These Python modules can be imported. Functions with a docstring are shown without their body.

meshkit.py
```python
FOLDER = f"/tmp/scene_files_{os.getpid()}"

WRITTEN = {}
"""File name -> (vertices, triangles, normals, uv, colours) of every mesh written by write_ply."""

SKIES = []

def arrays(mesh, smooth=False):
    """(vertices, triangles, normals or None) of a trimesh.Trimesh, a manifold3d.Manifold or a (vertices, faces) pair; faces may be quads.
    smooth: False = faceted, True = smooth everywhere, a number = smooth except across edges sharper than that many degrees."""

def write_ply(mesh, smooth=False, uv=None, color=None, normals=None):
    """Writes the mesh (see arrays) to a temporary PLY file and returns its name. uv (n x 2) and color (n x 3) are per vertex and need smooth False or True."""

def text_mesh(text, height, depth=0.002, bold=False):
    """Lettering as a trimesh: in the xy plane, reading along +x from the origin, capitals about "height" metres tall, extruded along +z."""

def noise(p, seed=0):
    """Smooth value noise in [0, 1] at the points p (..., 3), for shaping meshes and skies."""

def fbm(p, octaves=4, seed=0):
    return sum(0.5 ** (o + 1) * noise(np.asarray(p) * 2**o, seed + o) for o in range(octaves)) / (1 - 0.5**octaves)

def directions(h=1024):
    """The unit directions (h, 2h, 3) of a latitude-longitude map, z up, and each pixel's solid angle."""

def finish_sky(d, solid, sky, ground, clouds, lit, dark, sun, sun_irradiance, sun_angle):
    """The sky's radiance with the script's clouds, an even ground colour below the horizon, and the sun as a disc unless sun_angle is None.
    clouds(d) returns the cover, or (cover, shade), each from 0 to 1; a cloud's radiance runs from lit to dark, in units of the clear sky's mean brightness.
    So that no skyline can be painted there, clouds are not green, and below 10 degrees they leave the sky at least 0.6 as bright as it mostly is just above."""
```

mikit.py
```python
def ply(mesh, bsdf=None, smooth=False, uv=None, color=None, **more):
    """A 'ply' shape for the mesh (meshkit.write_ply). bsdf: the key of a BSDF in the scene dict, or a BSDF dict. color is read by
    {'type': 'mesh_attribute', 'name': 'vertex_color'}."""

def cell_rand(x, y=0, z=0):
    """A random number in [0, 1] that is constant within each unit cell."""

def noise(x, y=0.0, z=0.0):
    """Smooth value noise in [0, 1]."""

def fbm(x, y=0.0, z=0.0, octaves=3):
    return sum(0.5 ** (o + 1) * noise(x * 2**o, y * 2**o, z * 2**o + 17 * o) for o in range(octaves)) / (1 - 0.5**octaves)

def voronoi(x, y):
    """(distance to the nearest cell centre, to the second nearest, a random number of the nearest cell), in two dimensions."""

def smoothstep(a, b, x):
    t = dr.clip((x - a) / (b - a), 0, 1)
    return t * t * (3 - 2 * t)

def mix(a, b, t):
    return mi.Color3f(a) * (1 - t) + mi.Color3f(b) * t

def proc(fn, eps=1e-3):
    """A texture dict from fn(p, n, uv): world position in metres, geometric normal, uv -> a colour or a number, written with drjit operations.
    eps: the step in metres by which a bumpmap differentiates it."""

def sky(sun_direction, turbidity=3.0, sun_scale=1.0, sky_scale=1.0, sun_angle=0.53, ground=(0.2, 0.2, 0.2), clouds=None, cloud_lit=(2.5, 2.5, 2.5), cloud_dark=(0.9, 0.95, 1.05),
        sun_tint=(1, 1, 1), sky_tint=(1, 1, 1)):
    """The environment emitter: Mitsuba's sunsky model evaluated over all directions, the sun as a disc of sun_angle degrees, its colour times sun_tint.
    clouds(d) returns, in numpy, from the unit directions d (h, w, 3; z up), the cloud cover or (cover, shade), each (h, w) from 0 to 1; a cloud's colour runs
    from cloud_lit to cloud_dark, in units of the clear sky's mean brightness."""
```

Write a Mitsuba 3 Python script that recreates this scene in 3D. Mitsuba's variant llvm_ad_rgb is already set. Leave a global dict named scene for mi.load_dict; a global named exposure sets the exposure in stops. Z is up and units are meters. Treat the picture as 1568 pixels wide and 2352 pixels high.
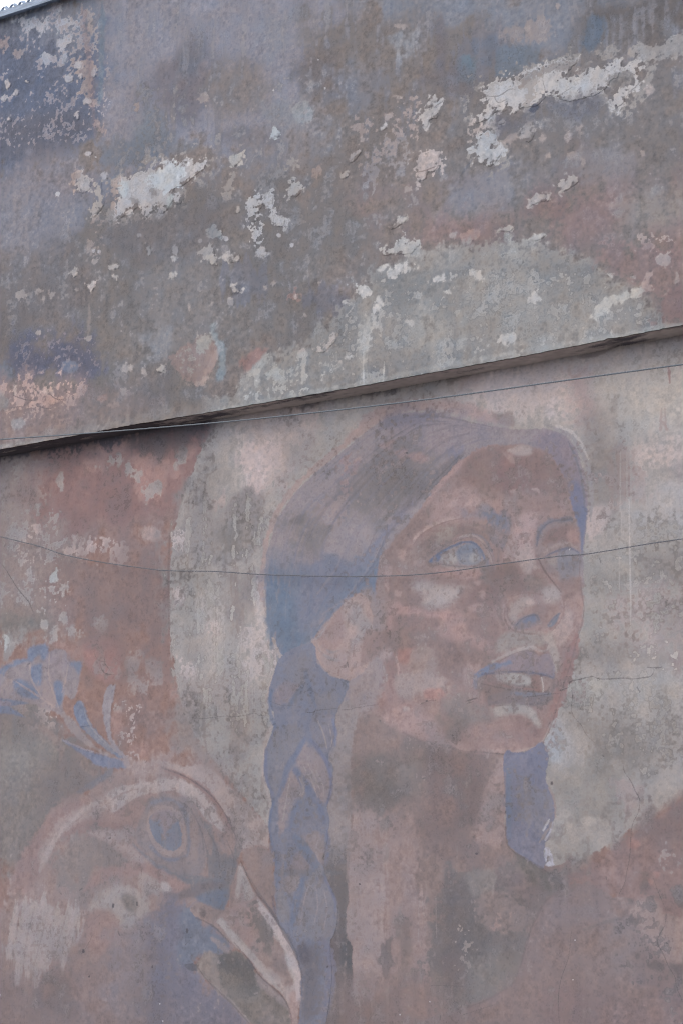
"""A weathered rendered gable wall with a faded mural of a woman and a bird, under an overcast sky."""
import math, random
import numpy as np
import shapely
from shapely.geometry import Polygon, box
from shapely.ops import unary_union
import manifold3d, trimesh
import drjit as dr
import mitsuba as mi
import mikit, meshkit
from mikit import smoothstep

T = mi.ScalarTransform4f
scene, labels = {}, {}

# ------------------------------------------------------------------ camera, sky, exposure
scene['camera'] = {'type': 'perspective', 'fov': 18.4460, 'fov_axis': 'x', 'near_clip': 0.1, 'far_clip': 3000.0,
                   'to_world': T().look_at(origin=[8.5, -13.1, 1.6], target=[3.1796, -4.9074, 3.7388], up=[0, 0, 1])}
scene['sky_light'] = mikit.sky([-0.45, -0.62, 0.64], turbidity=3, sun_scale=0.1, sun_angle=30, clouds=lambda d: 1.0,
                               cloud_lit=(2.42, 2.5, 2.66), cloud_dark=(2.21, 2.29, 2.43), ground=(0.2, 0.2, 0.2))
exposure = 2.82
TINT = (1.0, 1.0, 1.0)

# ------------------------------------------------------------------ the painted wall: shapes in wall millimetres (x to the right, z up)
# each line: kind width | r g b opacity | softness noise x4 | cap bias | smooth | x,z ...   (lengths in units of 1.85 mm)
UNIT = 0.00185
UPPER = '''
0,138,138,150,1,80,160,70,20,30,0,0,1,|-2360,10019 188,9321 25,8181 -812,8002 -1837,8188 -2311,8448
0,128,131,142,1,80,134.6,70,20,30,0,0,1,|392,9265 3258,8480 3242,8087 2083,8145 1278,8100 589,8554
0,125,120,121,1,80,160,70,20,30,0,0,1,|-226,8982 1360,8572 1345,7632 582,7484 -221,7908
0,135,134,142,0.6,80,77.1,70,20,30,0,0,1,|-814,8226 25,8400 25,7926 -638,7742
0,111,108,111,1,80,63.7,63.7,20,30,0,0,1,|2270,8509 3252,8348 3235,7924 2432,8059
0,124,121,124,1,80,160,70,20,30,0,0,1,|974,8066 3230,7794 3177,6490 1333,6848
0,131,134,144,0.7,60,40,36,14,18,0,0,1,|1155,7363 1705,7314 1628,7060 963,7058
0,135,121,123,0.65,80,160,70,20,30,30,10,1,|267,7515 1885,7309 3195,6931 3159,6055 2316,6463 1871,6744 579,6995
0,129,130,141,1,80,159.2,70,20,30,0,0,1,|-3749,8564 -2306,8290 -2277,7396 -3696,7505
0,120,117,121,1,80,131.7,70,20,30,0,0,1,|-3712,7828 -2235,7541 -2212,6779 -3668,6947
0,122,119,121,1,80,160,70,20,30,0,0,1,|-2290,7782 187,7354 107,6595 -790,6181 -1475,6144 -2244,6335
0,131,130,135,0.6,60,40,36,14,18,0,0,1,|-1812,7233 -1192,7339 -967,6784 -1349,6414 -1803,6858
0,139,137,147,1,60,40,36,14,18,0,0,1,|-2398,8942 -1900,8862 -1892,8548 -2166,8338 -2383,8484
0,126,133,143,0.7,60,40,36,14,18,0,0,1,|-1939,8559 -1617,8562 -1659,8379 -1886,8295
0,116,112,120,0.75,60,40,36,14,18,0,0,1,|-1764,8966 -1311,9068 -1084,8800 -1212,8468 -1525,8464
0,107,112,125,0.7,42,28,28,14,18,0,0,1,|-1469,9030 -1266,9018 -1307,8835 -1443,8868
0,127,121,121,0.8,60,40,36,14,18,0,0,1,|-1218,8833 -649,8788 -538,8386 -1077,8361
0,136,138,149,0.7,60,40,36,14,18,0,0,1,|-695,9103 -395,9139 -393,8837 -693,8875
0,136,138,147,0.8,55,36.7,36,14,18,0,0,1,|-645,8411 -182,8376 -139,8146 -515,8158
0,150,156,164,0.6,9,0,8,9,5,0,0,1,|-348,8342 -181,8321 -139,8183 -285,8179
0,114,110,115,0.6,60,40,36,14,18,0,0,1,|-393,8762 123,8670 123,8231 -223,8405
0,114,119,129,0.7,51.9,34.6,34.6,14,18,0,0,1,|-2264,8477 -1297,8260 -1428,8137 -1976,8218 -2257,8241
0,119,116,122,0.7,41.1,27.4,27.4,14,18,0,0,1,|-1076,8286 -579,8210 -514,8010 -856,8086
0,107,110,121,0.45,26,26,20,16,60,4,30,1,|-2360,10019 3258,8480 3223,7633 971,7821 -1975,8180
0,151,150,158,0.35,26,26,20,20,56,4,46,1,|-2360,10019 3258,8480 3223,7633 971,7821 -1975,8180
0,106,106,113,0.5,24,30,40,30,36,4,26,1,|-3766,8896 3230,7794 3172,6365 186,6372 -788,6039 -3644,6474
0,149,146,149,0.45,18,26,50,36,20,4,44,1,|-3766,8896 3230,7794 3172,6365 186,6372 -788,6039 -3644,6474
0,103,111,131,0.85,60,30,60,30,20,0,0,1,|-3719,10052 -2424,9752 -2309,9159 -2267,8556 -2695,8474 -2986,8419 -3641,8460
0,104,105,117,0.7,60,40,36,14,18,0,0,1,|-3665,8956 -2806,8838 -2365,8657 -2696,8494 -3647,8583
0,100,108,128,0.7,60,40,36,14,18,0,0,1,|-3601,9770 -2973,9323 -2908,8943 -3565,9015
0,135,138,149,0.7,60,40,36,14,18,0,0,1,|-3717,10010 -2449,9779 -2415,9467 -2655,9386 -3238,9677 -3702,9712
0,166,168,178,0.85,10,0,21.8,21.8,21.8,0,0,1,|-3348,9850 -3169,9835 -2977,9754 -3010,9639 -3215,9733 -3319,9791
0,166,168,178,0.85,10,0,20.9,20.9,20.9,0,0,1,|-2863,9683 -2740,9713 -2554,9644 -2563,9565 -2737,9630 -2835,9615
0,166,168,178,0.85,10,0,16.9,16.9,16.9,0,0,1,|-2819,9509 -2685,9556 -2658,9468 -2767,9434
0,166,168,178,0.85,10,0,17.8,17.8,17.8,0,0,1,|-2989,9429 -2877,9422 -2874,9339 -2936,9334
0,166,168,178,0.85,8.1,0,9.2,9.2,9.2,0,0,1,|-2799,9300 -2728,9384 -2702,9337 -2761,9271
0,166,168,178,0.85,10,0,12.9,12.9,12.9,0,0,1,|-2857,9867 -2782,9847 -2766,9761 -2842,9791
0,148,138,142,0.8,7,0,29,29,10,0,0,1,|-3651,9741 -3393,9716 -3437,9562 -3646,9635
0,148,142,147,0.8,7,0,16.9,16.9,10,0,0,1,|-3335,9578 -3207,9545 -3204,9462 -3331,9484
0,151,146,154,0.8,6,20,30,40,0,8,32,1,|-3504,9912 -2398,9705 -2267,8556 -2945,8630 -3450,8743
0,155,150,156,0.8,6,10,30,40,0,8,20,1,|-2787,9643 -2372,9617 -2267,8556 -2515,8850 -2647,9182
0,156,144,143,0.7,7,0,35.9,30,0,0,0,1,|-2626,9278 -2381,9177 -2422,8948 -2371,8856 -2466,8839 -2520,9011
0,158,150,152,0.7,7,0,14.8,14.8,0,0,0,1,|-2496,9730 -2419,9609 -2427,9460 -2502,9529
0,171,168,174,1,7,0,8,8,0,0,0,1,patch|-3346,9240 -3356,9211 -3382,9204 -3410,9224 -3423,9259 -3413,9288 -3387,9295 -3359,9275
0,171,168,174,1,7,0,8,8,0,0,0,1,patch|-3246,9144 -3254,9123 -3277,9119 -3301,9134 -3312,9160 -3303,9181 -3280,9185 -3256,9170
0,171,168,174,1,7,0,8,8,0,0,0,1,patch|-2537,9216 -2547,9193 -2575,9189 -2603,9206 -2615,9235 -2605,9258 -2577,9262 -2549,9244
0,171,168,174,1,7,0,8,8,0,0,0,1,patch|-2402,8860 -2417,8844 -2454,8844 -2492,8861 -2509,8885 -2494,8901 -2457,8900 -2419,8883
0,171,168,174,1,7,0,8,8,0,0,0,1,patch|-2538,8756 -2547,8730 -2571,8724 -2595,8741 -2606,8772 -2597,8798 -2574,8804 -2549,8787
0,171,168,174,1,7,0,8,8,0,0,0,1,patch|-2392,8388 -2405,8368 -2439,8366 -2473,8383 -2488,8409 -2475,8428 -2441,8430 -2407,8413
0,171,168,174,1,7,0,8,8,0,0,0,1,patch|-2219,8145 -2228,8120 -2253,8113 -2278,8130 -2290,8160 -2280,8186 -2255,8192 -2230,8175
0,171,168,174,1,7,0,8,8,0,0,0,1,patch|-2621,9116 -2636,9096 -2674,9096 -2712,9115 -2729,9142 -2714,9161 -2676,9161 -2637,9142
0,171,168,174,1,7,0,7.9,7.9,0,0,0,1,patch|-3386,9116 -3394,9101 -3416,9099 -3438,9111 -3448,9131 -3440,9146 -3418,9149 -3396,9136
0,171,168,174,1,6.8,0,7.7,7.7,0,0,0,1,patch|-3313,8905 -3321,8890 -3343,8888 -3365,8900 -3375,8919 -3366,8935 -3345,8937 -3323,8925
0,171,168,174,1,7,0,8,8,0,0,0,1,patch|-2519,9111 -2527,9093 -2547,9090 -2568,9103 -2577,9125 -2570,9143 -2549,9146 -2528,9133
0,171,168,174,1,5.8,0,6.6,6.6,0,0,0,1,patch|-3125,9213 -3134,9201 -3155,9200 -3177,9211 -3186,9228 -3178,9241 -3157,9241 -3135,9230
0,171,168,174,1,7,0,8,8,0,0,0,1,patch|-2374,9106 -2382,9079 -2402,9072 -2423,9089 -2432,9120 -2425,9146 -2405,9153 -2384,9136
0,157,143,143,0.8,7,0,17.6,17.6,4,0,0,1,|-2366,8697 -2268,8595 -2265,8516 -2362,8558
34,113,124,139,0.8,7,0,7.5,7.5,5,0,0,1,|-2333,9768 -2319,9462 -2319,9162 -2327,8826
40,136,122,125,0.5,16.8,8.8,8.8,8.8,8.8,0,0,1,|-2533,9740 -2485,9404 -2423,8988 -2361,8538
0,131,127,135,0.7,60,40,36,14,18,0,0,1,|-3286,8464 -2695,8474 -2400,8272 -2391,7997 -2920,7988 -3426,8212
0,135,134,144,0.6,80,90.5,70,20,30,0,0,1,|-3428,8253 -2878,8177 -2762,7682 -3400,7656
0,148,143,143,0.8,9,0,40,25,0,12,10,1,|-2204,8035 -2066,8122 -1700,8197 -1161,8116 -1052,8111 -1159,7965 -1333,7852 -1375,7710 -1596,7624 -1961,7678 -2219,7768
0,170,168,172,1,7,0,20,28,4,0,0,1,patch|-2110,8035 -2041,8059 -1926,8092 -1789,8120 -1653,8138 -1472,8118 -1293,8069 -1193,8057 -1203,7993 -1291,7956 -1357,7913 -1423,7890 -1501,7887 -1511,7842 -1420,7767 -1464,7738 -1532,7771 -1576,7714 -1643,7690 -1689,7737 -1757,7713 -1812,7677 -1838,7767 -1896,7798 -1963,7745 -2032,7750 -2090,7742 -2127,7827 -2141,7887 -2084,7933
0,181,185,191,0.9,7,0,20,28,4,0,0,1,|-1765,8038 -1653,8110 -1472,8099 -1403,8018 -1512,7871 -1647,7880 -1740,7957
0,171,179,186,0.7,9,0,6.2,6.2,5,0,0,1,|-2098,8032 -1994,8039 -2003,7935 -2061,7928
0,173,181,186,0.7,8.8,0,3.9,3.9,3.9,0,0,1,|-1578,7828 -1511,7833 -1531,7724 -1588,7735
0,127,122,124,0.7,7,0,8.9,8.9,4,0,0,1,|-1944,7885 -1874,7851 -1873,7813 -1931,7825
0,127,122,124,0.7,7,0,9.6,9.6,4,0,0,1,|-1762,7923 -1693,7909 -1680,7849 -1738,7870
0,127,122,124,0.7,6.4,0,7.3,7.3,4,0,0,1,|-1690,7794 -1622,7780 -1644,7747
0,167,163,166,1,7,0,20,28,4,0,0,1,patch|-2395,8114 -2422,8057 -2492,8045 -2564,8087 -2597,8157 -2569,8215 -2499,8226 -2426,8185
0,155,141,138,0.8,7,0,18.1,18.1,4,0,0,1,|-2614,8239 -2566,8249 -2517,8219 -2574,8133 -2560,8071 -2610,8121
0,161,156,156,1,7,0,20,25,4,0,0,1,patch|-2347,8104 -2287,8082 -2272,7972 -2247,7909 -2292,7850 -2372,7799 -2388,7899 -2330,7945
0,158,146,144,0.8,7,0,20,23.2,4,0,0,1,|-2225,7962 -2135,8079 -2107,7938 -2151,7851
0,163,160,160,1,7,0,15.9,15.9,4,0,0,1,patch|-909,8042 -823,8041 -833,7988 -908,7939 -941,7983
0,166,164,166,1,7,0,20,24.4,4,0,0,1,patch|-386,7707 -334,7705 -261,7626 -271,7574 -323,7558 -396,7609 -365,7648
0,172,172,177,1,7,0,20,23.6,4,0,0,1,patch|-765,7649 -712,7648 -637,7605 -626,7557 -657,7508 -667,7437 -709,7436 -742,7507 -764,7585
0,172,172,177,1,7,0,19.3,19.3,4,0,0,1,patch|-615,7573 -553,7633 -521,7608 -514,7515 -478,7444 -405,7393 -425,7334 -477,7354 -551,7450 -541,7521 -605,7543
0,166,170,175,1,7,0,14.2,14.2,4,0,0,1,patch|-1183,7457 -1096,7477 -1020,7434 -1019,7379 -1062,7369 -1117,7407
0,163,161,163,1,7,0,20,22.6,4,0,0,1,patch|-1224,7299 -1126,7307 -1093,7264 -1081,7188 -1124,7151 -1212,7232
0,170,168,172,1,7,0,12.4,12.4,4,0,0,1,patch|-675,7202 -612,7208 -570,7164 -590,7128 -664,7155
0,162,158,158,1,7,0,9.9,9.9,4,0,0,1,patch|-903,7595 -850,7593 -838,7545 -892,7541
0,168,171,177,1,6.2,0,7,7,4,0,0,1,patch|-1807,7477 -1749,7419 -1737,7360 -1770,7357
0,165,166,172,1,7,0,10.2,10.2,4,0,0,1,patch|-1524,7384 -1456,7353 -1466,7299 -1511,7317
0,165,172,180,1,7,0,11.1,11.1,4,0,0,1,patch|-536,8163 -505,8193 -473,8148 -462,8100 -525,8105
0,171,170,174,1,3,0,20,30,0,4,14,1,|-784,7479 -614,7390 -570,7218 -718,7247 -762,7365
0,156,150,149,0.7,7,0,19,19,4,0,0,1,|-1025,7787 -897,7909 -937,7694
0,154,141,139,0.8,7,0,15.1,15.1,4,0,0,1,|-158,7731 -97,7781 -56,7691 -138,7673
0,150,142,143,0.8,7,0,12.3,12.3,4,0,0,1,|-1281,8618 -1215,8640 -1169,8572 -1235,8569
0,158,145,143,0.8,2,0,8.6,8.6,4,0,0,1,|-1943,8716 -1897,8725 -1895,8666 -1942,8667
0,177,176,182,0.9,3,0,2,2,0,0,0,1,|-2328,7502 -2334,7489 -2351,7487 -2367,7496 -2375,7511 -2368,7523 -2352,7525 -2335,7517
0,177,176,182,0.9,3,0,1.6,1.6,0,0,0,1,|-2273,7482 -2278,7472 -2291,7470 -2305,7477 -2311,7489 -2306,7499 -2292,7501 -2279,7494
0,177,176,182,0.9,3,0,2,2,0,0,0,1,|-1843,7541 -1850,7529 -1866,7526 -1882,7535 -1889,7550 -1883,7562 -1867,7564 -1850,7556
0,177,176,182,0.9,3,0,1.9,1.9,0,0,0,1,|-1214,7371 -1221,7359 -1236,7356 -1252,7365 -1258,7379 -1252,7391 -1237,7394 -1221,7385
0,177,176,182,0.9,3,0,1.9,1.9,0,0,0,1,|-954,7338 -960,7326 -975,7324 -990,7332 -997,7347 -991,7358 -976,7361 -960,7353
0,177,176,182,0.9,3,0,1.9,1.9,0,0,0,1,|-445,7266 -451,7254 -466,7252 -481,7260 -487,7274 -481,7286 -466,7288 -451,7280
0,177,176,182,0.9,3,0,1.9,1.9,0,0,0,1,|-320,7160 -326,7149 -341,7146 -355,7155 -362,7168 -356,7180 -341,7182 -326,7174
0,177,176,182,0.9,3,0,2,2,0,0,0,1,|-2741,8089 -2748,8077 -2765,8075 -2782,8084 -2790,8100 -2783,8112 -2766,8114 -2749,8105
0,177,176,182,0.9,2,0,0.8,0.8,0,0,0,1,|-87,8664 -90,8659 -95,8658 -101,8662 -104,8668 -101,8672 -95,8673 -90,8670
0,177,176,182,0.9,2,0,0.7,0.7,0,0,0,1,|-518,8506 -520,8502 -526,8501 -533,8505 -535,8510 -533,8515 -527,8516 -521,8512
0,177,176,182,0.9,2.1,0,0.9,0.9,0,0,0,1,|-21,8406 -24,8400 -31,8399 -38,8404 -41,8411 -38,8417 -31,8418 -24,8413
0,177,176,182,0.9,2.3,0,1,1,0,0,0,1,|-2343,8338 -2346,8331 -2354,8330 -2363,8335 -2366,8343 -2363,8349 -2355,8350 -2346,8345
0,154,149,149,0.8,7,0,19,19,4,0,0,1,|-387,7890 -283,7858 -282,7776 -345,7780
0,116,113,118,0.6,60,40,36,14,18,0,0,1,|-2192,7648 -1285,7655 -848,7492 -1278,7252 -2045,7398
0,148,140,141,0.8,9,0,30,30,0,4,18,1,|-2384,7802 -2266,7778 -2279,7442 -2399,7515
0,120,120,130,0.7,16,10,16,10,50,0,0,1,|1338,8578 1596,8407 1554,8155 1218,8149 1069,8327
0,101,112,128,0.8,16,10,16,10,17.2,0,0,1,|2254,8376 2368,8381 2354,8197 2239,8158
0,110,119,132,0.8,16,10,16,10,29,0,0,1,|1463,8230 1539,8316 1867,8268 1810,8144 1553,8120
0,110,126,139,0.8,16,10,14.2,10,14.2,0,0,1,|1202,8330 1296,8333 1278,8126 1209,8169
0,108,115,130,0.8,16,10,11.2,10,11.2,0,0,1,|1411,8454 1485,8452 1463,8230 1398,8281
0,111,117,131,0.8,8.7,5.8,5.8,5.8,5.8,0,0,1,|1298,8482 1336,8473 1334,8367 1297,8376
0,110,108,117,0.6,16,10,11.6,10,11.6,0,0,1,|977,8707 1054,8705 1069,8327 992,8346
0,146,138,139,0.7,16,10,16,10,19.9,0,0,1,|1597,8494 1926,8461 1886,8333 1633,8415
0,146,150,160,0.7,36.3,24.2,24.2,14,18,0,0,1,|625,8690 782,8632 722,8484 624,8545
0,126,128,139,0.6,60,40,36,14,18,0,0,1,|123,8560 525,8461 424,8160 123,8158
0,117,113,119,0.6,41.3,27.5,27.5,14,18,0,0,1,|877,8374 1219,8237 1292,8061 990,8133 837,8241
0,133,135,146,0.7,60,40,36,14,18,0,0,1,|1133,7402 1614,7435 1609,7199 1277,7063 1092,7203
0,126,126,133,0.6,51.6,34.4,34.4,14,18,0,0,1,|1613,7402 1972,7391 1931,7165 1645,7191
0,139,138,145,0.6,53,35.3,35.3,14,18,0,0,1,|2182,7378 2593,7288 2586,7092 2211,7139
0,137,120,122,0.7,60,40,36,14,18,0,0,1,|2173,7047 2517,7041 2579,6866 2217,6742 1921,6767
0,128,112,113,0.7,50.3,33.5,33.5,14,18,0,0,1,|1753,7185 2069,7069 1995,6918 1748,6951
0,145,143,145,0.6,60,40,36,14,18,0,0,1,|2532,6973 2960,6916 2949,6630 2557,6708
0,139,121,122,0.7,50,33.3,33.3,14,18,0,0,1,|903,7139 1350,7048 1311,6853 825,6930
0,134,116,117,0.6,60,40,36,14,18,0,0,1,|2673,6685 3035,6677 3024,6393 2732,6449
0,147,145,152,0.5,9,0,40,30,30,10,10,1,|363,7869 678,7816 637,7543 362,7566
0,154,142,141,0.7,6,0,40,36,0,6,26,1,|244,8058 759,8189 833,7782 521,7709 243,7663
0,150,146,146,0.8,9,0,40,26,0,8,8,1,|1271,7892 1330,8122 1628,8154 1954,8160 2550,8096 2770,8024 2709,7723 2535,7631 2332,7746 1693,7794 1474,7810 1579,7511 1503,7391 1283,7473 1212,7696
0,174,173,177,1,7,0,20,28,4,0,0,1,patch|1347,7996 1404,8069 1479,8112 1590,8120 1663,8094 1718,8115 1754,8080 1854,8116 1953,8109 2043,8104 2166,8091 2130,8057 2076,8011 2128,7964 2200,8014 2322,8018 2427,8009 2522,8019 2511,7955 2492,7892 2423,7875 2404,7830 2316,7800 2194,7795 2088,7795 1983,7862 1912,7879 1839,7828 1767,7828 1694,7836 1639,7806 1585,7845 1493,7857 1437,7818 1363,7801 1307,7814 1364,7870 1402,7931
0,151,146,146,0.8,7,0,20,28,4,0,0,1,|1671,8014 1753,8055 1880,8050 1843,7999 1805,7905 1767,7836 1713,7858 1751,7935
0,135,130,131,0.8,7,0,15.1,15.1,4,0,0,1,|1663,8094 1754,8072 1953,8100 2166,8087 2112,8036 1916,8067 1753,8029 1680,8012
0,125,120,122,0.8,7,0,11.5,11.5,4,0,0,1,|2130,8048 2288,8043 2217,7993 2146,7985
0,179,179,183,0.8,7,0,20,28,4,0,0,1,|1878,7956 2111,8002 2197,7913 2159,7821 1948,7888
0,171,169,172,1,7,0,20,28,4,0,0,1,patch|2545,7946 2615,7979 2684,7992 2680,7896 2638,7890 2653,7828 2643,7789 2574,7755 2520,7685 2477,7670 2432,7722 2463,7799 2541,7805 2618,7812 2603,7882 2562,7925
0,115,112,114,0.7,7,0,14.8,14.8,4,0,0,1,|2440,7888 2578,7896 2610,7830 2541,7813 2455,7817
0,169,170,175,1,7,0,20,28,4,0,0,1,patch|1305,7701 1380,7728 1436,7732 1472,7690 1480,7619 1452,7591 1524,7540 1514,7500 1449,7437 1357,7474 1321,7499 1303,7572 1248,7610 1304,7641
0,164,156,157,0.7,7,0,20,28,4,4,4,1,|1288,7818 1381,7797 1472,7707 1362,7732 1267,7667 1212,7714
0,171,168,170,1,7,0,16.7,16.7,4,0,0,1,patch|903,8066 951,8125 999,8096 1046,8058 989,8028 950,8019
0,166,162,163,1,7,0,20,24.3,4,0,0,1,patch|844,8000 893,8024 979,7995 988,7931 930,7927 891,7874 862,7889 873,7940
0,164,156,157,1,7,0,20,28,4,0,0,1,patch|783,7625 822,7661 879,7639 946,7651 994,7640 983,7538 945,7503 897,7504 877,7456 801,7455 811,7523 782,7564
5,131,122,123,1,2.1,0,1.1,1.1,0,0,0,1,|811,7523 878,7522 964,7534
10,125,116,117,1,3,0,2.2,2.2,0,0,0,1,|897,7504 879,7456
0,165,160,161,1,7,0,15,15,4,0,0,1,patch|1984,7179 2037,7192 2091,7214 2151,7193 2150,7152 2088,7132 2035,7110 2001,7142
0,160,154,155,1,7,0,11.1,11.1,4,0,0,1,patch|1750,7060 1787,7111 1859,7130 1912,7119 1920,7075 1858,7071 1795,7067
0,159,156,159,0.85,8,0,19.9,19.9,4,0,0,1,patch|1691,7674 1799,7658 1797,7582 1752,7550 1699,7621
0,152,144,145,0.8,7,0,10.6,10.6,4,0,0,1,|1562,7618 1654,7648 1671,7593 1598,7575
0,166,162,162,1,7,0,9.6,9.6,4,0,0,1,patch|537,7142 596,7174 693,7198 712,7160 634,7132 586,7115
0,167,165,166,1,7,0,20,23.9,4,0,0,1,patch|585,6976 653,7015 682,7027 710,6952 749,6979 815,6949 767,6907 729,6888 594,6914 497,6924 507,6974
0,153,149,152,1,7,0,11.5,11.5,4,0,0,1,patch|193,7781 243,7824 303,7829 303,7793 253,7750 203,7734
0,173,171,175,1,7,0,8.8,8.8,4,0,0,1,patch|473,7970 522,7985 532,7938 482,7932
0,167,164,166,1,6,0,6.8,6.8,4,0,0,1,patch|1501,7769 1547,7784 1556,7748 1510,7750
0,158,153,153,1,7,0,12.9,12.9,4,0,0,1,patch|123,7689 183,7676 193,7629 123,7617
0,164,160,161,1,6.8,0,7.7,7.7,4,0,0,1,patch|1495,6918 1568,6946 1622,6926 1585,6900
0,169,168,170,1,6.6,0,7.5,7.5,4,0,0,1,patch|1754,6808 1816,6829 1878,6825 1851,6789 1780,6787
0,153,150,152,0.8,8,0,19.6,19.6,0,0,0,1,|2532,8051 2721,8079 2855,8061 3055,8044 3051,7937 2801,7967 2684,8004
0,158,150,151,0.8,5.4,0,6.1,6.1,4,0,0,1,|671,8174 659,8164 631,8165 604,8177 592,8192 604,8202 632,8201 659,8189
0,158,150,151,0.8,6.5,0,7.3,7.3,4,0,0,1,|724,8740 707,8730 665,8734 623,8751 606,8771 623,8782 665,8777 707,8760
0,158,150,151,0.8,5.1,0,5.8,5.8,4,0,0,1,|1784,8442 1776,8432 1758,8431 1740,8441 1733,8455 1740,8466 1758,8466 1776,8457
0,158,150,151,0.8,7,0,8.2,8.2,4,0,0,1,|2047,8554 2039,8537 2021,8533 2003,8546 1997,8568 2004,8585 2022,8589 2040,8576
0,158,150,151,0.8,7,0,8.1,8.1,4,0,0,1,|1894,7560 1886,7543 1868,7539 1851,7551 1844,7571 1852,7589 1869,7593 1887,7581
0,158,150,151,0.8,5,0,5.7,5.7,4,0,0,1,|2187,7561 2182,7548 2169,7545 2157,7554 2153,7569 2158,7582 2170,7585 2183,7577
0,158,150,151,0.8,7,0,9,9,4,0,0,1,|2140,7379 2132,7360 2112,7355 2092,7368 2085,7391 2093,7411 2113,7415 2133,7402
0,158,150,151,0.8,7,0,7.9,7.9,4,0,0,1,|2222,7303 2215,7286 2197,7281 2180,7293 2174,7313 2181,7330 2199,7334 2216,7323
0,158,150,151,0.8,6.2,0,7,7,4,0,0,1,|2093,7515 2086,7495 2071,7490 2057,7502 2051,7525 2058,7545 2073,7550 2087,7538
0,158,150,151,0.8,5.6,0,6.4,6.4,4,0,0,1,|572,8018 566,8005 552,8001 538,8011 532,8027 538,8041 552,8044 566,8035
0,158,150,151,0.8,5.8,0,6.6,6.6,4,0,0,1,|333,7894 328,7877 313,7873 299,7883 294,7903 299,7919 314,7923 328,7913
0,158,150,151,0.8,4.5,0,5.1,5.1,4,0,0,1,|616,7910 611,7899 600,7896 589,7904 585,7917 589,7929 600,7931 611,7924
0,158,150,151,0.8,4.2,0,4.8,4.8,4,0,0,1,|2831,7661 2826,7652 2815,7650 2805,7657 2801,7668 2806,7678 2816,7679 2827,7673
0,158,150,151,0.8,6.8,0,7.7,7.7,4,0,0,1,|2767,7717 2757,7704 2733,7702 2710,7715 2700,7733 2711,7747 2735,7749 2758,7736
0,158,150,151,0.8,5,0,5.7,5.7,4,0,0,1,|1944,7406 1936,7395 1918,7394 1901,7403 1894,7416 1902,7427 1919,7428 1937,7419
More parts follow.
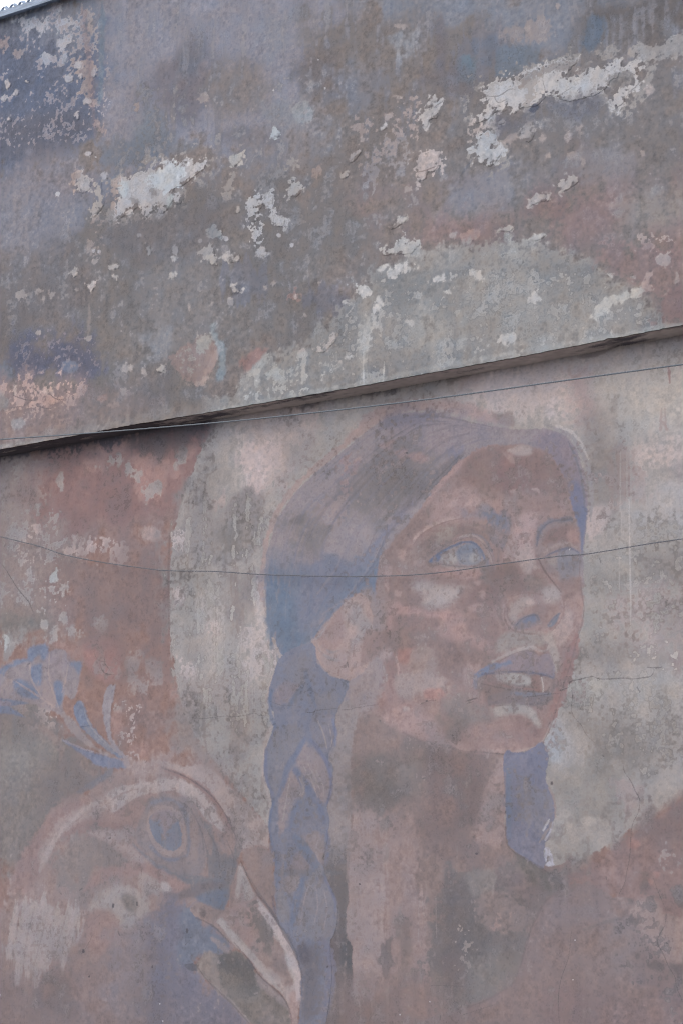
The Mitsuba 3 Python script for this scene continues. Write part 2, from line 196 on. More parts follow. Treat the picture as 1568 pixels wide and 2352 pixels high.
0,158,150,151,0.8,6.7,0,7.6,7.6,4,0,0,1,|1130,6947 1122,6932 1104,6929 1085,6939 1078,6958 1086,6973 1104,6976 1123,6966
0,158,150,151,0.8,6.1,0,6.9,6.9,4,0,0,1,|741,7407 733,7394 713,7391 694,7401 687,7418 695,7431 714,7433 733,7423
0,158,150,151,0.8,5.9,0,6.7,6.7,4,0,0,1,|2680,7268 2673,7251 2659,7247 2645,7257 2640,7277 2646,7294 2660,7299 2674,7288
0,158,150,151,0.8,5.1,0,5.8,5.8,4,0,0,1,|1114,6857 1106,6846 1088,6845 1069,6853 1062,6867 1070,6877 1088,6879 1107,6870
0,159,158,159,0.8,4,0,30,36,0,4,12,1,|1528,6777 1637,6806 1779,6729 1741,6636 1490,6684
0,162,152,153,0.8,4,0,30,36,0,4,10,1,|2606,6666 2836,6604 2834,6541 2637,6595
0,161,141,139,0.8,4,0,4.5,4.5,0,0,0,1,|1173,6965 1312,6971 1330,6900 1200,6891
0,87,91,105,1,5,0,3,3,3,0,0,1,|1766,7802 1821,7841 1860,7806 1802,7777
0,105,107,119,0.7,25.3,16.9,16.9,14,16.9,0,0,1,|2017,7803 2193,7782 2333,7779 2331,7713 2191,7678 1946,7803
0,102,104,117,0.6,30.6,20.4,20.4,14,18,0,0,1,|1475,7844 1639,7789 1766,7777 1619,7691 1509,7698
10,110,112,122,0.7,3,0,2.2,2.2,0,0,0,1,|1170,7403 1227,7468 1284,7525
4,128,126,130,0.8,2,0,0.9,0.9,0,0,0,1,|1899,8105 1888,8005 1904,7932 1894,7883
4,128,126,130,0.8,2,0,0.9,0.9,0,0,0,1,|1385,8004 1514,7974 1606,8004 1661,7991
4,128,126,130,0.8,2,0,0.9,0.9,0,0,0,1,|1477,7982 1513,7922 1587,7931
4,128,126,130,0.8,2,0,0.9,0.9,0,0,0,1,|2374,7988 2425,7942
4,128,126,130,0.8,2,0,0.9,0.9,0,0,0,1,|2160,7854 2196,7879
4,128,126,130,0.8,2,0,0.9,0.9,0,0,0,1,|2037,7867 2126,7896
0,97,99,116,0.9,60,30,58.2,30,30,0,0,1,|-3349,6553 -3140,6828 -2681,6790 -2516,6800 -2299,6613 -2316,6429 -2620,6420 -3546,6525 -3557,6741
0,108,123,140,0.7,26,17.4,17.4,14,17.4,0,0,1,|-3503,6654 -3204,6607 -3199,6491 -3497,6537
0,126,133,150,0.6,9,0,5.6,5.6,5,0,0,1,|-2649,6576 -2508,6572 -2504,6477 -2623,6496
0,137,130,136,0.6,5,0,30,44,0,4,30,1,|-3117,6843 -2351,6772 -2316,6429 -3080,6549
0,115,118,131,0.6,16,10,16,10,48.9,0,0,1,|-993,7106 -589,7048 -545,6789 -924,6784
0,110,112,125,0.6,16,10,16,10,29.1,0,0,1,|-175,6811 186,6710 186,6518 -215,6623
0,138,138,144,0.7,45.7,30.5,30.5,14,18,0,0,1,|-1844,6687 -1576,6715 -1505,6520 -1750,6523
0,110,108,114,0.5,46,30.7,30.7,14,18,0,0,1,|-1924,6330 -1568,6347 -1475,6151 -1829,6132
0,174,168,169,1,7,0,14.3,14.3,4,0,0,1,patch|-2448,7235 -2402,7255 -2330,7213 -2340,7158 -2375,7145 -2411,7190
0,164,160,161,1,7,0,10,10,4,0,0,1,patch|-2593,7329 -2549,7407 -2507,7371 -2545,7310
0,165,161,162,1,6.1,0,6.9,6.9,4,0,0,1,patch|-2183,7348 -2090,7334 -2084,7295 -2170,7308
0,165,161,162,1,6.5,0,7.3,7.3,4,0,0,1,patch|-2145,7246 -2087,7245 -2093,7195
0,163,160,162,1,7,0,12.3,12.3,4,0,0,1,patch|-927,6939 -852,6916 -840,6869 -904,6871
0,163,160,160,1,7,0,10,10,4,0,0,1,patch|-1157,7229 -1081,7196 -1063,7137 -1135,7160
0,161,157,157,1,7,0,9.1,9.1,4,0,0,1,patch|-1656,6362 -1579,6386 -1585,6332 -1640,6337
0,167,163,163,1,6.7,0,7.6,7.6,4,0,0,1,patch|-1541,7157 -1490,7143 -1496,7107 -1529,7113
0,175,173,176,1,6.4,0,7.3,7.3,4,0,0,1,patch|-1533,7300 -1466,7287 -1488,7251
0,163,160,162,1,7,0,10.4,10.4,4,0,0,1,patch|-995,7198 -845,7187 -844,7132 -951,7138
0,158,152,153,0.85,7,0,8.4,8.4,4,0,0,1,|-2357,6745 -2364,6727 -2384,6723 -2404,6734 -2413,6754 -2405,6772 -2386,6776 -2366,6765
0,158,152,153,0.85,7,0,8.8,8.8,4,0,0,1,|-2900,7250 -2911,7233 -2938,7230 -2966,7243 -2978,7264 -2968,7281 -2940,7284 -2912,7271
0,158,152,153,0.85,7,0,12.5,12.5,4,0,0,1,|-3102,7257 -3114,7232 -3145,7226 -3177,7243 -3192,7273 -3180,7299 -3149,7305 -3117,7288
0,158,152,153,0.85,5.5,0,6.2,6.2,4,0,0,1,|-2864,7185 -2870,7173 -2887,7170 -2905,7179 -2912,7194 -2906,7207 -2889,7209 -2871,7200
0,158,152,153,0.85,7,0,10.7,10.7,4,0,0,1,|-2770,7198 -2779,7175 -2803,7169 -2827,7183 -2838,7210 -2829,7233 -2805,7239 -2781,7224
0,158,152,153,0.85,7,0,8.8,8.8,4,0,0,1,|-1752,6349 -1759,6330 -1778,6324 -1797,6336 -1806,6358 -1799,6377 -1780,6383 -1760,6371
0,158,152,153,0.85,5.5,0,6.2,6.2,4,0,0,1,|-2313,7407 -2319,7395 -2336,7392 -2353,7401 -2360,7416 -2354,7428 -2337,7431 -2320,7422
0,158,152,153,0.85,4.5,0,5.1,5.1,4,0,0,1,|-2505,7188 -2512,7179 -2529,7177 -2546,7185 -2553,7197 -2547,7206 -2530,7208 -2513,7200
0,158,152,153,0.85,6.5,0,7.3,7.3,4,0,0,1,|-1314,6816 -1320,6799 -1335,6795 -1351,6805 -1358,6824 -1351,6841 -1336,6846 -1320,6836
0,158,152,153,0.85,5.3,0,6,6,4,0,0,1,|-1086,6813 -1092,6801 -1107,6798 -1122,6806 -1129,6820 -1123,6832 -1108,6835 -1092,6827
0,158,152,153,0.85,7,0,9.7,9.7,4,0,0,1,|-895,6797 -903,6776 -924,6770 -946,6783 -955,6808 -946,6829 -925,6835 -904,6822
0,158,152,153,0.85,5.2,0,5.8,5.8,4,0,0,1,|-70,6805 -77,6794 -94,6792 -111,6801 -119,6814 -111,6826 -94,6828 -77,6819
0,158,152,153,0.85,6.3,0,7.1,7.1,4,0,0,1,|-494,6869 -500,6850 -515,6844 -529,6855 -536,6876 -530,6896 -515,6901 -500,6890
0,158,152,153,0.85,6.3,0,7.1,7.1,4,0,0,1,|-567,6855 -573,6836 -587,6830 -602,6841 -609,6863 -603,6882 -588,6888 -573,6877
0,158,152,153,0.85,7,0,8.9,8.9,4,0,0,1,|-1904,6410 -1917,6394 -1949,6391 -1981,6404 -1995,6424 -1982,6441 -1950,6443 -1918,6431
0,158,152,153,0.85,4.5,0,5.1,5.1,4,0,0,1,|-2912,6882 -2919,6872 -2936,6871 -2953,6878 -2961,6890 -2954,6900 -2937,6901 -2919,6894
0,158,152,153,0.85,6.2,0,7,7,4,0,0,1,|-191,6566 -198,6553 -215,6549 -232,6559 -239,6575 -232,6588 -215,6592 -198,6583
0,158,152,153,0.85,5.3,0,6,6,4,0,0,1,|-1983,6225 -1987,6210 -2000,6206 -2013,6214 -2019,6231 -2014,6246 -2001,6250 -1988,6242
24,148,140,139,0.6,7,0,5.3,5.3,5,0,0,1,|-2395,7044 -2378,6890 -2385,6759
0,146,128,128,0.8,7,0,15.2,15.2,4,0,0,1,|-246,6717 -264,6688 -307,6682 -351,6703 -369,6739 -351,6769 -308,6774 -264,6753
0,174,164,165,1,6.1,0,6.9,6.9,4,0,0,1,|-273,6726 -280,6712 -297,6709 -315,6718 -322,6734 -315,6748 -297,6751 -280,6742
0,140,128,129,1,9,0,12,10,0,0,0,1,|-1525,6432 -1417,6505 -1265,6553 -1157,6571 -1048,6481 -1046,6354 -1130,6224 -1258,6154 -1367,6207 -1456,6293
0,151,150,150,0.9,8,0,17.1,17.1,4,0,0,1,|-1275,6527 -1135,6567 -1080,6486 -1220,6455
0,152,148,148,0.8,9,0,30,40,0,4,16,1,|-1460,6458 -1307,6451 -1217,6292 -1302,6233 -1435,6326
0,164,151,149,0.8,7,0,10,10,0,0,0,1,|-1390,6238 -1323,6197 -1215,6193 -1130,6242 -1119,6213 -1193,6162 -1269,6156 -1345,6186
0,155,139,137,0.7,8.1,0,3.6,3.6,3.6,0,0,1,|-1130,6242 -1046,6354 -1037,6425 -1079,6414 -1131,6314 -1173,6267
44,132,141,149,0.75,14,9.7,9.7,9.7,0,0,0,1,|-1116,6673 -1070,6538 -1004,6401 -1012,6224 -1043,6157
0,143,128,130,0.8,60,40,36,14,18,0,0,1,|-3496,6518 -2860,6476 -2478,6398 -2449,6225 -2533,5977 -3467,5918
0,173,152,149,0.9,5,0,44,34,0,8,4,1,|-3493,6459 -3296,6468 -3150,6483 -2785,6408 -2477,6360 -2496,6251 -2659,6201 -2750,6120 -2872,6176 -3089,6207 -3482,6227
0,169,147,144,1,7,0,20,26.5,4,0,0,1,|-2914,6333 -2759,6347 -2638,6272 -2753,6196 -2898,6236
0,167,147,144,0.8,7,0,30,26,0,8,0,1,|-2776,6161 -2679,6110 -2607,6062 -2628,5990 -2758,6009
0,141,140,144,0.7,9,0,8,9,5,0,0,1,|-3442,6413 -3268,6387 -3238,6267 -3434,6258
0,167,168,174,0.9,10.3,0,4.5,4.5,4.5,0,0,1,|-3208,6149 -3087,6154 -3056,6098 -3156,6075
0,175,161,159,1,7,0,8.2,8.2,4,0,0,1,|-3198,6472 -3162,6485 -3147,6406 -3189,6375
0,175,158,155,1,7,0,13.8,13.8,4,0,0,1,|-2881,6404 -2761,6385 -2734,6306 -2818,6318
0,165,143,140,0.8,7,0,8.6,8.6,4,0,0,1,|-2252,6214 -2171,6221 -2170,6174 -2239,6179
0,161,147,145,0.7,4.4,0,5,5,4,0,0,1,|-2192,6150 -2055,6129 -2065,6103 -2168,6119
0,131,121,123,0.5,60,40,36,14,18,0,0,1,|-3333,6205 -2196,6261 -1693,6039 -2186,5946 -2743,5932 -3320,5917
5,109,103,108,0.8,2.1,0,1.1,1.1,0,0,0,1,|-3099,6437 -3047,6353 -3067,6261
5,109,103,108,0.8,2.1,0,1.1,1.1,0,0,0,1,|-2821,6394 -2770,6311 -2685,6261 -2614,6259
5,109,103,108,0.8,2.1,0,1.1,1.1,0,0,0,1,|-3194,6375 -3046,6315 -2924,6287
5,109,103,108,0.8,2.1,0,1.1,1.1,0,0,0,1,|-2922,6240 -2777,6199 -2731,6230
5,109,103,108,0.8,2.1,0,1.1,1.1,0,0,0,1,|-2734,6306 -2702,6207
5,109,103,108,0.8,2.1,0,1.1,1.1,0,0,0,1,|-2977,6419 -2949,6319
5,109,103,108,0.8,2.1,0,1.1,1.1,0,0,0,1,|-3263,6271 -3092,6265
5,109,103,108,0.8,2.1,0,1.1,1.1,0,0,0,1,|-2640,6329 -2520,6273
0,149,148,149,0.75,26,0,30,28,0,0,0,1,|-872,6088 -623,6261 -214,6370 27,6504 186,6615 462,6802 809,6888 1333,6862 1836,6744 2215,6546 2515,6329 2709,6166 2850,5984 3156,5993 3134,5442 -869,5840
0,135,135,138,0.6,60,40,36,14,18,0,0,1,|-539,6114 -335,6222 123,6408 225,6132 185,5864 -415,5920
0,128,131,137,0.6,31.1,20.7,20.7,14,18,0,0,1,|-955,5966 123,6011 123,5874 -954,5895
0,176,170,170,1,7,0,16.3,16.3,4,0,0,1,patch|-133,6294 -13,6326 57,6384 77,6329 27,6285 -33,6243 -113,6256
0,161,160,160,0.85,7,0,16.4,16.4,4,0,0,1,|-748,6200 -686,6278 -583,6333 -561,6276 -623,6215 -685,6163
0,167,167,167,1,7,0,8.4,8.4,4,0,0,1,|-591,6140 -561,6170 -458,6189 -478,6139 -570,6128
0,164,158,159,1,7,0,10.1,10.1,4,0,0,1,|-275,6300 -214,6307 -203,6253 -254,6253
0,170,165,165,1,7,0,7.9,7.9,4,0,0,1,|77,6156 123,6165 123,6122
0,163,162,162,0.8,9,0,44,30,40,6,22,1,|-623,6233 -13,6257 123,6148 67,6002 -622,6092
0,165,166,168,0.8,4,0,30,44,20,4,22,1,|-725,6019 -212,6011 -212,5924 -704,5963
0,138,118,118,1,14,0,7,7,5,0,0,1,|-833,6302 -666,6364 -562,6343 -665,6275 -769,6203
0,165,165,166,0.6,60,30,60,30,20,24,0,1,|706,6427 1045,6419 1003,5973 740,5981
0,165,165,166,0.5,60,30,60,30,20,24,0,1,|1196,6611 1811,6563 1840,6328 1731,6150 1482,6226 1266,6363
0,165,165,166,0.5,60,30,60,30,20,24,0,1,|1481,6160 1801,6122 1727,5971 1514,6006
0,165,165,166,0.4,60,30,60,30,20,24,0,1,|2070,6417 2326,6370 2286,6152 2082,6236
0,165,165,166,0.4,60,30,60,30,20,24,0,1,|1873,6224 2216,6099 2178,5945 1903,5991
0,165,165,166,0.4,60,30,60,30,20,24,0,1,|1003,6040 1797,5976 2215,6051 2212,5940 1726,5939 1002,5923
0,130,132,136,0.7,60,40,36,14,18,0,0,1,|438,6820 1161,6719 1045,6368 706,6427 398,6516
0,134,134,137,0.7,45.1,30.1,30.1,14,18,0,0,1,|1777,6636 2296,6505 2324,6306 1912,6397
0,130,131,135,0.7,35.1,23.4,23.4,14,18,0,0,1,|1004,6073 1550,6017 1332,5920 928,5918
0,128,130,136,0.6,43.3,28.9,28.9,14,18,0,0,1,|123,6045 930,6119 965,5929 123,5908
0,112,112,116,0.55,16,30,50,40,20,8,24,1,|477,6761 2763,6386 2814,5996 1076,5928 123,5942 123,6460
0,171,170,171,0.5,9,20,50,46,20,8,40,1,|360,6713 2496,6387 2652,6056 1077,5961 123,5942 241,6526
0,180,178,179,0.9,7,0,18.2,18,0,0,0,1,|261,6670 301,6706 379,6709 399,6654 359,6609 291,6613
0,180,178,179,0.9,6.3,0,7.1,7.1,0,0,0,1,|437,6604 476,6588 485,6517 447,6507
0,180,178,179,0.9,4.8,0,5.4,5.4,0,0,0,1,|398,6516 427,6511 417,6474
0,180,178,179,0.9,7,0,12.7,12.7,0,0,0,1,|545,6783 613,6805 709,6804 795,6779 766,6742 651,6746 574,6734
0,180,178,179,0.9,7,0,8.3,8.3,0,0,0,1,|448,6836 536,6854 497,6800
0,180,178,179,0.9,7,0,8.3,8.3,0,0,0,1,|935,6650 1020,6669 1029,6625 973,6618
0,180,178,179,0.9,6.7,0,7.6,7.6,0,0,0,1,|1028,6540 1093,6537 1083,6496
0,180,178,179,0.9,7,0,13.1,13.1,0,0,0,1,|1252,6634 1326,6654 1389,6592 1360,6530 1306,6574
0,180,178,179,0.9,7,0,12.3,12.3,0,0,0,1,|1735,6363 1807,6391 1832,6329 1770,6316
0,180,178,179,0.9,6.4,0,7.3,7.3,0,0,0,1,|2857,6257 2892,6338 2916,6309 2897,6250
0,180,178,179,0.9,4.4,0,4.9,4.9,0,0,0,1,|2789,6198 2823,6224 2813,6186
0,180,178,179,0.9,3.9,0,4.4,4.4,0,0,0,1,|2353,6422 2396,6422 2403,6388
0,180,178,179,0.9,4.2,0,4.8,4.8,0,0,0,1,|2529,6373 2571,6381 2579,6348
0,180,178,179,0.9,7,0,14.5,14.5,0,0,0,1,|2749,6468 2832,6484 2829,6405 2780,6414
0,180,178,179,0.9,6.1,0,6.9,6.9,0,0,0,1,|123,6625 182,6632 162,6592
0,180,178,179,0.9,5.4,0,6.1,6.1,0,0,0,1,|123,6174 211,6177 162,6142
0,180,178,179,0.9,6.7,0,7.6,7.6,0,0,0,1,|705,6359 762,6350 752,6292
0,180,178,179,0.9,7,0,11.7,11.7,0,0,0,1,|1480,6110 1623,6103 1604,6040 1479,6061
44,177,176,176,0.85,7,0,9.7,9.7,4,0,0,1,|2234,6112 2321,6194 2390,6222 2491,6236 2643,6267
60,163,162,163,0.5,25.2,13.2,13.2,13.2,13.2,0,0,1,|969,6280 948,6116 956,5931
70,161,161,163,0.6,29.4,15.4,15.4,14,15.4,0,0,1,|859,6520 838,6337 855,6131
44,163,162,162,0.5,18.5,9.7,9.7,9.7,9.7,0,0,1,|339,6491 319,6219 322,5928
10,181,180,180,1,4.2,0,2.2,2.2,2.2,0,0,1,|319,6185 322,5928
9,175,175,176,1,3.8,0,2,2,2,0,0,1,|503,6087 496,5927
50,159,160,162,0.5,21,11,11,11,11,0,0,1,|1193,6359 1179,6078
0,171,169,169,0.6,14,0,18,18,4,0,0,1,|280,6398 378,6450 378,6347 339,6216 377,6107 299,6086 319,6254
0,135,118,120,0.6,24,0,40,30,0,0,0,1,|2299,6602 3059,6456 3040,5958 2831,6001 2769,6115 2643,6264 2495,6347
0,167,151,150,0.7,7,0,12.1,12.1,4,0,0,1,|2627,6283 2697,6398 2691,6239
0,130,112,113,0.6,24,39.4,36,14,18,0,0,1,|2789,6206 3052,6269 3038,5927 2831,6001
20,157,158,160,0.6,7,0,4.4,4.4,0,0,0,1,|-3519,5956 -1778,5899 -787,5933 186,5942 951,5965 1818,5966 2924,5956 3155,5963
0,141,137,138,0.5,18.1,12.1,12.1,12.1,12.1,0,0,1,|-3323,5975 -1915,5999 -1041,5996 -955,5930 -1913,5926 -2719,5910 -3320,5917
'''  # slate shapes below the big right-hand patch are its shadow, painted into the colour
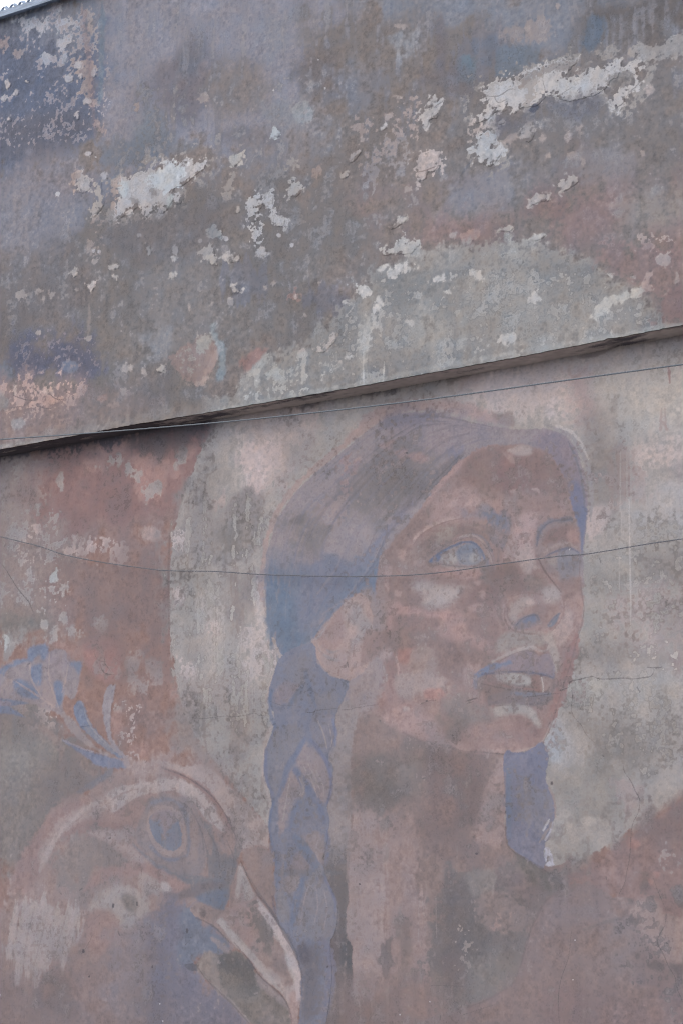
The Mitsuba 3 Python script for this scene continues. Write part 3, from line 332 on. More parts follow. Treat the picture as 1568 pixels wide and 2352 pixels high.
LOWER = '''
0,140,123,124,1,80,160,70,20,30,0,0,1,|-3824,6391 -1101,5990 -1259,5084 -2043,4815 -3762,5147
0,145,136,138,0.8,80,160,70,20,30,0,0,1,|-3777,5454 -2514,5304 -2570,4218 -3717,4240
0,135,118,119,0.8,80,90.8,70,20,30,0,0,1,|-2971,4912 -1600,4839 -1588,4275 -2759,4306
0,131,126,128,1,30,40,36,14,18,0,0,1,|-3698,3868 -2735,3658 -2701,2741 -3625,2419
0,129,123,125,0.8,60,40,36,14,18,0,0,1,|-2727,3444 -2089,3268 -2616,2912 -3056,2404 -3625,2419 -2887,2818
0,121,119,120,0.8,59.5,39.7,36,14,18,0,0,1,|-3585,4579 -2957,4557 -2877,4331 -3573,4317
0,154,153,157,0.5,42.4,28.3,28.3,14,18,0,0,1,|-3576,4392 -3140,4391 -3180,4211 -3567,4205
0,143,120,121,1,80,119.1,70,20,30,0,0,1,|-3128,5838 -2161,5820 -1536,5952 -1229,5908 -1563,5163 -3084,5342
0,160,135,134,0.8,14,0,9,9,10,0,0,1,|-2067,5715 -1887,5746 -1706,5649 -1722,5361 -1967,5355 -2040,5547
0,160,135,134,0.8,14,0,3.2,4.5,7,0,0,1,|-2417,5892 -2141,5891 -2160,5783 -2367,5774
0,160,135,134,0.8,14,0,3.5,4.9,7.6,0,0,1,|-2553,5762 -2343,5752 -2363,5625 -2527,5684
0,160,135,134,0.8,14,0,3.2,4.4,7,0,0,1,|-1729,5670 -1617,5637 -1549,5520 -1614,5474 -1727,5579
0,160,135,134,0.8,14,0,3.6,5,7.9,0,0,1,|-1575,5740 -1400,5752 -1420,5647 -1551,5610
0,165,137,136,0.6,12,0,5.6,7.8,10,0,0,1,|-2020,5654 -1840,5630 -1745,5400 -1945,5353
0,164,158,159,0.8,8,0,13.4,13.4,10,0,0,1,|-2285,5744 -2159,5746 -2169,5673 -2272,5687
0,164,158,159,0.8,8,0,17.6,17.6,10,0,0,1,|-2111,5666 -1974,5611 -1971,5501 -2063,5550
0,164,158,159,0.8,8,0,16.2,16.2,10,0,0,1,|-1575,5722 -1487,5728 -1507,5622 -1562,5629
0,164,158,159,0.8,7.7,0,8.7,8.7,8.7,0,0,1,|-2482,5715 -2388,5702 -2410,5659
0,164,158,159,0.8,8,0,21.7,21.7,10,0,0,1,|-1948,5462 -1791,5478 -1744,5364 -1878,5362
0,164,158,159,0.8,8,0,27.1,27.1,10,0,0,1,|-3348,5829 -3150,5765 -3168,5616 -3341,5676
0,164,158,159,0.8,8,0,20.2,20.2,10,0,0,1,|-3070,5604 -2948,5551 -2968,5440 -3066,5490
0,164,158,159,0.8,8,0,13.3,13.3,10,0,0,1,|-2834,5686 -2762,5677 -2781,5530 -2842,5575
0,164,158,159,0.8,8,0,9.7,9.7,9.7,0,0,1,|-1639,5603 -1551,5628 -1594,5561
0,147,140,142,0.7,60,30,60,30,30,0,0,1,|-3651,5947 -3060,5943 -3086,5387 -3625,5406
0,147,126,126,0.6,60,40,36,14,18,0,0,1,|-3250,5835 -2957,5778 -2896,5451 -3187,5505
0,169,154,154,0.85,6,0,50,40,10,10,20,1,|-3222,5178 -2884,5140 -2137,4947 -2133,4839 -2594,4906 -3213,4971
0,163,157,159,0.75,8,20,50,40,20,10,30,1,|-3574,5369 -2844,5321 -2722,4572 -3536,4574
0,165,150,151,0.8,12,0,3.1,4.3,5,0,0,1,|-1961,5108 -1827,5111 -1736,5029 -1846,4997 -1936,5025
0,173,159,160,0.85,7,0,16.8,16.8,0,0,0,1,|-2786,5036 -2646,5058 -2550,4992 -2619,4963 -2737,4976
0,173,159,160,0.85,7,0,20.7,20.7,0,0,0,1,|-2275,5017 -2115,4981 -2101,4871 -2180,4880
0,173,159,160,0.85,7,0,9,9,0,0,0,1,|-2507,5079 -2462,5111 -2447,4999 -2493,5004
0,173,159,160,0.85,7,0,17.3,17.3,0,0,0,1,|-3129,5280 -3033,5287 -3030,5193 -3102,5202
0,173,159,160,0.85,5.3,0,6,6,0,0,0,1,|-3174,5191 -3102,5192 -3100,5155
0,173,159,160,0.85,7,0,10.6,10.6,0,0,0,1,|-2369,5100 -2277,5072 -2297,5001
0,173,159,160,0.85,5.4,0,6.1,6.1,0,0,0,1,|-2672,5134 -2625,5129 -2623,5074
0,134,119,120,0.7,60,40,36,14,18,0,0,1,|-2735,4921 -1691,4970 -1631,4258 -2117,4265 -2438,4401
0,128,114,116,0.7,60,40,36,14,18,0,0,1,|-1991,4574 -1638,4575 -1631,4258 -2073,4297
0,172,177,182,0.75,12.3,0,14,14,14,0,0,1,|-2806,4809 -2817,4776 -2846,4765 -2877,4782 -2891,4817 -2880,4850 -2850,4861 -2820,4844
0,163,158,160,0.75,14,0,22.8,22.8,16,0,0,1,|-2656,4693 -2675,4643 -2724,4627 -2774,4653 -2797,4707 -2779,4757 -2729,4773 -2679,4747
0,163,158,160,0.75,9.1,0,10.3,10.3,10.3,0,0,1,|-2889,4405 -2906,4386 -2950,4381 -2994,4394 -3013,4416 -2995,4435 -2952,4440 -2908,4427
0,163,158,160,0.75,14,0,18.8,18.8,16,0,0,1,|-2773,4304 -2787,4259 -2827,4243 -2867,4266 -2886,4314 -2871,4359 -2832,4374 -2791,4352
0,163,158,160,0.75,14,0,15.9,15.9,15.9,0,0,1,|-2277,4351 -2296,4319 -2344,4310 -2393,4328 -2414,4363 -2395,4394 -2347,4403 -2299,4385
0,163,158,160,0.75,14,0,16.4,16.4,16,0,0,1,|-2504,4308 -2530,4277 -2595,4269 -2661,4288 -2690,4324 -2664,4355 -2598,4363 -2533,4343
0,172,177,182,0.75,14,0,18.3,18.3,16,0,0,1,|-3338,4297 -3355,4260 -3399,4247 -3444,4267 -3465,4308 -3448,4346 -3404,4358 -3358,4338
0,163,158,160,0.75,8,0,9.1,9.1,9.1,0,0,1,|-3159,4282 -3180,4266 -3230,4263 -3282,4274 -3304,4294 -3284,4311 -3233,4314 -3181,4302
0,163,158,160,0.75,14,0,18.2,18.2,16,0,0,1,|-1924,4038 -1938,3989 -1975,3971 -2014,3995 -2031,4046 -2016,4095 -1979,4112 -1941,4089
0,163,158,160,0.75,14,0,21.7,21.7,16,0,0,1,|-1733,3953 -1751,3905 -1797,3888 -1844,3912 -1865,3963 -1847,4011 -1801,4028 -1754,4004
0,173,171,174,0.75,14,0,21.9,21.9,16,0,0,1,|-1817,3803 -1848,3761 -1925,3748 -2004,3771 -2038,3818 -2007,3861 -1929,3873 -1850,3849
0,163,158,160,0.75,10.7,0,12.1,12.1,12.1,0,0,1,|-2086,3656 -2103,3632 -2143,3625 -2185,3638 -2203,3664 -2186,3687 -2146,3695 -2104,3682
0,163,158,160,0.75,13.2,0,15,15,15,0,0,1,|-1976,4007 -1988,3970 -2019,3957 -2051,3975 -2065,4014 -2053,4050 -2022,4063 -1990,4045
0,163,158,160,0.75,10.9,0,12.4,12.4,12.4,0,0,1,|-2694,4442 -2707,4417 -2739,4410 -2773,4423 -2788,4450 -2775,4475 -2742,4483 -2709,4469
0,163,158,160,0.75,13.1,0,14.8,14.8,14.8,0,0,1,|-1709,3864 -1721,3828 -1752,3815 -1783,3833 -1797,3870 -1785,3907 -1754,3920 -1723,3902
0,163,158,160,0.75,9.5,0,10.8,10.8,10.8,0,0,1,|-1575,4062 -1583,4013 -1604,3995 -1626,4017 -1636,4067 -1628,4115 -1607,4134 -1585,4112
0,156,128,128,1,20,0,9,9,0,0,0,1,|-2546,4195 -2433,4239 -2161,4216 -2110,4017 -2152,3915 -2285,3872 -2424,3971 -2495,4047
0,165,148,148,0.8,9,0,44,34,0,10,8,1,|-2498,4137 -2316,4140 -2134,4090 -2152,3915 -2356,3965
4,114,101,103,0.7,2,0,0.9,0.9,0,0,0,1,|-2407,4147 -2359,4072 -2268,4047
4,114,101,103,0.7,2,0,0.9,0.9,0,0,0,1,|-2336,4035 -2288,3960 -2175,3934
4,114,101,103,0.7,2,0,0.9,0.9,0,0,0,1,|-2271,4136 -2291,4049 -2244,3992
4,114,101,103,0.7,2,0,0.9,0.9,0,0,0,1,|-2201,4077 -2133,4037
0,136,119,120,0.6,60,40,36,14,18,0,0,1,|-2619,4309 -1631,4223 -1575,3630 -1787,3472 -2090,3317 -2195,3847 -2110,4017
0,128,115,117,0.7,60,40,36,14,18,0,0,1,|-2102,3736 -1575,3665 -1614,3461 -1915,3342 -2095,3491
0,155,132,131,0.7,14,0,3,4.2,0,0,0,1,|-2211,3638 -2099,3630 -2095,3491 -2160,3425 -2207,3498
0,155,132,131,0.7,13.8,0,2.8,3.9,0,0,0,1,|-2003,3347 -1828,3371 -1826,3268 -1956,3258
0,155,132,131,0.7,11.6,0,2.3,3.2,0,0,0,1,|-1621,3771 -1534,3765 -1533,3679 -1598,3701
0,155,132,131,0.7,14,0,3,4.3,0,0,0,1,|-2851,4256 -2523,4193 -2566,4089 -2659,4132
0,166,153,154,0.75,6,0,40,36,0,6,8,1,|-2056,3680 -1945,3672 -1954,3586 -2030,3548
0,166,153,154,0.75,6,0,40,36,0,6,8,1,|-2049,3436 -1950,3430 -1960,3379
0,166,153,154,0.75,6,0,40,36,0,6,8,1,|-2001,3295 -1891,3272 -1955,3224
0,166,153,154,0.75,6,0,40,36,0,6,8,1,|-2993,3707 -2829,3696 -2824,3571 -2919,3613
0,166,153,154,0.75,6,0,40,36,0,6,8,1,|-3277,3690 -3134,3681 -3152,3556 -3249,3598
0,166,153,154,0.75,6,0,40,36,0,6,8,1,|-3220,3759 -3089,3750 -3110,3679
0,166,153,154,0.75,6,0,40,36,0,6,8,1,|-3059,3586 -2964,3562 -3009,3529
0,132,123,125,0.7,57,38,36,14,18,0,0,1,|-3398,3716 -2779,3604 -2771,3390 -3387,3462
0,131,127,128,0.8,60,40,36,14,18,0,0,1,|-3537,3579 -2774,3462 -2718,3218 -3515,3126
0,139,126,127,0.6,12,0,3.5,4.8,5,0,0,1,|-2988,3582 -2750,3460 -2649,3215 -2741,3219 -2771,3390
0,162,157,158,1,6,0,6,6,0,0,0,1,halo|-1277,6161 -1177,5911 -1313,5732 -1439,5498 -1543,5260 -1612,4983 -1639,4631 -1632,4279 -1615,4103 -1562,3856 -1471,3575 -1305,3327 -1017,3044 -770,2769 -568,2631 428,2316 1663,2255 1832,2310 2099,2420 2430,2607 2716,2798 3138,3100 3268,6090 835,6178
0,144,137,139,0.8,60,40,36,14,18,0,0,1,|-1576,3699 -1403,3619 -1294,3425 -1144,3231 -1353,3175 -1612,3359
0,178,166,167,0.8,40,20,60,30,20,0,0,1,|-1018,6193 -104,6052 -426,5471 -754,5234 -1010,5549
0,174,166,167,0.9,60,40,36,14,18,0,0,1,|-619,5961 772,5991 1693,6027 2954,5994 2939,5619 2117,5490 1960,5416 1215,5589 387,5812
0,184,172,173,0.8,60,20,50,24,0,0,0,1,|1072,5944 1440,5952 1866,5852 2071,5690 1962,5513 1540,5574 1216,5688
0,161,142,142,0.7,55.2,0,36.8,30,10,0,0,1,|1934,5776 2176,5738 2167,5451 1995,5443
0,174,168,166,0.9,60,40,36,14,18,0,0,1,|2176,5738 2942,5681 2927,5309 2366,5295 2236,5472
0,160,155,155,0.6,39.5,26.3,26.3,14,18,0,0,1,|-7,5940 1073,5961 1146,5899 771,5822 -7,5766
0,143,136,137,0.7,48.6,32.4,32.4,14,18,0,0,1,|2065,5465 2237,5504 2297,5241 2260,5120 2090,5143
0,161,157,158,0.7,38.9,25.9,25.9,14,18,0,0,1,|2248,5312 2403,5385 2431,5223 2328,5143
0,135,129,130,0.7,56.7,37.8,36,14,18,0,0,1,|2107,5140 2362,5169 2282,4747 2080,4771
0,180,169,170,0.9,41.8,10,27.9,27.9,20,0,0,1,|2397,5196 2922,5186 2915,5002 2606,5012 2426,5067
0,167,153,154,0.7,9,0,60,40,30,14,8,1,|2359,5075 2639,5007 2582,4798 2352,4857
0,143,134,136,0.8,54.5,36.3,36,14,18,0,0,1,|2624,5040 2917,5048 2909,4849 2778,4804 2637,4946
0,171,167,170,0.8,60,40,36,14,18,0,0,1,|2620,4948 2909,4849 2900,4606 2512,4652
0,148,135,136,0.6,16,10,16,10,21,0,0,1,|2296,5210 2429,5160 2386,4853 2270,4899
8,175,169,169,0.5,3.4,0,1.8,1.8,1.8,0,0,1,|2329,5174 2317,4743
8,175,169,169,0.5,3.4,0,1.8,1.8,1.8,0,0,1,|2379,5167 2367,4737
8,175,169,169,0.5,3.4,0,1.8,1.8,1.8,0,0,1,|2409,5163 2397,4733
8,175,169,169,0.5,3.4,0,1.8,1.8,1.8,0,0,1,|2528,5147 2515,4719
8,175,169,169,0.5,3.4,0,1.8,1.8,1.8,0,0,1,|2627,5133 2614,4708
10,155,136,136,0.6,4.2,0,2.2,2.2,2.2,0,0,1,|2654,5443 2641,5288
10,155,136,136,0.6,4.2,0,2.2,2.2,2.2,0,0,1,|2679,5439 2682,5282
10,155,136,136,0.6,4.2,0,2.2,2.2,2.2,0,0,1,|2659,5348 2698,5280
11,153,130,131,0.9,3,0,2.4,2.4,0,0,0,1,|2715,5741 2721,5677 2723,5613
0,165,150,151,0.6,34.1,22.7,22.7,14,18,0,0,1,|1073,5994 1220,5921 1145,5832 1034,5849
0,165,143,144,0.75,16,0,7,9,0,0,0,1,|348,5800 808,5783 1179,5677 1359,5535 1214,5556 769,5721 386,5675 -7,5542 112,5663
0,127,114,115,0.6,9,0,2.1,2.9,4.6,0,0,1,|1306,5609 1468,5569 1485,5484 1359,5519
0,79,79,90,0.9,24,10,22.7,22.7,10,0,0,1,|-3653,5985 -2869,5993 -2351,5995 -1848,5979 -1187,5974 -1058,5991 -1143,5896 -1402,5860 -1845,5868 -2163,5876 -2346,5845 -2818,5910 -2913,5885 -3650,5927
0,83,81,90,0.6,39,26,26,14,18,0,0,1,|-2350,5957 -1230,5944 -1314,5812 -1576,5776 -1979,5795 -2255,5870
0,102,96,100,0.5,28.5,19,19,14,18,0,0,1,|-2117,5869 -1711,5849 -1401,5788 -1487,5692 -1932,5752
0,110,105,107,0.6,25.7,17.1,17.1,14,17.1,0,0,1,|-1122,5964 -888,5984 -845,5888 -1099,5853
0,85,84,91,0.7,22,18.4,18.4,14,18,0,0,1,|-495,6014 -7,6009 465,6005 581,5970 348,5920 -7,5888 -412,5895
0,110,106,108,0.6,13.3,8.9,8.9,8.9,8.9,0,0,1,|885,5965 1147,5982 1183,5943 1035,5916 922,5909
0,130,121,123,0.7,5.6,0,1.1,1.6,2.5,0,0,1,|2008,5927 2268,5949 2284,5930 2111,5894
0,144,135,136,0.6,8.5,0,1.7,2.4,3.7,0,0,1,|2456,5982 2953,5978 2951,5915 2555,5934
0,167,161,163,0.6,60,40,36,14,18,0,0,1,|-1143,5932 -761,5947 -800,5598 -1009,5520 -1268,5662 -1396,5500 -1479,5331 -1542,5203 -1265,5483
0,183,169,170,0.9,7,0,24.1,24,10,0,0,1,|-840,5463 -715,5481 -724,5343 -796,5229 -859,5325
0,183,169,170,0.9,6.9,0,7.8,7.8,7.8,0,0,1,|-569,5392 -447,5446 -426,5409 -548,5355
0,183,169,170,0.9,6.7,0,7.6,7.6,7.6,0,0,1,|-796,5264 -754,5277 -775,5227
0,183,169,170,0.9,7,0,9.2,9.2,9.2,0,0,1,|-569,5305 -507,5315 -527,5265
0,182,168,169,0.8,20,0,38.7,20,10,0,0,1,|-905,5666 -571,5673 -488,5521 -590,5413 -757,5487 -946,5512
0,149,144,145,0.7,60,40,36,14,18,0,0,1,|-1417,5502 -1010,5591 -965,5338 -1303,5175 -1521,5201
0,149,142,144,0.7,55.6,37.1,36,14,18,0,0,1,|-550,5635 -305,5635 -345,5433 -508,5384
0,134,125,127,0.6,43.3,28.9,28.9,14,18,0,0,1,|-1070,5281 -754,5259 -752,5067 -1089,5107
0,170,157,158,0.7,7,0,21.3,21.3,0,0,0,1,|-1219,5281 -1091,5301 -1090,5195 -1217,5164
7,184,177,178,0.7,2.9,0,1.5,1.5,1.5,0,0,1,|-981,5801 -979,5623
7,184,177,178,0.7,2.9,0,1.5,1.5,1.5,0,0,1,|-954,5815 -951,5583
7,184,177,178,0.7,2.9,0,1.5,1.5,1.5,0,0,1,|-927,5740 -926,5615
7,184,177,178,0.7,2.9,0,1.5,1.5,1.5,0,0,1,|-735,5414 -734,5326
7,184,177,178,0.7,2.9,0,1.5,1.5,1.5,0,0,1,|-892,5434 -891,5329
0,143,137,139,0.8,60,30,80,30,40,0,0,1,|-1566,5277 -753,5179 -749,4762 -1167,4702 -1620,4750
0,120,116,116,0.6,54.2,20,36.2,30,30,0,0,1,|-1215,5023 -919,5024 -958,4785 -1169,4807
0,149,145,145,0.7,60,30,58.3,30,58.3,0,0,1,|-1643,4770 -1252,4694 -1246,4328 -1610,4256
0,133,124,126,0.7,60,20,46.9,30,46.9,0,0,1,|-1082,4676 -768,4609 -785,4218 -1054,4173
0,173,167,168,0.7,16,10,16,10,43.1,0,0,1,|-1377,4479 -1122,4489 -1072,3936 -1238,3846 -1369,4062
0,180,171,172,0.8,14,0,4.4,6.1,5,0,0,1,|-810,4596 -727,4588 -661,4139 -558,3912 -659,3870 -784,4150
0,180,170,171,0.8,24,0,40,24,10,0,0,1,|-909,4229 -703,4177 -538,3910 -699,3772 -883,3802
0,144,138,139,0.6,60,40,36,14,18,0,0,1,|-1544,4216 -1244,4190 -1240,3949 -1494,3865
0,182,171,172,0.9,7,0,23.5,23.5,10,0,0,1,|-1615,4997 -1517,5040 -1450,4908 -1470,4857 -1602,4925
0,182,171,172,0.9,7,0,20.2,20.2,10,0,0,1,|-1617,4590 -1530,4599 -1485,4490 -1592,4465
0,182,171,172,0.9,7,0,20.9,20.9,10,0,0,1,|-1517,3953 -1410,3954 -1365,3856 -1429,3826 -1494,3865
0,182,171,172,0.9,7,0,22.3,22.3,10,0,0,1,|-1277,4262 -1161,4303 -1138,4181 -1244,4172
0,182,171,172,0.9,7,0,9.8,9.8,9.8,0,0,1,|-1583,4045 -1497,4021 -1517,3971
0,151,143,145,0.7,60,40,36,14,18,0,0,1,|-1494,3865 -863,3818 -819,3579 -1402,3550 -1512,3695
0,153,149,150,0.7,60,40,36,14,18,0,0,1,|-1296,3561 -778,3543 -695,3405 -773,3118 -1143,3137
0,135,126,128,0.6,56.4,20,37.6,30,37.6,0,0,1,|-1066,3529 -818,3513 -857,3315 -1020,3224
0,117,113,114,0.45,40,24,44,60,50,8,24,1,|-1608,5211 -711,5104 -558,3895 -656,3485 -1359,3531 -1609,4221
0,180,176,175,0.7,10,16,50,34,60,8,50,1,|-1608,5211 -711,5104 -558,3895 -656,3485 -1359,3531 -1609,4221
14,117,100,101,0.6,5.9,0,3.1,3.1,3.1,0,0,1,|-1648,5037 -1652,4682 -1631,4258
12,132,125,127,0.6,5,0,2.6,2.6,2.6,0,0,1,|-1277,3644 -1277,3441 -1226,3141
7,176,172,171,0.6,2.9,0,1.5,1.5,1.5,0,0,1,|-822,3882 -819,3579
7,176,172,171,0.6,2.9,0,1.5,1.5,1.5,0,0,1,|-797,3813 -794,3478
7,176,172,171,0.6,2.9,0,1.5,1.5,1.5,0,0,1,|-1262,3745 -1259,3575
7,176,172,171,0.6,2.9,0,1.5,1.5,1.5,0,0,1,|-1000,5138 -998,4998
7,176,172,171,0.6,2.9,0,1.5,1.5,1.5,0,0,1,|-1195,4427 -1186,3910
7,176,172,171,0.6,2.9,0,1.5,1.5,1.5,0,0,1,|-1162,4390 -1155,3942
0,161,157,157,0.9,60,40,36,14,18,0,0,1,|2038,4494 2780,4504 2884,4221 2766,4142 2332,4216 2012,4155
0,182,169,170,0.8,16,0,5.5,7.7,10,0,0,1,|2029,4777 2233,4784 2177,4603 2040,4572
0,137,131,132,0.8,50,30,33.3,30,20,0,0,1,|2406,4454 2890,4371 2882,4161 2497,4215
0,139,135,135,0.6,55.9,30,37.3,30,20,0,0,1,|2018,4402 2336,4338 2329,4124 2012,4155
0,171,157,158,0.8,26,20,60,40,0,20,4,1,|2196,4137 2882,4161 2869,3834 2610,3736 2220,3829 2143,4019
0,150,146,145,0.7,53.3,20,35.5,30,0,0,0,1,|1977,4127 2195,4106 2185,3771 1951,3790
0,141,134,136,0.6,60,20,49.1,36,0,0,0,1,|2556,4042 2879,4072 2861,3627 2640,3674
0,135,129,130,0.6,47.9,20,32,32,0,0,0,1,|1936,3853 2320,3851 2610,3736 2606,3617 1948,3668
0,168,164,162,0.8,20,26.1,26.1,14,18,0,0,1,|1912,3579 2147,3592 2211,3527 2075,3415 1924,3426
0,163,159,160,0.8,60,40,36,14,18,0,0,1,|2212,3557 2859,3568 2846,3246 2302,3280
0,138,125,127,0.7,33.4,22.3,22.3,14,18,0,0,1,|2641,3704 2865,3715 2859,3568 2701,3580
0,135,130,130,0.8,60,20,57.4,34,0,0,0,1,|1839,3401 2303,3310 2618,3054 2453,2916 2095,2964 1900,3155
0,162,161,167,0.7,24,0,6,8.4,5,0,0,1,|1680,3137 1770,3360 1886,3246 1929,2979 1794,2949
0,161,156,157,0.7,60,40,36,14,18,0,0,1,|2465,3270 2847,3275 2833,2897 2581,2910
0,113,111,112,0.45,40,34,44,64,10,8,26,1,|2006,4560 2832,4529 2776,3045 1798,3100 1953,3851
0,178,172,170,0.7,10,20,60,44,10,8,52,1,|2006,4560 2832,4529 2776,3045 1798,3100 1953,3851
7,179,174,175,0.85,2.9,0,1.5,1.5,0,0,0,1,|2385,4828 2378,4426 2374,4089 2366,3938
7,175,169,170,0.6,2.9,0,1.5,1.5,1.5,0,0,1,|2324,4742 2318,4572
7,175,169,170,0.6,2.9,0,1.5,1.5,1.5,0,0,1,|2514,4719 2507,4504
7,175,169,170,0.6,2.9,0,1.5,1.5,1.5,0,0,1,|2615,4707 2611,4585
7,175,169,170,0.6,2.9,0,1.5,1.5,1.5,0,0,1,|2297,4435 2290,4189
7,175,169,170,0.6,2.9,0,1.5,1.5,1.5,0,0,1,|2002,3511 1998,3360
0,143,139,138,0.8,60,20,60,34,0,0,0,1,|1692,2945 1964,3037 2276,2961 2215,2580 1868,2534 1754,2687
0,166,153,154,0.8,14,22.1,22.1,14,18,0,0,1,|2225,2904 2386,2837 2413,2690 2314,2635 2253,2755
0,161,155,155,0.7,14,0,4.3,6,5,0,0,1,|2382,2735 2837,3019 2831,2845 2442,2586 2327,2532
0,169,164,164,0.7,16,22.3,22.3,14,18,0,0,1,|1753,2672 1855,2698 1885,2563 1783,2492 1714,2420
0,171,165,164,0.7,6,0,1.2,1.7,2.6,0,0,1,|1954,2634 2102,2629 2068,2586 1969,2589
0,165,159,159,0.7,23.7,15.8,15.8,14,15.8,0,0,1,|2083,2526 2248,2579 2228,2463 2047,2425
0,151,147,146,0.6,47.2,31.5,31.5,14,18,0,0,1,|1749,2478 2180,2479 1978,2324 1794,2270
0,177,177,191,0.95,3,0,3,4,0,0,0,1,|1663,2436 1714,2420 1737,2330 1793,2240 1710,2272 1660,2310
0,162,166,175,0.7,11,0,2.7,3.8,5,0,0,1,|1672,3160 1733,3225 1799,3130 1813,3024 1753,3012 1704,3090
0,139,126,127,1,3,0,3,4,0,0,0,1,neck|78,3865 436,3643 1372,3513 1355,2594 1698,2313 1864,2280 1230,1052 52,1029
0,146,139,143,1,12,0,8,9,5,0,0,1,shade|-179,3753 247,3721 85,3215 83,2012 -175,2016
0,105,102,107,0.85,60,40,36,14,18,0,0,1,|-168,2268 99,2199 75,1029 -325,1021
0,91,93,99,0.7,11,0,2.8,3.9,5,0,0,1,|-7,1814 87,1844 96,1505 -7,1536
0,126,117,119,0.7,59.7,39.8,36,14,18,0,0,1,|-121,1566 142,1505 105,1124 -120,1120
0,150,134,135,1,12,0,14,10,30,0,0,1,|107,2722 371,2743 647,2654 662,2267 731,1960 726,1492 601,1567 365,1582 290,1460 142,1475 96,1659
0,157,143,145,0.9,16,10,16,10,38.1,0,0,1,|98,2786 296,2762 349,2244 346,1567 272,1460 142,1490 97,1968
0,111,106,110,0.8,10,10,10.6,10,10.6,0,0,1,|347,1781 421,1811 392,1567 346,1567
0,120,113,115,0.6,16,10,16,10,17.8,0,0,1,|486,1963 604,1931 566,1658 493,1597
0,107,102,106,0.7,7.3,0,1.5,2,3.2,0,0,1,|583,1613 637,1613 628,1530 592,1545
0,114,109,110,0.8,60,40,36,14,18,0,0,1,|108,3137 743,3165 777,2944 557,2829 296,2793 145,2784
0,111,108,110,0.6,43.4,28.9,28.9,14,18,0,0,1,|146,2975 465,2959 408,2773 202,2781
0,132,125,127,0.7,12,0,6,8.4,0,0,0,1,|447,3055 742,3071 776,2851 594,2843 483,2911
0,129,114,115,0.8,60,40,36,14,18,0,0,1,|743,3102 1174,3110 1207,2923 1096,2652 881,2537 665,2638
0,120,109,111,0.6,40.1,26.7,26.7,14,18,0,0,1,|994,2934 1171,2925 1132,2682 954,2658
0,159,142,143,1,18,0,7.1,9,5,0,0,1,|1206,2877 1278,2981 1370,3038 1356,2491 1129,2476 1095,2561 1168,2741
0,131,117,118,0.8,60,40,36,14,18,0,0,1,|665,2638 1094,2515 1373,2460 1266,2283 878,2292 662,2359
0,122,116,118,1,24,10,40,36,30,0,0,1,|731,1960 878,2292 1020,2304 1266,2283 1492,2397 1660,2303 1825,2181 1672,2081 1585,1964 1496,1759 1406,1524 1147,1406 902,1344 744,1507
0,111,108,108,0.8,14,0,3.3,4.7,5,0,0,1,|1424,2414 1560,2350 1817,2181 1707,2124 1540,2216
0,130,117,119,0.8,53.7,35.8,35.8,14,18,0,0,1,|1265,2268 1541,2276 1606,2156 1536,2039 1332,2102
0,107,103,108,0.75,60,10,40,41.7,41.7,0,0,1,|842,2263 967,2290 1017,2077 1083,1806 1012,1702 800,1718
0,105,104,109,0.6,16,10,16,10,33.1,0,0,1,|1015,1957 1191,1984 1221,1716 1011,1627
0,144,131,132,0.7,12,0,8,9,10,0,0,1,|1159,2165 1333,2161 1535,2009 1533,1920 1362,1863 1155,1925
0,141,135,136,0.7,12,0,4.1,5.8,9.1,0,0,1,|1056,2288 1266,2298 1264,2163 1088,2136
0,164,142,140,0.7,9,0,40,36,0,6,6,1,|1244,2043 1329,1982 1320,1923 1260,1953
0,133,129,130,0.7,60,40,36,14,18,0,0,1,|1012,1687 1426,1686 1389,1524 1147,1413 1079,1509
0,116,105,107,0.6,36.1,24.1,24.1,14,18,0,0,1,|853,1687 1012,1717 1009,1508 868,1508
0,148,141,141,0.8,4,0,30,60,0,6,34,1,|944,1867 1050,1896 1081,1657 1011,1627
6,148,139,141,0.6,2.5,0,1.3,1.3,1.3,0,0,1,|790,2111 794,1838
7,156,149,151,0.6,2.9,0,1.5,1.5,1.5,0,0,1,|651,2114 643,1809
5,157,148,150,0.6,2.1,0,1.1,1.1,1.1,0,0,1,|678,2114 703,1869
8,144,135,137,0.5,3.4,0,1.8,1.8,1.8,0,0,1,|969,2473 963,2290
0,137,121,122,0.7,60,40,36,14,18,0,0,1,|105,1536 726,1507 758,1135 105,1124
34,163,146,146,0.85,3,0,7.5,6,0,0,0,1,|-695,4264 -739,4541 -724,4746 -660,4963 -555,5141 -352,5330 -111,5470 128,5609 363,5723 602,5749 830,5699
20,149,145,151,0.8,3,0,3,4,0,0,0,1,|1737,5458 1944,5354 2053,5154 2097,4914 2081,4696
14,178,172,173,0.8,3,0,3,3.1,0,0,0,1,|1779,5461 1972,5357 2084,5150
0,146,139,146,1,3,0,3,4,0,0,0,1,hair|-696,4332 -714,4539 -703,4709 -648,4927 -546,5105 -344,5294 -103,5435 135,5574 371,5688 602,5718 904,5657 1199,5541 1488,5464 1754,5426 1926,5325 2025,5145 2067,4918 2054,4714 2014,4484 1879,4155 437,3901 170,3597 -257,3627 -538,3914 -620,4105
0,143,135,144,0.7,30,10,30,12,0,0,0,1,|386,5709 807,5690 1214,5572 1680,5440 1854,5351 1937,5227 1678,5343 1212,5457 990,5356 727,5291 462,5427
0,129,128,144,0.4,30,22.2,22.2,14,18,0,0,1,|1031,5616 1322,5475 1284,5381 1138,5401
0,123,123,141,0.6,19.1,12.7,12.7,12.7,12.7,0,0,1,|386,5675 731,5693 881,5604 578,5614
0,125,124,143,0.7,20,22.5,22.5,14,18,0,0,1,|916,5399 1065,5412 1082,5343 989,5256 896,5318
0,125,120,124,0.75,60,20,70,40,10,0,0,1,|72,5378 578,5529 841,5376 914,5266 650,5084 497,4960 111,4966 -166,5083
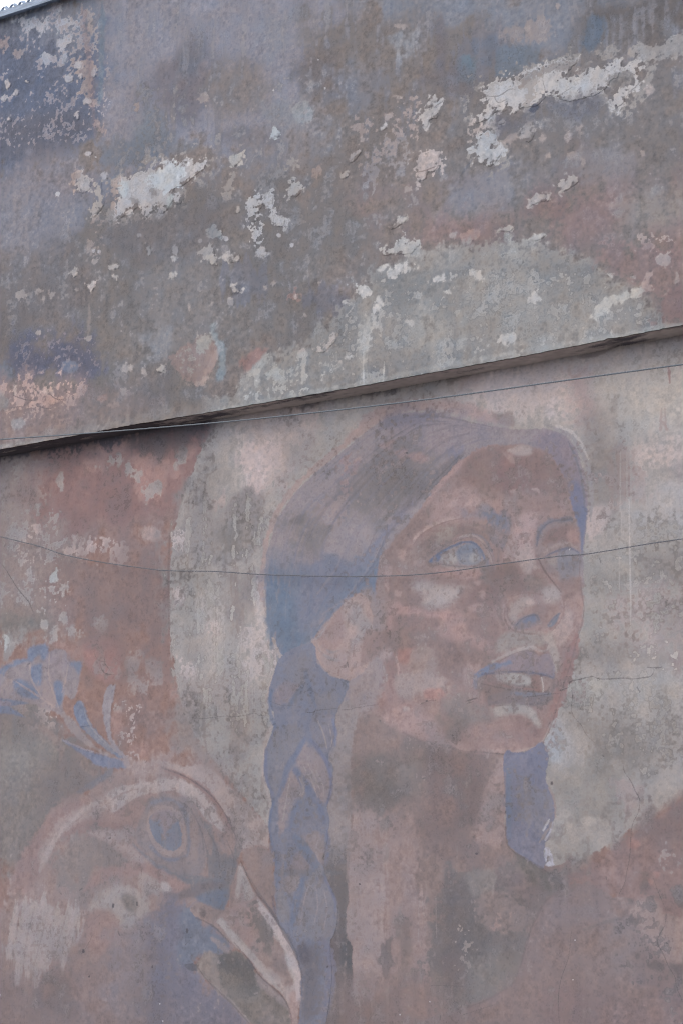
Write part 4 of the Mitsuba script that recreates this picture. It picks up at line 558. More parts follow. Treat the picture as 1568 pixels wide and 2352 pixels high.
0,113,110,113,0.6,56.3,20,37.5,37.5,0,0,0,1,|384,5286 689,5229 631,5037 383,5034
0,117,113,119,0.7,12,0,3.5,5,5,0,0,1,|764,5220 1064,5346 1026,5268 838,5111 573,4951 516,4984
8,105,103,110,0.6,3,0,1.8,1.8,0,0,0,1,|1063,5321 932,5214 782,5085
8,105,103,110,0.6,3,0,1.8,1.8,0,0,0,1,|1110,5331 951,5195 725,5025
8,105,103,110,0.6,3,0,1.8,1.8,0,0,0,1,|1026,5318 839,5177 630,5004
6,153,143,151,0.6,2.5,0,1.3,1.3,0,0,0,1,|1082,5310 951,5195 763,5070
0,163,140,141,0.6,8.9,0,1.8,2.5,0,0,0,1,|576,5378 672,5399 766,5336 690,5313
0,163,140,141,0.6,9.6,0,2.4,3.4,0,0,0,1,|327,5496 462,5529 423,5449
0,163,140,141,0.6,9,0,2.2,3.1,0,0,0,1,|462,5427 577,5428 538,5350
0,163,140,141,0.6,9,0,2.1,3,0,0,0,1,|92,5409 170,5416 111,5304
0,168,142,143,0.6,9,0,40,30,0,8,0,1,|-16,5392 104,5460 152,5412 80,5317 56,5196 20,5242
0,155,140,142,0.6,9,0,40,30,0,10,0,1,|-235,5107 -65,5107 20,5035 -89,4903 -210,4896 -308,4865 -357,4892
0,122,118,120,0.7,60,20,47.4,36,10,0,0,1,|-556,5040 -308,5053 -161,4953 -137,4846 -258,4694 -381,4728 -530,4911
0,114,110,112,0.6,9,0,2,2.8,0,0,0,1,|-481,5011 -358,5048 -357,4975 -456,4976
0,126,121,124,0.5,60,20,53.4,36,0,0,0,1,|80,5255 431,5292 429,4884 175,4913 104,5066
0,136,134,145,0.7,30,40,36,14,18,0,0,1,|-703,4700 -604,4773 -16,4627 340,4793 410,4764 315,4592 291,4474 -702,4574
0,119,127,145,0.9,34,6,20,10,30,0,0,1,|-699,4640 -341,4637 327,4600 295,4372 55,4312 -259,4158 -338,3898 -538,3947 -641,4158 -704,4333
0,112,124,144,0.9,24,0,16,10,30,0,0,1,|-698,4571 -502,4517 -379,4235 -337,3831 -518,3912 -629,4157
0,126,127,144,0.7,60,6,20,10,40,0,0,1,|-341,4637 56,4629 172,4417 -101,4310 -379,4168
0,123,130,149,1,24,0,8.9,8,19.7,0,0,1,|110,4520 227,4624 361,4659 303,4483 283,4254 206,4229 110,4337 -7,4315 -7,4498
36,130,131,148,0.7,14,7.9,7.9,7.9,7.9,0,0,1,|51,4526 207,4643 324,4763 420,4836
30,127,127,145,0.5,12.6,6.6,6.6,6.6,6.6,0,0,1,|343,4771 497,4920 649,5035
9.76,141,137,147,0.5,4.1,0,2.1,2.1,2.1,0,0,1,|-678,4697 -690,4636 -674,4551
9.76,141,137,147,0.5,4.1,0,2.1,2.1,2.1,0,0,1,|-629,4755 -640,4652 -627,4525
9.76,141,137,147,0.5,4.1,0,2.1,2.1,2.1,0,0,1,|-578,4645 -589,4501
9.76,141,137,147,0.5,4.1,0,2.1,2.1,2.1,0,0,1,|-516,4639 -527,4474
9.76,141,137,147,0.5,4.1,0,2.1,2.1,2.1,0,0,1,|-478,4552 -471,4406
9.76,141,137,147,0.5,4.1,0,2.1,2.1,2.1,0,0,1,|-614,4482 -588,4376
9.76,113,123,145,0.5,4.1,0,2.1,2.1,2.1,0,0,1,|-641,4714 -652,4569 -626,4442
9.76,113,123,145,0.5,4.1,0,2.1,2.1,2.1,0,0,1,|-442,4610 -465,4468
9.76,113,123,145,0.5,4.1,0,2.1,2.1,2.1,0,0,1,|-258,4529 -354,4395
9.76,113,123,145,0.5,4.1,0,2.1,2.1,2.1,0,0,1,|8,4523 -136,4374 -232,4240
5.49,119,117,131,0.6,2.3,0,1.2,1.2,0,0,0,1,|-197,4462 -112,4474 -16,4454
8.21394,119,119,137,0.237814,3.4,0,1.8,1.8,1.8,0,0,1,|415,5549 157,5376 -77,5207
5.68017,111,108,116,0.3317,2.4,0,1.2,1.2,1.2,0,0,1,|1019,5542 792,5530 575,5413 342,5280
8.77801,119,119,137,0.129741,3.7,0,1.9,1.9,1.9,0,0,1,|-139,4993 -246,4816 -274,4629 -399,4418
11.65,111,108,116,0.339308,4,0,2.6,2.6,2.6,0,0,1,|1113,5482 905,5446 706,5338 470,5180 306,5026
11.3553,155,146,153,0.196884,4,0,2.5,2.5,2.5,0,0,1,|1024,5532 811,5530 595,5418 358,5272
6.41266,119,119,137,0.319283,2.7,0,1.4,1.4,1.4,0,0,1,|1317,5480 926,5600 677,5632 433,5526
10.0179,111,108,116,0.128849,4,0,2.2,2.2,2.2,0,0,1,|1325,5475 950,5587 709,5595 464,5502
10.2063,119,119,137,0.211376,4,0,2.2,2.2,2.2,0,0,1,|125,4894 37,4732 -32,4602 -197,4386 -335,4227
5.84666,129,128,142,0.172119,2.5,0,1.3,1.3,1.3,0,0,1,|1386,5404 1231,5433 1046,5345 857,5227 640,5061
8.94702,129,128,142,0.33228,3.8,0,2,2,2,0,0,1,|-267,5038 -406,4842 -440,4641 -509,4454
10.8049,111,108,116,0.257249,4,0,2.4,2.4,2.4,0,0,1,|1327,5462 1007,5557 790,5525
11.4931,111,108,116,0.37525,4,0,2.5,2.5,2.5,0,0,1,|522,4911 396,4787 316,4648 281,4585 44,4353
10.4829,111,108,116,0.196915,4,0,2.3,2.3,2.3,0,0,1,|675,5608 418,5525 177,5382
10.7465,111,108,116,0.277284,4,0,2.4,2.4,2.4,0,0,1,|1168,5439 986,5399 769,5277 584,5116
11.9212,111,108,116,0.322816,4,0,2.6,2.6,2.6,0,0,1,|502,5478 269,5330 20,5147
10.5311,155,146,153,0.314321,4,0,2.3,2.3,2.3,0,0,1,|105,4902 -2,4748 -42,4602 -223,4408
5.15462,155,146,153,0.169723,2.2,0,1.1,1.1,1.1,0,0,1,|-251,5035 -368,4850 -432,4658 -501,4439 -518,4218
10.8492,119,119,137,0.141828,4,0,2.4,2.4,2.4,0,0,1,|1326,5465 931,5587 683,5612 461,5529
8.64038,119,119,137,0.149638,3.6,0,1.9,1.9,1.9,0,0,1,|-341,5076 -486,4883 -521,4663 -566,4438
7.35871,155,146,153,0.171721,3.1,0,1.6,1.6,1.6,0,0,1,|906,5448 703,5332 502,5183 312,5020
11.5187,155,146,153,0.15449,4,0,2.5,2.5,2.5,0,0,1,|1383,5407 1202,5425 1017,5368 832,5249 644,5091
10.7007,129,128,142,0.23351,4,0,2.4,2.4,2.4,0,0,1,|471,5487 221,5331 7,5162
10.8311,129,128,142,0.338131,4,0,2.4,2.4,2.4,0,0,1,|299,5013 145,4881 56,4726 -5,4597
11.0826,119,119,137,0.251717,4,0,2.4,2.4,2.4,0,0,1,|-35,5173 -234,5026 -341,4825 -383,4637 -482,4441
7.60902,119,119,137,0.250616,3.2,0,1.7,1.7,1.7,0,0,1,|449,5495 225,5365 -10,5177 -195,5002 -313,4825
7.6244,129,128,142,0.283458,3.2,0,1.7,1.7,1.7,0,0,1,|525,4900 401,4782 311,4644 289,4571 49,4351
10.4825,119,119,137,0.312773,4,0,2.3,2.3,2.3,0,0,1,|850,5638 569,5679 315,5615 42,5473 -243,5287
7.52959,119,119,137,0.27612,3.2,0,1.7,1.7,1.7,0,0,1,|860,5494 639,5386 408,5231 216,5069
6.77394,129,128,142,0.349231,2.8,0,1.5,1.5,1.5,0,0,1,|552,5438 327,5293 98,5108 -76,4949 -163,4793
9.03128,155,146,153,0.286555,3.8,0,2,2,2,0,0,1,|1308,5472 902,5610 676,5622
8.61393,119,119,137,0.172664,3.6,0,1.9,1.9,1.9,0,0,1,|-480,5102 -602,4891 -671,4658
9.59793,129,128,142,0.185782,4,0,2.1,2.1,2.1,0,0,1,|359,4801 246,4671 204,4576 4,4362 -211,4234
6.84179,111,108,116,0.255802,2.9,0,1.5,1.5,1.5,0,0,1,|1105,5480 897,5460 677,5334
6.09128,129,128,142,0.334442,2.6,0,1.3,1.3,1.3,0,0,1,|645,5373 408,5235 235,5044
8.28224,155,146,153,0.177511,3.5,0,1.8,1.8,1.8,0,0,1,|1320,5472 939,5588 694,5604 446,5525
8.94327,155,146,153,0.189315,3.8,0,2,2,2,0,0,1,|544,5130 377,4980 257,4843
5.82953,111,108,116,0.220401,2.4,0,1.3,1.3,1.3,0,0,1,|318,5283 97,5133 -79,4964
7.60767,111,108,116,0.24585,3.2,0,1.7,1.7,1.7,0,0,1,|424,4975 292,4814 215,4672 147,4599
5.41904,119,119,137,0.20961,2.3,0,1.2,1.2,1.2,0,0,1,|390,5221 202,5067 41,4910
8.59761,119,119,137,0.252144,3.6,0,1.9,1.9,1.9,0,0,1,|688,5337 494,5174 325,5004 165,4870 74,4711
9.36878,129,128,142,0.236129,3.9,0,2.1,2.1,2.1,0,0,1,|523,5454 273,5320 78,5134 -107,4962 -216,4798
8.06823,129,128,142,0.302316,3.4,0,1.8,1.8,1.8,0,0,1,|913,5596 650,5636 404,5550 132,5391 -111,5216
10.0289,155,146,153,0.203876,4,0,2.2,2.2,2.2,0,0,1,|149,5394 -113,5228 -321,5060
6.78272,111,108,116,0.356119,2.8,0,1.5,1.5,1.5,0,0,1,|919,5599 682,5621 431,5530 161,5391
9.16277,129,128,142,0.324104,3.8,0,2,2,2,0,0,1,|-389,5079 -502,4887 -566,4663 -585,4449
10.7057,119,119,137,0.206738,4,0,2.4,2.4,2.4,0,0,1,|118,5120 -64,4961 -160,4789 -204,4618 -314,4425
9.14371,119,119,137,0.354463,3.8,0,2,2,2,0,0,1,|1373,5401 1212,5420 1005,5377
7.69251,119,119,137,0.359555,3.2,0,1.7,1.7,1.7,0,0,1,|-274,5037 -384,4845 -461,4644
11.9769,111,108,116,0.302607,4,0,2.6,2.6,2.6,0,0,1,|536,5438 293,5284 98,5135 -69,4965 -184,4804
7.23256,119,119,137,0.184958,3,0,1.6,1.6,1.6,0,0,1,|-225,5276 -432,5111 -586,4890
5.68506,111,108,116,0.359363,2.4,0,1.3,1.3,1.3,0,0,1,|418,4772 316,4665 295,4560 57,4362
8.58616,111,108,116,0.318329,3.6,0,1.9,1.9,1.9,0,0,1,|1318,5497 842,5652 565,5699
9.36399,119,119,137,0.328678,3.9,0,2.1,2.1,2.1,0,0,1,|142,5400 -113,5224 -338,5071 -458,4854
7.42431,111,108,116,0.371902,3.1,0,1.6,1.6,1.6,0,0,1,|962,5576 695,5592 470,5498 203,5361
10.7745,111,108,116,0.25818,4,0,2.4,2.4,2.4,0,0,1,|-20,5177 -200,5016 -317,4821
10.9478,155,146,153,0.299946,4,0,2.4,2.4,2.4,0,0,1,|371,4793 308,4668 242,4574 31,4353 -184,4244
8.43725,129,128,142,0.314212,3.5,0,1.9,1.9,1.9,0,0,1,|-171,5249 -370,5058 -494,4876 -536,4665 -582,4459
7.71982,155,146,153,0.202393,3.2,0,1.7,1.7,1.7,0,0,1,|342,5581 80,5443 -180,5243 -386,5072 -513,4871
11.0968,155,146,153,0.161648,4,0,2.4,2.4,2.4,0,0,1,|679,5614 442,5519 203,5370 -48,5198 -238,5031
7.05919,111,108,116,0.159327,3,0,1.6,1.6,1.6,0,0,1,|-255,5028 -384,4852 -424,4656
9.60385,155,146,153,0.132825,4,0,2.1,2.1,2.1,0,0,1,|805,5525 564,5419 327,5273
5.06157,129,128,142,0.349974,2.1,0,1.1,1.1,1.1,0,0,1,|626,5671 371,5571 94,5422 -167,5259
5.52607,119,119,137,0.205734,2.3,0,1.2,1.2,1.2,0,0,1,|785,5545 565,5435 322,5279 107,5099
10.4145,129,128,142,0.128398,4,0,2.3,2.3,2.3,0,0,1,|714,5330 515,5155 332,5020
11.037,129,128,142,0.379331,4,0,2.4,2.4,2.4,0,0,1,|155,5387 -106,5215 -317,5036
5.33937,111,108,116,0.14986,2.2,0,1.2,1.2,1.2,0,0,1,|1307,5501 873,5643 597,5667 335,5606 53,5458
8.41426,129,128,142,0.246011,3.5,0,1.9,1.9,1.9,0,0,1,|1003,5375 789,5256 612,5098 463,4941
10.5939,119,119,137,0.128491,4,0,2.3,2.3,2.3,0,0,1,|332,5602 60,5451 -194,5275 -430,5089
11.0834,155,146,153,0.236994,4,0,2.4,2.4,2.4,0,0,1,|24,5478 -265,5297 -464,5115
8.85539,129,128,142,0.268937,3.7,0,1.9,1.9,1.9,0,0,1,|988,5388 760,5277 557,5113
0,137,129,140,1,16,0,6.6,9,5,0,0,1,|1750,5414 1923,5325 2004,5122 2041,4927 2046,4775 1926,4790 1880,5011 1780,5184 1642,5332
0,122,123,144,1,13,0,2.6,3.6,5,0,0,1,|1914,5007 2017,4962 2045,4738 1943,4787
0,118,123,146,1,10,0,2.5,3.5,5,0,0,1,|1961,4817 2055,4806 2038,4619 2012,4466 2001,4498 1994,4624
10,119,119,130,0.7,3,0,2.2,2.2,0,0,0,1,|1922,5309 1987,5156 2026,4992 2042,4776
0,148,131,132,1,6,0,6,5,0,0,0,1,face|1211,5352 1428,5358 1624,5315 1780,5213 1881,5059 1921,4911 1972,4689 2000,4482 1984,4375 1999,4187 2013,4093 1990,3971 1944,3852 1898,3702 1825,3524 1780,3405 1743,3301 1672,3171 1594,3127 1455,3104 1350,3107 1032,3143 780,3204 523,3314 374,3403 242,3508 186,3739 244,3963 283,4189 313,4482 361,4643 477,4763 630,4911 762,5037 895,5178 1063,5296
22,165,142,143,0.8,7,0,4.8,4.8,0,0,0,1,|724,4976 876,5139 1063,5271 1210,5337 1320,5350
0,139,122,123,1,18,0,8,9,5,0,0,1,|1137,5336 1428,5342 1641,5296 1780,5200 1872,5060 1895,4914 1669,4966 1599,4998 1457,4984 1314,5018 1133,5073 1024,5161
0,136,120,121,0.5,60,20,40.6,34,20,0,0,1,|1641,5267 1796,5150 1861,4950 1669,4974 1529,5023
0,136,122,123,0.5,51.8,10,34.5,34,20,0,0,1,|1100,5275 1319,5311 1315,5083 1061,5148
0,141,119,121,0.7,16,10,16,10,33.7,0,0,1,|1354,5257 1534,5249 1600,5015 1493,4980 1351,5078
0,168,158,160,0.8,10.2,0,2,2.9,0,0,0,1,|1427,5313 1553,5331 1641,5291 1605,5248 1498,5262
0,157,140,141,0.7,5.9,0,1.2,1.7,2.6,0,0,1,|1391,5301 1480,5257 1515,5203 1461,5210
0,157,138,139,1,16,0,6.8,9,0,0,0,1,|724,4933 912,5052 1060,5083 1205,4999 1421,4956 1493,4996 1669,4942 1808,4909 1839,4762 723,4860
0,169,150,151,0.8,8.8,0,1.8,2.5,0,0,0,1,|1058,4936 1132,4992 1204,4967 1167,4922
0,169,150,151,0.8,6.7,0,1.3,1.9,0,0,0,1,|1384,4928 1456,4944 1437,4898
0,169,150,151,0.8,5.4,0,1.1,1.5,0,0,0,1,|1439,5002 1493,5012 1492,4964
0,169,150,151,0.8,3.8,0,0.8,1.1,0,0,0,1,|1617,4996 1670,4998 1687,4956
0,169,150,151,0.8,6.1,0,1.2,1.7,0,0,0,1,|911,4953 1004,5008 984,4944
0,139,125,127,0.6,27.5,18.3,18.3,14,18,0,0,1,|1528,4959 1808,4924 1840,4800 1561,4833
0,136,122,123,0.8,18,0,4.3,6,5,0,0,1,|361,4643 630,4911 799,4957 723,4834 571,4703 475,4532 380,4542
0,136,122,123,1,16,0,5.9,8.3,5,0,0,1,|646,4678 797,4776 983,4804 1165,4783 1290,4688 1235,4645 1055,4714 870,4670 739,4570 626,4516
16,167,149,149,0.85,6.7,0,3.5,3.5,3.5,0,0,1,|618,4714 666,4766 760,4813 891,4847 1020,4857
12,147,133,134,0.7,5,0,2.6,2.6,2.6,0,0,1,|665,4692 759,4748 872,4792 1056,4804 1201,4746
0,150,142,142,0.7,14,12,12,12,12,0,0,1,|815,4758 946,4808 982,4755 852,4688
50,134,129,139,0.8,18,0,11,10,0,0,0,1,|1057,4877 1275,4843 1417,4770 1442,4671 1360,4584
0,120,125,143,0.7,15.7,10.5,10.5,10.5,10.5,0,0,1,|1239,4871 1382,4822 1399,4740 1292,4784
30,130,122,128,0.7,7,0,6.6,6.6,5,0,0,1,|1201,4779 1290,4688 1342,4570 1331,4475
0,147,132,132,0.8,12,0,5.2,7.3,0,0,0,1,|571,4653 758,4649 794,4531 905,4479 719,4457 532,4493
0,163,144,144,0.7,6.2,0,1.2,1.7,0,0,0,1,|627,4565 702,4582 720,4539 645,4530
0,163,144,144,0.7,8.4,0,1.7,2.3,0,0,0,1,|476,4680 552,4655 551,4590 495,4612
0,148,139,143,1,3,0,3,4,0,0,0,1,eye|772,4553 851,4607 944,4637 1054,4659 1145,4643 1202,4569 1218,4493 1124,4480 1015,4495 887,4521
0,164,158,160,1,8.4,0,2.1,2.9,0,0,0,1,|860,4565 925,4595 989,4592 1007,4549 979,4515 905,4528
0,138,139,150,1,8,0,3,4,0,0,0,1,iris|989,4600 1054,4646 1127,4641 1184,4579 1192,4513 1124,4485 1043,4500 998,4545
0,127,133,150,1,12,0,2.4,3.4,0,0,0,1,|995,4607 1072,4656 1163,4629 1189,4554 1126,4585 1034,4571
0,163,161,166,0.7,8.8,0,1.8,2.5,0,0,0,1,|1174,4536 1162,4512 1134,4505 1106,4518 1094,4545 1106,4569 1135,4576 1163,4563
13,119,127,148,0.85,3,0,2.9,2.9,0,0,0,1,|767,4554 832,4599 944,4642 1054,4666 1136,4650 1198,4588 1233,4509 1254,4467
0,116,121,142,1,5.9,0,1.2,1.7,0,0,0,1,|757,4551 804,4587 860,4597 841,4549
20,128,133,156,0.7,7,0,4.4,4.4,4.4,0,0,1,|1234,4533 1251,4483 1232,4469
15,146,136,140,0.8,6.3,0,3.3,3.3,0,0,0,1,|814,4611 944,4670 1055,4706 1146,4701 1217,4639 1279,4552 1304,4446 1285,4384
8,173,159,160,0.7,3.4,0,1.8,1.8,1.8,0,0,1,|1000,4704 1055,4717 1128,4712
10,121,123,137,0.6,4.2,0,2.2,2.2,2.2,0,0,1,|1128,4722 1218,4680 1288,4575 1314,4492
18,164,151,153,0.7,7,0,4,4,4,0,0,1,|1256,4563 1304,4462 1324,4396
9,124,113,115,0.6,3.8,0,2,2,2,0,0,1,|833,4625 944,4678 1054,4690
0,164,142,143,1,12,0,2.7,3.8,0,0,0,1,|813,4493 1015,4472 1196,4470 1210,4415 1141,4374 1014,4392 849,4452
0,148,141,143,0.6,3.9,0,0.8,1.1,1.7,0,0,1,|868,4523 1124,4477 1196,4460 1124,4451 905,4487
0,136,122,124,0.8,18,31.5,31.5,14,18,0,0,1,|1195,4393 1304,4446 1337,4315 1264,4194 1175,4235 1122,4352
0,133,129,134,0.6,14,14.6,14.6,14,14.6,0,0,1,|1196,4441 1269,4481 1338,4378 1301,4286 1248,4339
0,169,148,149,1,14,0,7.2,9,0,0,0,1,|1377,4534 1432,4640 1470,4747 1543,4819 1666,4805 1646,4695 1626,4602 1641,4490 1570,4450 1465,4477 1385,4485
0,167,156,158,0.8,18,0,4.2,5.9,9.3,0,0,1,|1474,4484 1511,4575 1591,4593 1633,4506 1665,4408 1613,4390 1568,4371 1525,4423
0,143,131,134,1,12,0,9,8,0,0,0,1,eye2|1632,4538 1645,4648 1717,4735 1839,4760 1959,4722 1990,4624 1997,4483 1979,4313 1929,4256 1810,4299 1717,4387 1658,4456
0,138,121,122,1,14,0,3.8,5.3,5,0,0,1,|1704,4578 1750,4683 1906,4697 1991,4640 1980,4547 1834,4579
0,157,136,137,0.8,9.3,0,2.3,3.2,5,0,0,1,|1888,4652 1974,4658 1992,4546 1920,4569
24,127,125,136,0.8,7,0,5.3,5.3,5,0,0,1,|1652,4583 1689,4690 1786,4743 1942,4732
14,157,142,143,0.85,5.9,0,3.1,3.1,3.1,0,0,1,|1711,4514 1799,4559 1903,4564 1987,4515
0,136,135,146,1,12,0,4.9,6.9,5,0,0,1,|1815,4487 1885,4523 1962,4515 1996,4467 1982,4328 1896,4306 1812,4377
0,158,149,150,0.8,9,0,1.8,2.5,4,0,0,1,|1736,4464 1798,4489 1813,4408 1761,4414
9,121,121,138,0.7,3.8,0,2,2,2,0,0,1,|1720,4489 1816,4518 1919,4526 1993,4483
10,127,112,114,0.7,4.2,0,2.2,2.2,2.2,0,0,1,|1659,4488 1709,4388 1776,4302 1826,4235
0,137,131,137,0.7,20,20.5,20.5,14,18,0,0,1,|1830,4391 1984,4406 1964,4268 1861,4278
0,139,123,124,0.8,12,0,5.4,7.5,5,0,0,1,|1793,4285 1999,4311 2011,4124 1925,4101 1842,4202
0,134,119,120,0.85,24,0,5.4,7.5,10,0,0,1,|1286,4463 1464,4445 1551,4357 1656,4377 1706,4278 1583,4219 1425,4250 1301,4286 1249,4355
0,135,126,127,0.7,14,0,17.2,17.2,0,0,0,1,|1551,4372 1708,4372 1723,4261 1584,4259
0,129,117,118,0.5,17.9,11.9,11.9,11.9,11.9,0,0,1,|1376,4470 1482,4459 1480,4380 1392,4389
0,150,133,134,1,12,0,7.3,6,0,0,0,1,nose|1370,4153 1424,4227 1531,4248 1705,4215 1824,4173 1840,4093 1786,4005 1681,3952 1542,3972 1420,4022 1378,4089
20,159,141,142,0.9,7,0,4.4,4.4,0,0,0,1,|1530,4235 1424,4211 1373,4137 1394,4048 1473,3986 1560,3970
9,126,113,115,0.7,3.8,0,2,2,2,0,0,1,|1414,4164 1408,4086 1456,4019
20,133,120,121,0.6,7,0,4.4,4.4,4.4,0,0,1,|1344,4219 1348,4107 1385,4009
0,160,151,153,0.8,15.6,0,3.1,4.4,0,0,0,1,|1418,4101 1432,4163 1495,4204 1582,4208 1616,4161 1563,4135 1501,4093 1474,4049 1435,4060
0,177,161,161,0.7,5.4,0,1.1,1.5,2.4,0,0,1,|1565,4190 1617,4192 1625,4152 1564,4158
0,134,127,135,1,10.2,0,2.6,3.6,0,0,0,1,|1456,4011 1527,4075 1632,4081 1666,4031 1595,3991 1507,3975
0,120,123,140,1,7.3,0,1.5,2,0,0,0,1,|1526,4036 1588,4077 1658,4066 1648,4033 1578,4024
0,123,125,137,1,6.2,0,1.2,1.7,0,0,0,1,|1725,3995 1778,4052 1827,4071 1803,4011 1759,3976
0,139,123,124,0.7,12,0,4.2,5.9,5,0,0,1,|1616,4145 1823,4126 1787,4052 1699,3982 1657,4032
0,166,158,160,0.75,16,0,3.2,4.5,0,0,0,1,|1696,4240 1784,4273 1834,4211 1815,4150 1729,4154
14,157,138,139,0.8,5.9,0,3.1,3.1,3.1,0,0,1,|1842,4202 1857,4107 1821,4017 1750,3954 1646,3940
0,157,138,138,0.8,12,0,3.9,5.5,0,0,0,1,|1875,4137 1996,4203 2013,4077 1971,3911 1902,3856 1854,3983
0,167,153,154,0.7,12,0,3.3,4.6,0,0,0,1,|1750,3931 1821,4017 1907,4072 1921,3947 1816,3832
0,138,123,124,0.85,24,0,5.3,7.4,0,0,0,1,|361,4478 644,4432 717,4214 492,4267 379,4344
0,150,137,139,0.8,10.1,0,2.5,3.5,5,0,0,1,|313,4482 380,4476 387,4081 320,4054 292,4188
0,161,142,143,0.8,5.5,0,1.1,1.6,0,0,0,1,|465,4368 521,4355 512,4315 464,4327
0,161,142,143,0.8,7.7,0,1.5,2.2,0,0,0,1,|380,4558 437,4552 427,4487 380,4476
0,161,142,143,0.8,6.5,0,1.3,1.8,0,0,0,1,|360,4445 408,4456 408,4358
0,165,157,159,0.8,22,0,4.8,6.7,0,0,0,1,|616,4394 719,4405 830,4381 976,4342 1122,4320 1094,4267 975,4246 883,4211 754,4217 702,4256 727,4310 662,4341
0,173,163,165,0.4,22.4,0,14.9,14.9,0,0,0,1,|829,4349 1013,4331 1012,4250 847,4250
0,137,120,122,0.8,16,0,4.8,6.8,5,0,0,1,|1013,4315 1302,4318 1335,4188 1191,4138 1047,4167
0,163,143,144,0.85,7.3,0,1.5,2,0,0,0,1,|1175,4291 1229,4290 1219,4231 1184,4250
0,163,143,144,0.85,8.1,0,1.6,2.3,0,0,0,1,|1074,4180 1156,4205 1210,4184 1191,4138 1101,4154
0,163,143,144,0.85,5.7,0,1.1,1.6,0,0,0,1,|1122,4368 1195,4369 1176,4331
0,162,139,140,1,12,0,5.9,8.2,0,0,0,1,|407,4259 492,4276 624,4223 754,4178 883,4174 1028,4137 1010,4106 882,4102 809,4125 642,4156 473,4171 434,4077 396,4048
0,160,139,140,1,12,0,5.2,7.3,0,0,0,1,|826,4059 1046,4103 1082,4052 1045,4008 1188,3948 1294,3907 1275,3830 1186,3853 1044,3928 935,3937 844,3993
0,138,122,124,0.8,12,0,3.4,4.8,0,0,0,1,|473,4171 809,4125 826,4059 715,4036 491,4040 454,4108
0,139,123,125,0.7,12,0,5.2,7.3,0,0,0,1,|1064,4117 1227,4134 1332,4030 1365,3870 1293,3844 1188,3963 1081,4004
0,137,122,123,1,20,0,7,9,0,0,0,1,|301,4056 472,4074 789,4046 806,3916 621,3883 414,3851 300,3795
0,129,116,118,0.75,40,0,24,20,0,0,0,1,|807,3964 971,3950 1115,3890 1186,3821 1077,3735 1004,3678 877,3719 787,3806
0,135,121,122,0.7,12,0,3.6,5,5,0,0,1,|1115,3859 1328,3826 1327,3763 1149,3730
0,150,142,143,1,14,0,3.8,5.3,0,0,0,1,|1348,3950 1472,3970 1698,3935 1696,3842 1523,3856 1364,3823 1311,3843
0,165,148,149,0.8,9.3,0,2.3,3.2,5,0,0,1,|262,3831 339,3906 433,3915 414,3851 319,3794
0,141,121,122,0.8,16,0,4.7,6.6,5,0,0,1,|310,3827 433,3866 490,3878 470,3686 375,3499 318,3535
0,155,133,133,0.8,14,0,6.3,8.9,0,0,0,1,|357,3662 451,3703 488,3556 617,3499 524,3457 374,3467
0,154,124,123,0.7,11.7,0,2.9,4.1,0,0,0,1,|452,3913 621,3923 639,3833 508,3812
0,151,137,137,0.8,12,0,5.6,7.9,0,0,0,1,|602,3917 788,3902 804,3725 675,3702 583,3774
0,160,147,148,0.85,16,0,5.1,7.1,0,0,0,1,|470,3718 638,3753 859,3689 894,3575 674,3567 488,3588
0,162,130,129,0.7,9,0,2.2,3,0,0,0,1,|711,3604 858,3609 875,3529 729,3539
0,170,159,161,0.8,6.7,0,1.3,1.9,2.9,0,0,1,|524,3489 580,3494 589,3445 533,3441
9,171,148,147,0.8,3.8,0,2,2,2,0,0,1,|471,3879 493,3780 485,3733
0,134,128,130,0.7,44.2,10,29.5,26,0,0,0,1,|857,3514 1038,3533 1180,3445 1285,3392 1319,3297 1106,3294 927,3368 874,3434
0,127,119,120,0.6,35.4,23.6,23.6,14,18,0,0,1,|819,3406 1036,3392 1034,3236 854,3294
0,161,141,142,1,18,0,4.3,6.1,0,0,0,1,|355,3436 562,3471 800,3376 889,3213 780,3220 523,3314
0,163,144,145,0.8,9,0,1.8,2.6,4,0,0,1,|889,3229 1069,3203 1104,3154 997,3145
0,149,131,132,1,20,0,6.7,9,0,0,0,1,|1035,3299 1284,3345 1390,3369 1597,3279 1664,3199 1559,3136 1351,3117 1033,3158
0,140,122,124,0.8,20,0,30,20,0,0,0,1,|1442,3350 1597,3295 1737,3408 1735,3301 1655,3177 1560,3144 1457,3211
10,163,148,148,0.7,4.2,0,2.2,2.2,2.2,0,0,1,|1734,3286 1672,3183 1594,3134 1455,3112 1350,3113
48,147,123,124,0.85,7,0,10.6,8,0,0,0,1,|1963,3912 1899,3733 1843,3569 1780,3420 1749,3316
0,157,140,142,0.8,20,21.1,21.1,14,18,0,0,1,|1041,3738 1150,3793 1184,3727 1147,3635 1058,3642
0,153,133,134,0.85,14,0,4.4,6.2,5,0,0,1,|1111,3638 1325,3638 1358,3495 1216,3474 1109,3513
0,134,121,122,1,12,0,8,6,0,0,0,1,mouth|1130,3668 1256,3745 1363,3791 1469,3822 1574,3827 1643,3792 1746,3795 1786,3711 1773,3605 1756,3498 1738,3451 1600,3432 1322,3448 1234,3473 1182,3555
0,142,132,140,1,6,0,3,4,0,0,0,1,upper_lip|1184,3688 1274,3733 1381,3787 1487,3820 1574,3821 1651,3787 1729,3793 1776,3727 1766,3617 1691,3645 1571,3674 1432,3688 1291,3691
26,121,130,153,0.85,7,0,5.7,4,0,0,0,1,|1144,3680 1220,3712 1309,3736 1433,3755
14,130,131,148,0.7,5.9,0,3.1,3.1,3.1,0,0,1,|1148,3683 1133,3637 1137,3589
18,128,129,146,0.7,7,0,4,4,4,0,0,1,|1571,3666 1691,3649 1763,3621 1775,3712
17,164,155,157,0.8,6,0,3.7,3.7,0,0,0,1,|1274,3767 1399,3812 1522,3838 1609,3846 1695,3811 1751,3845
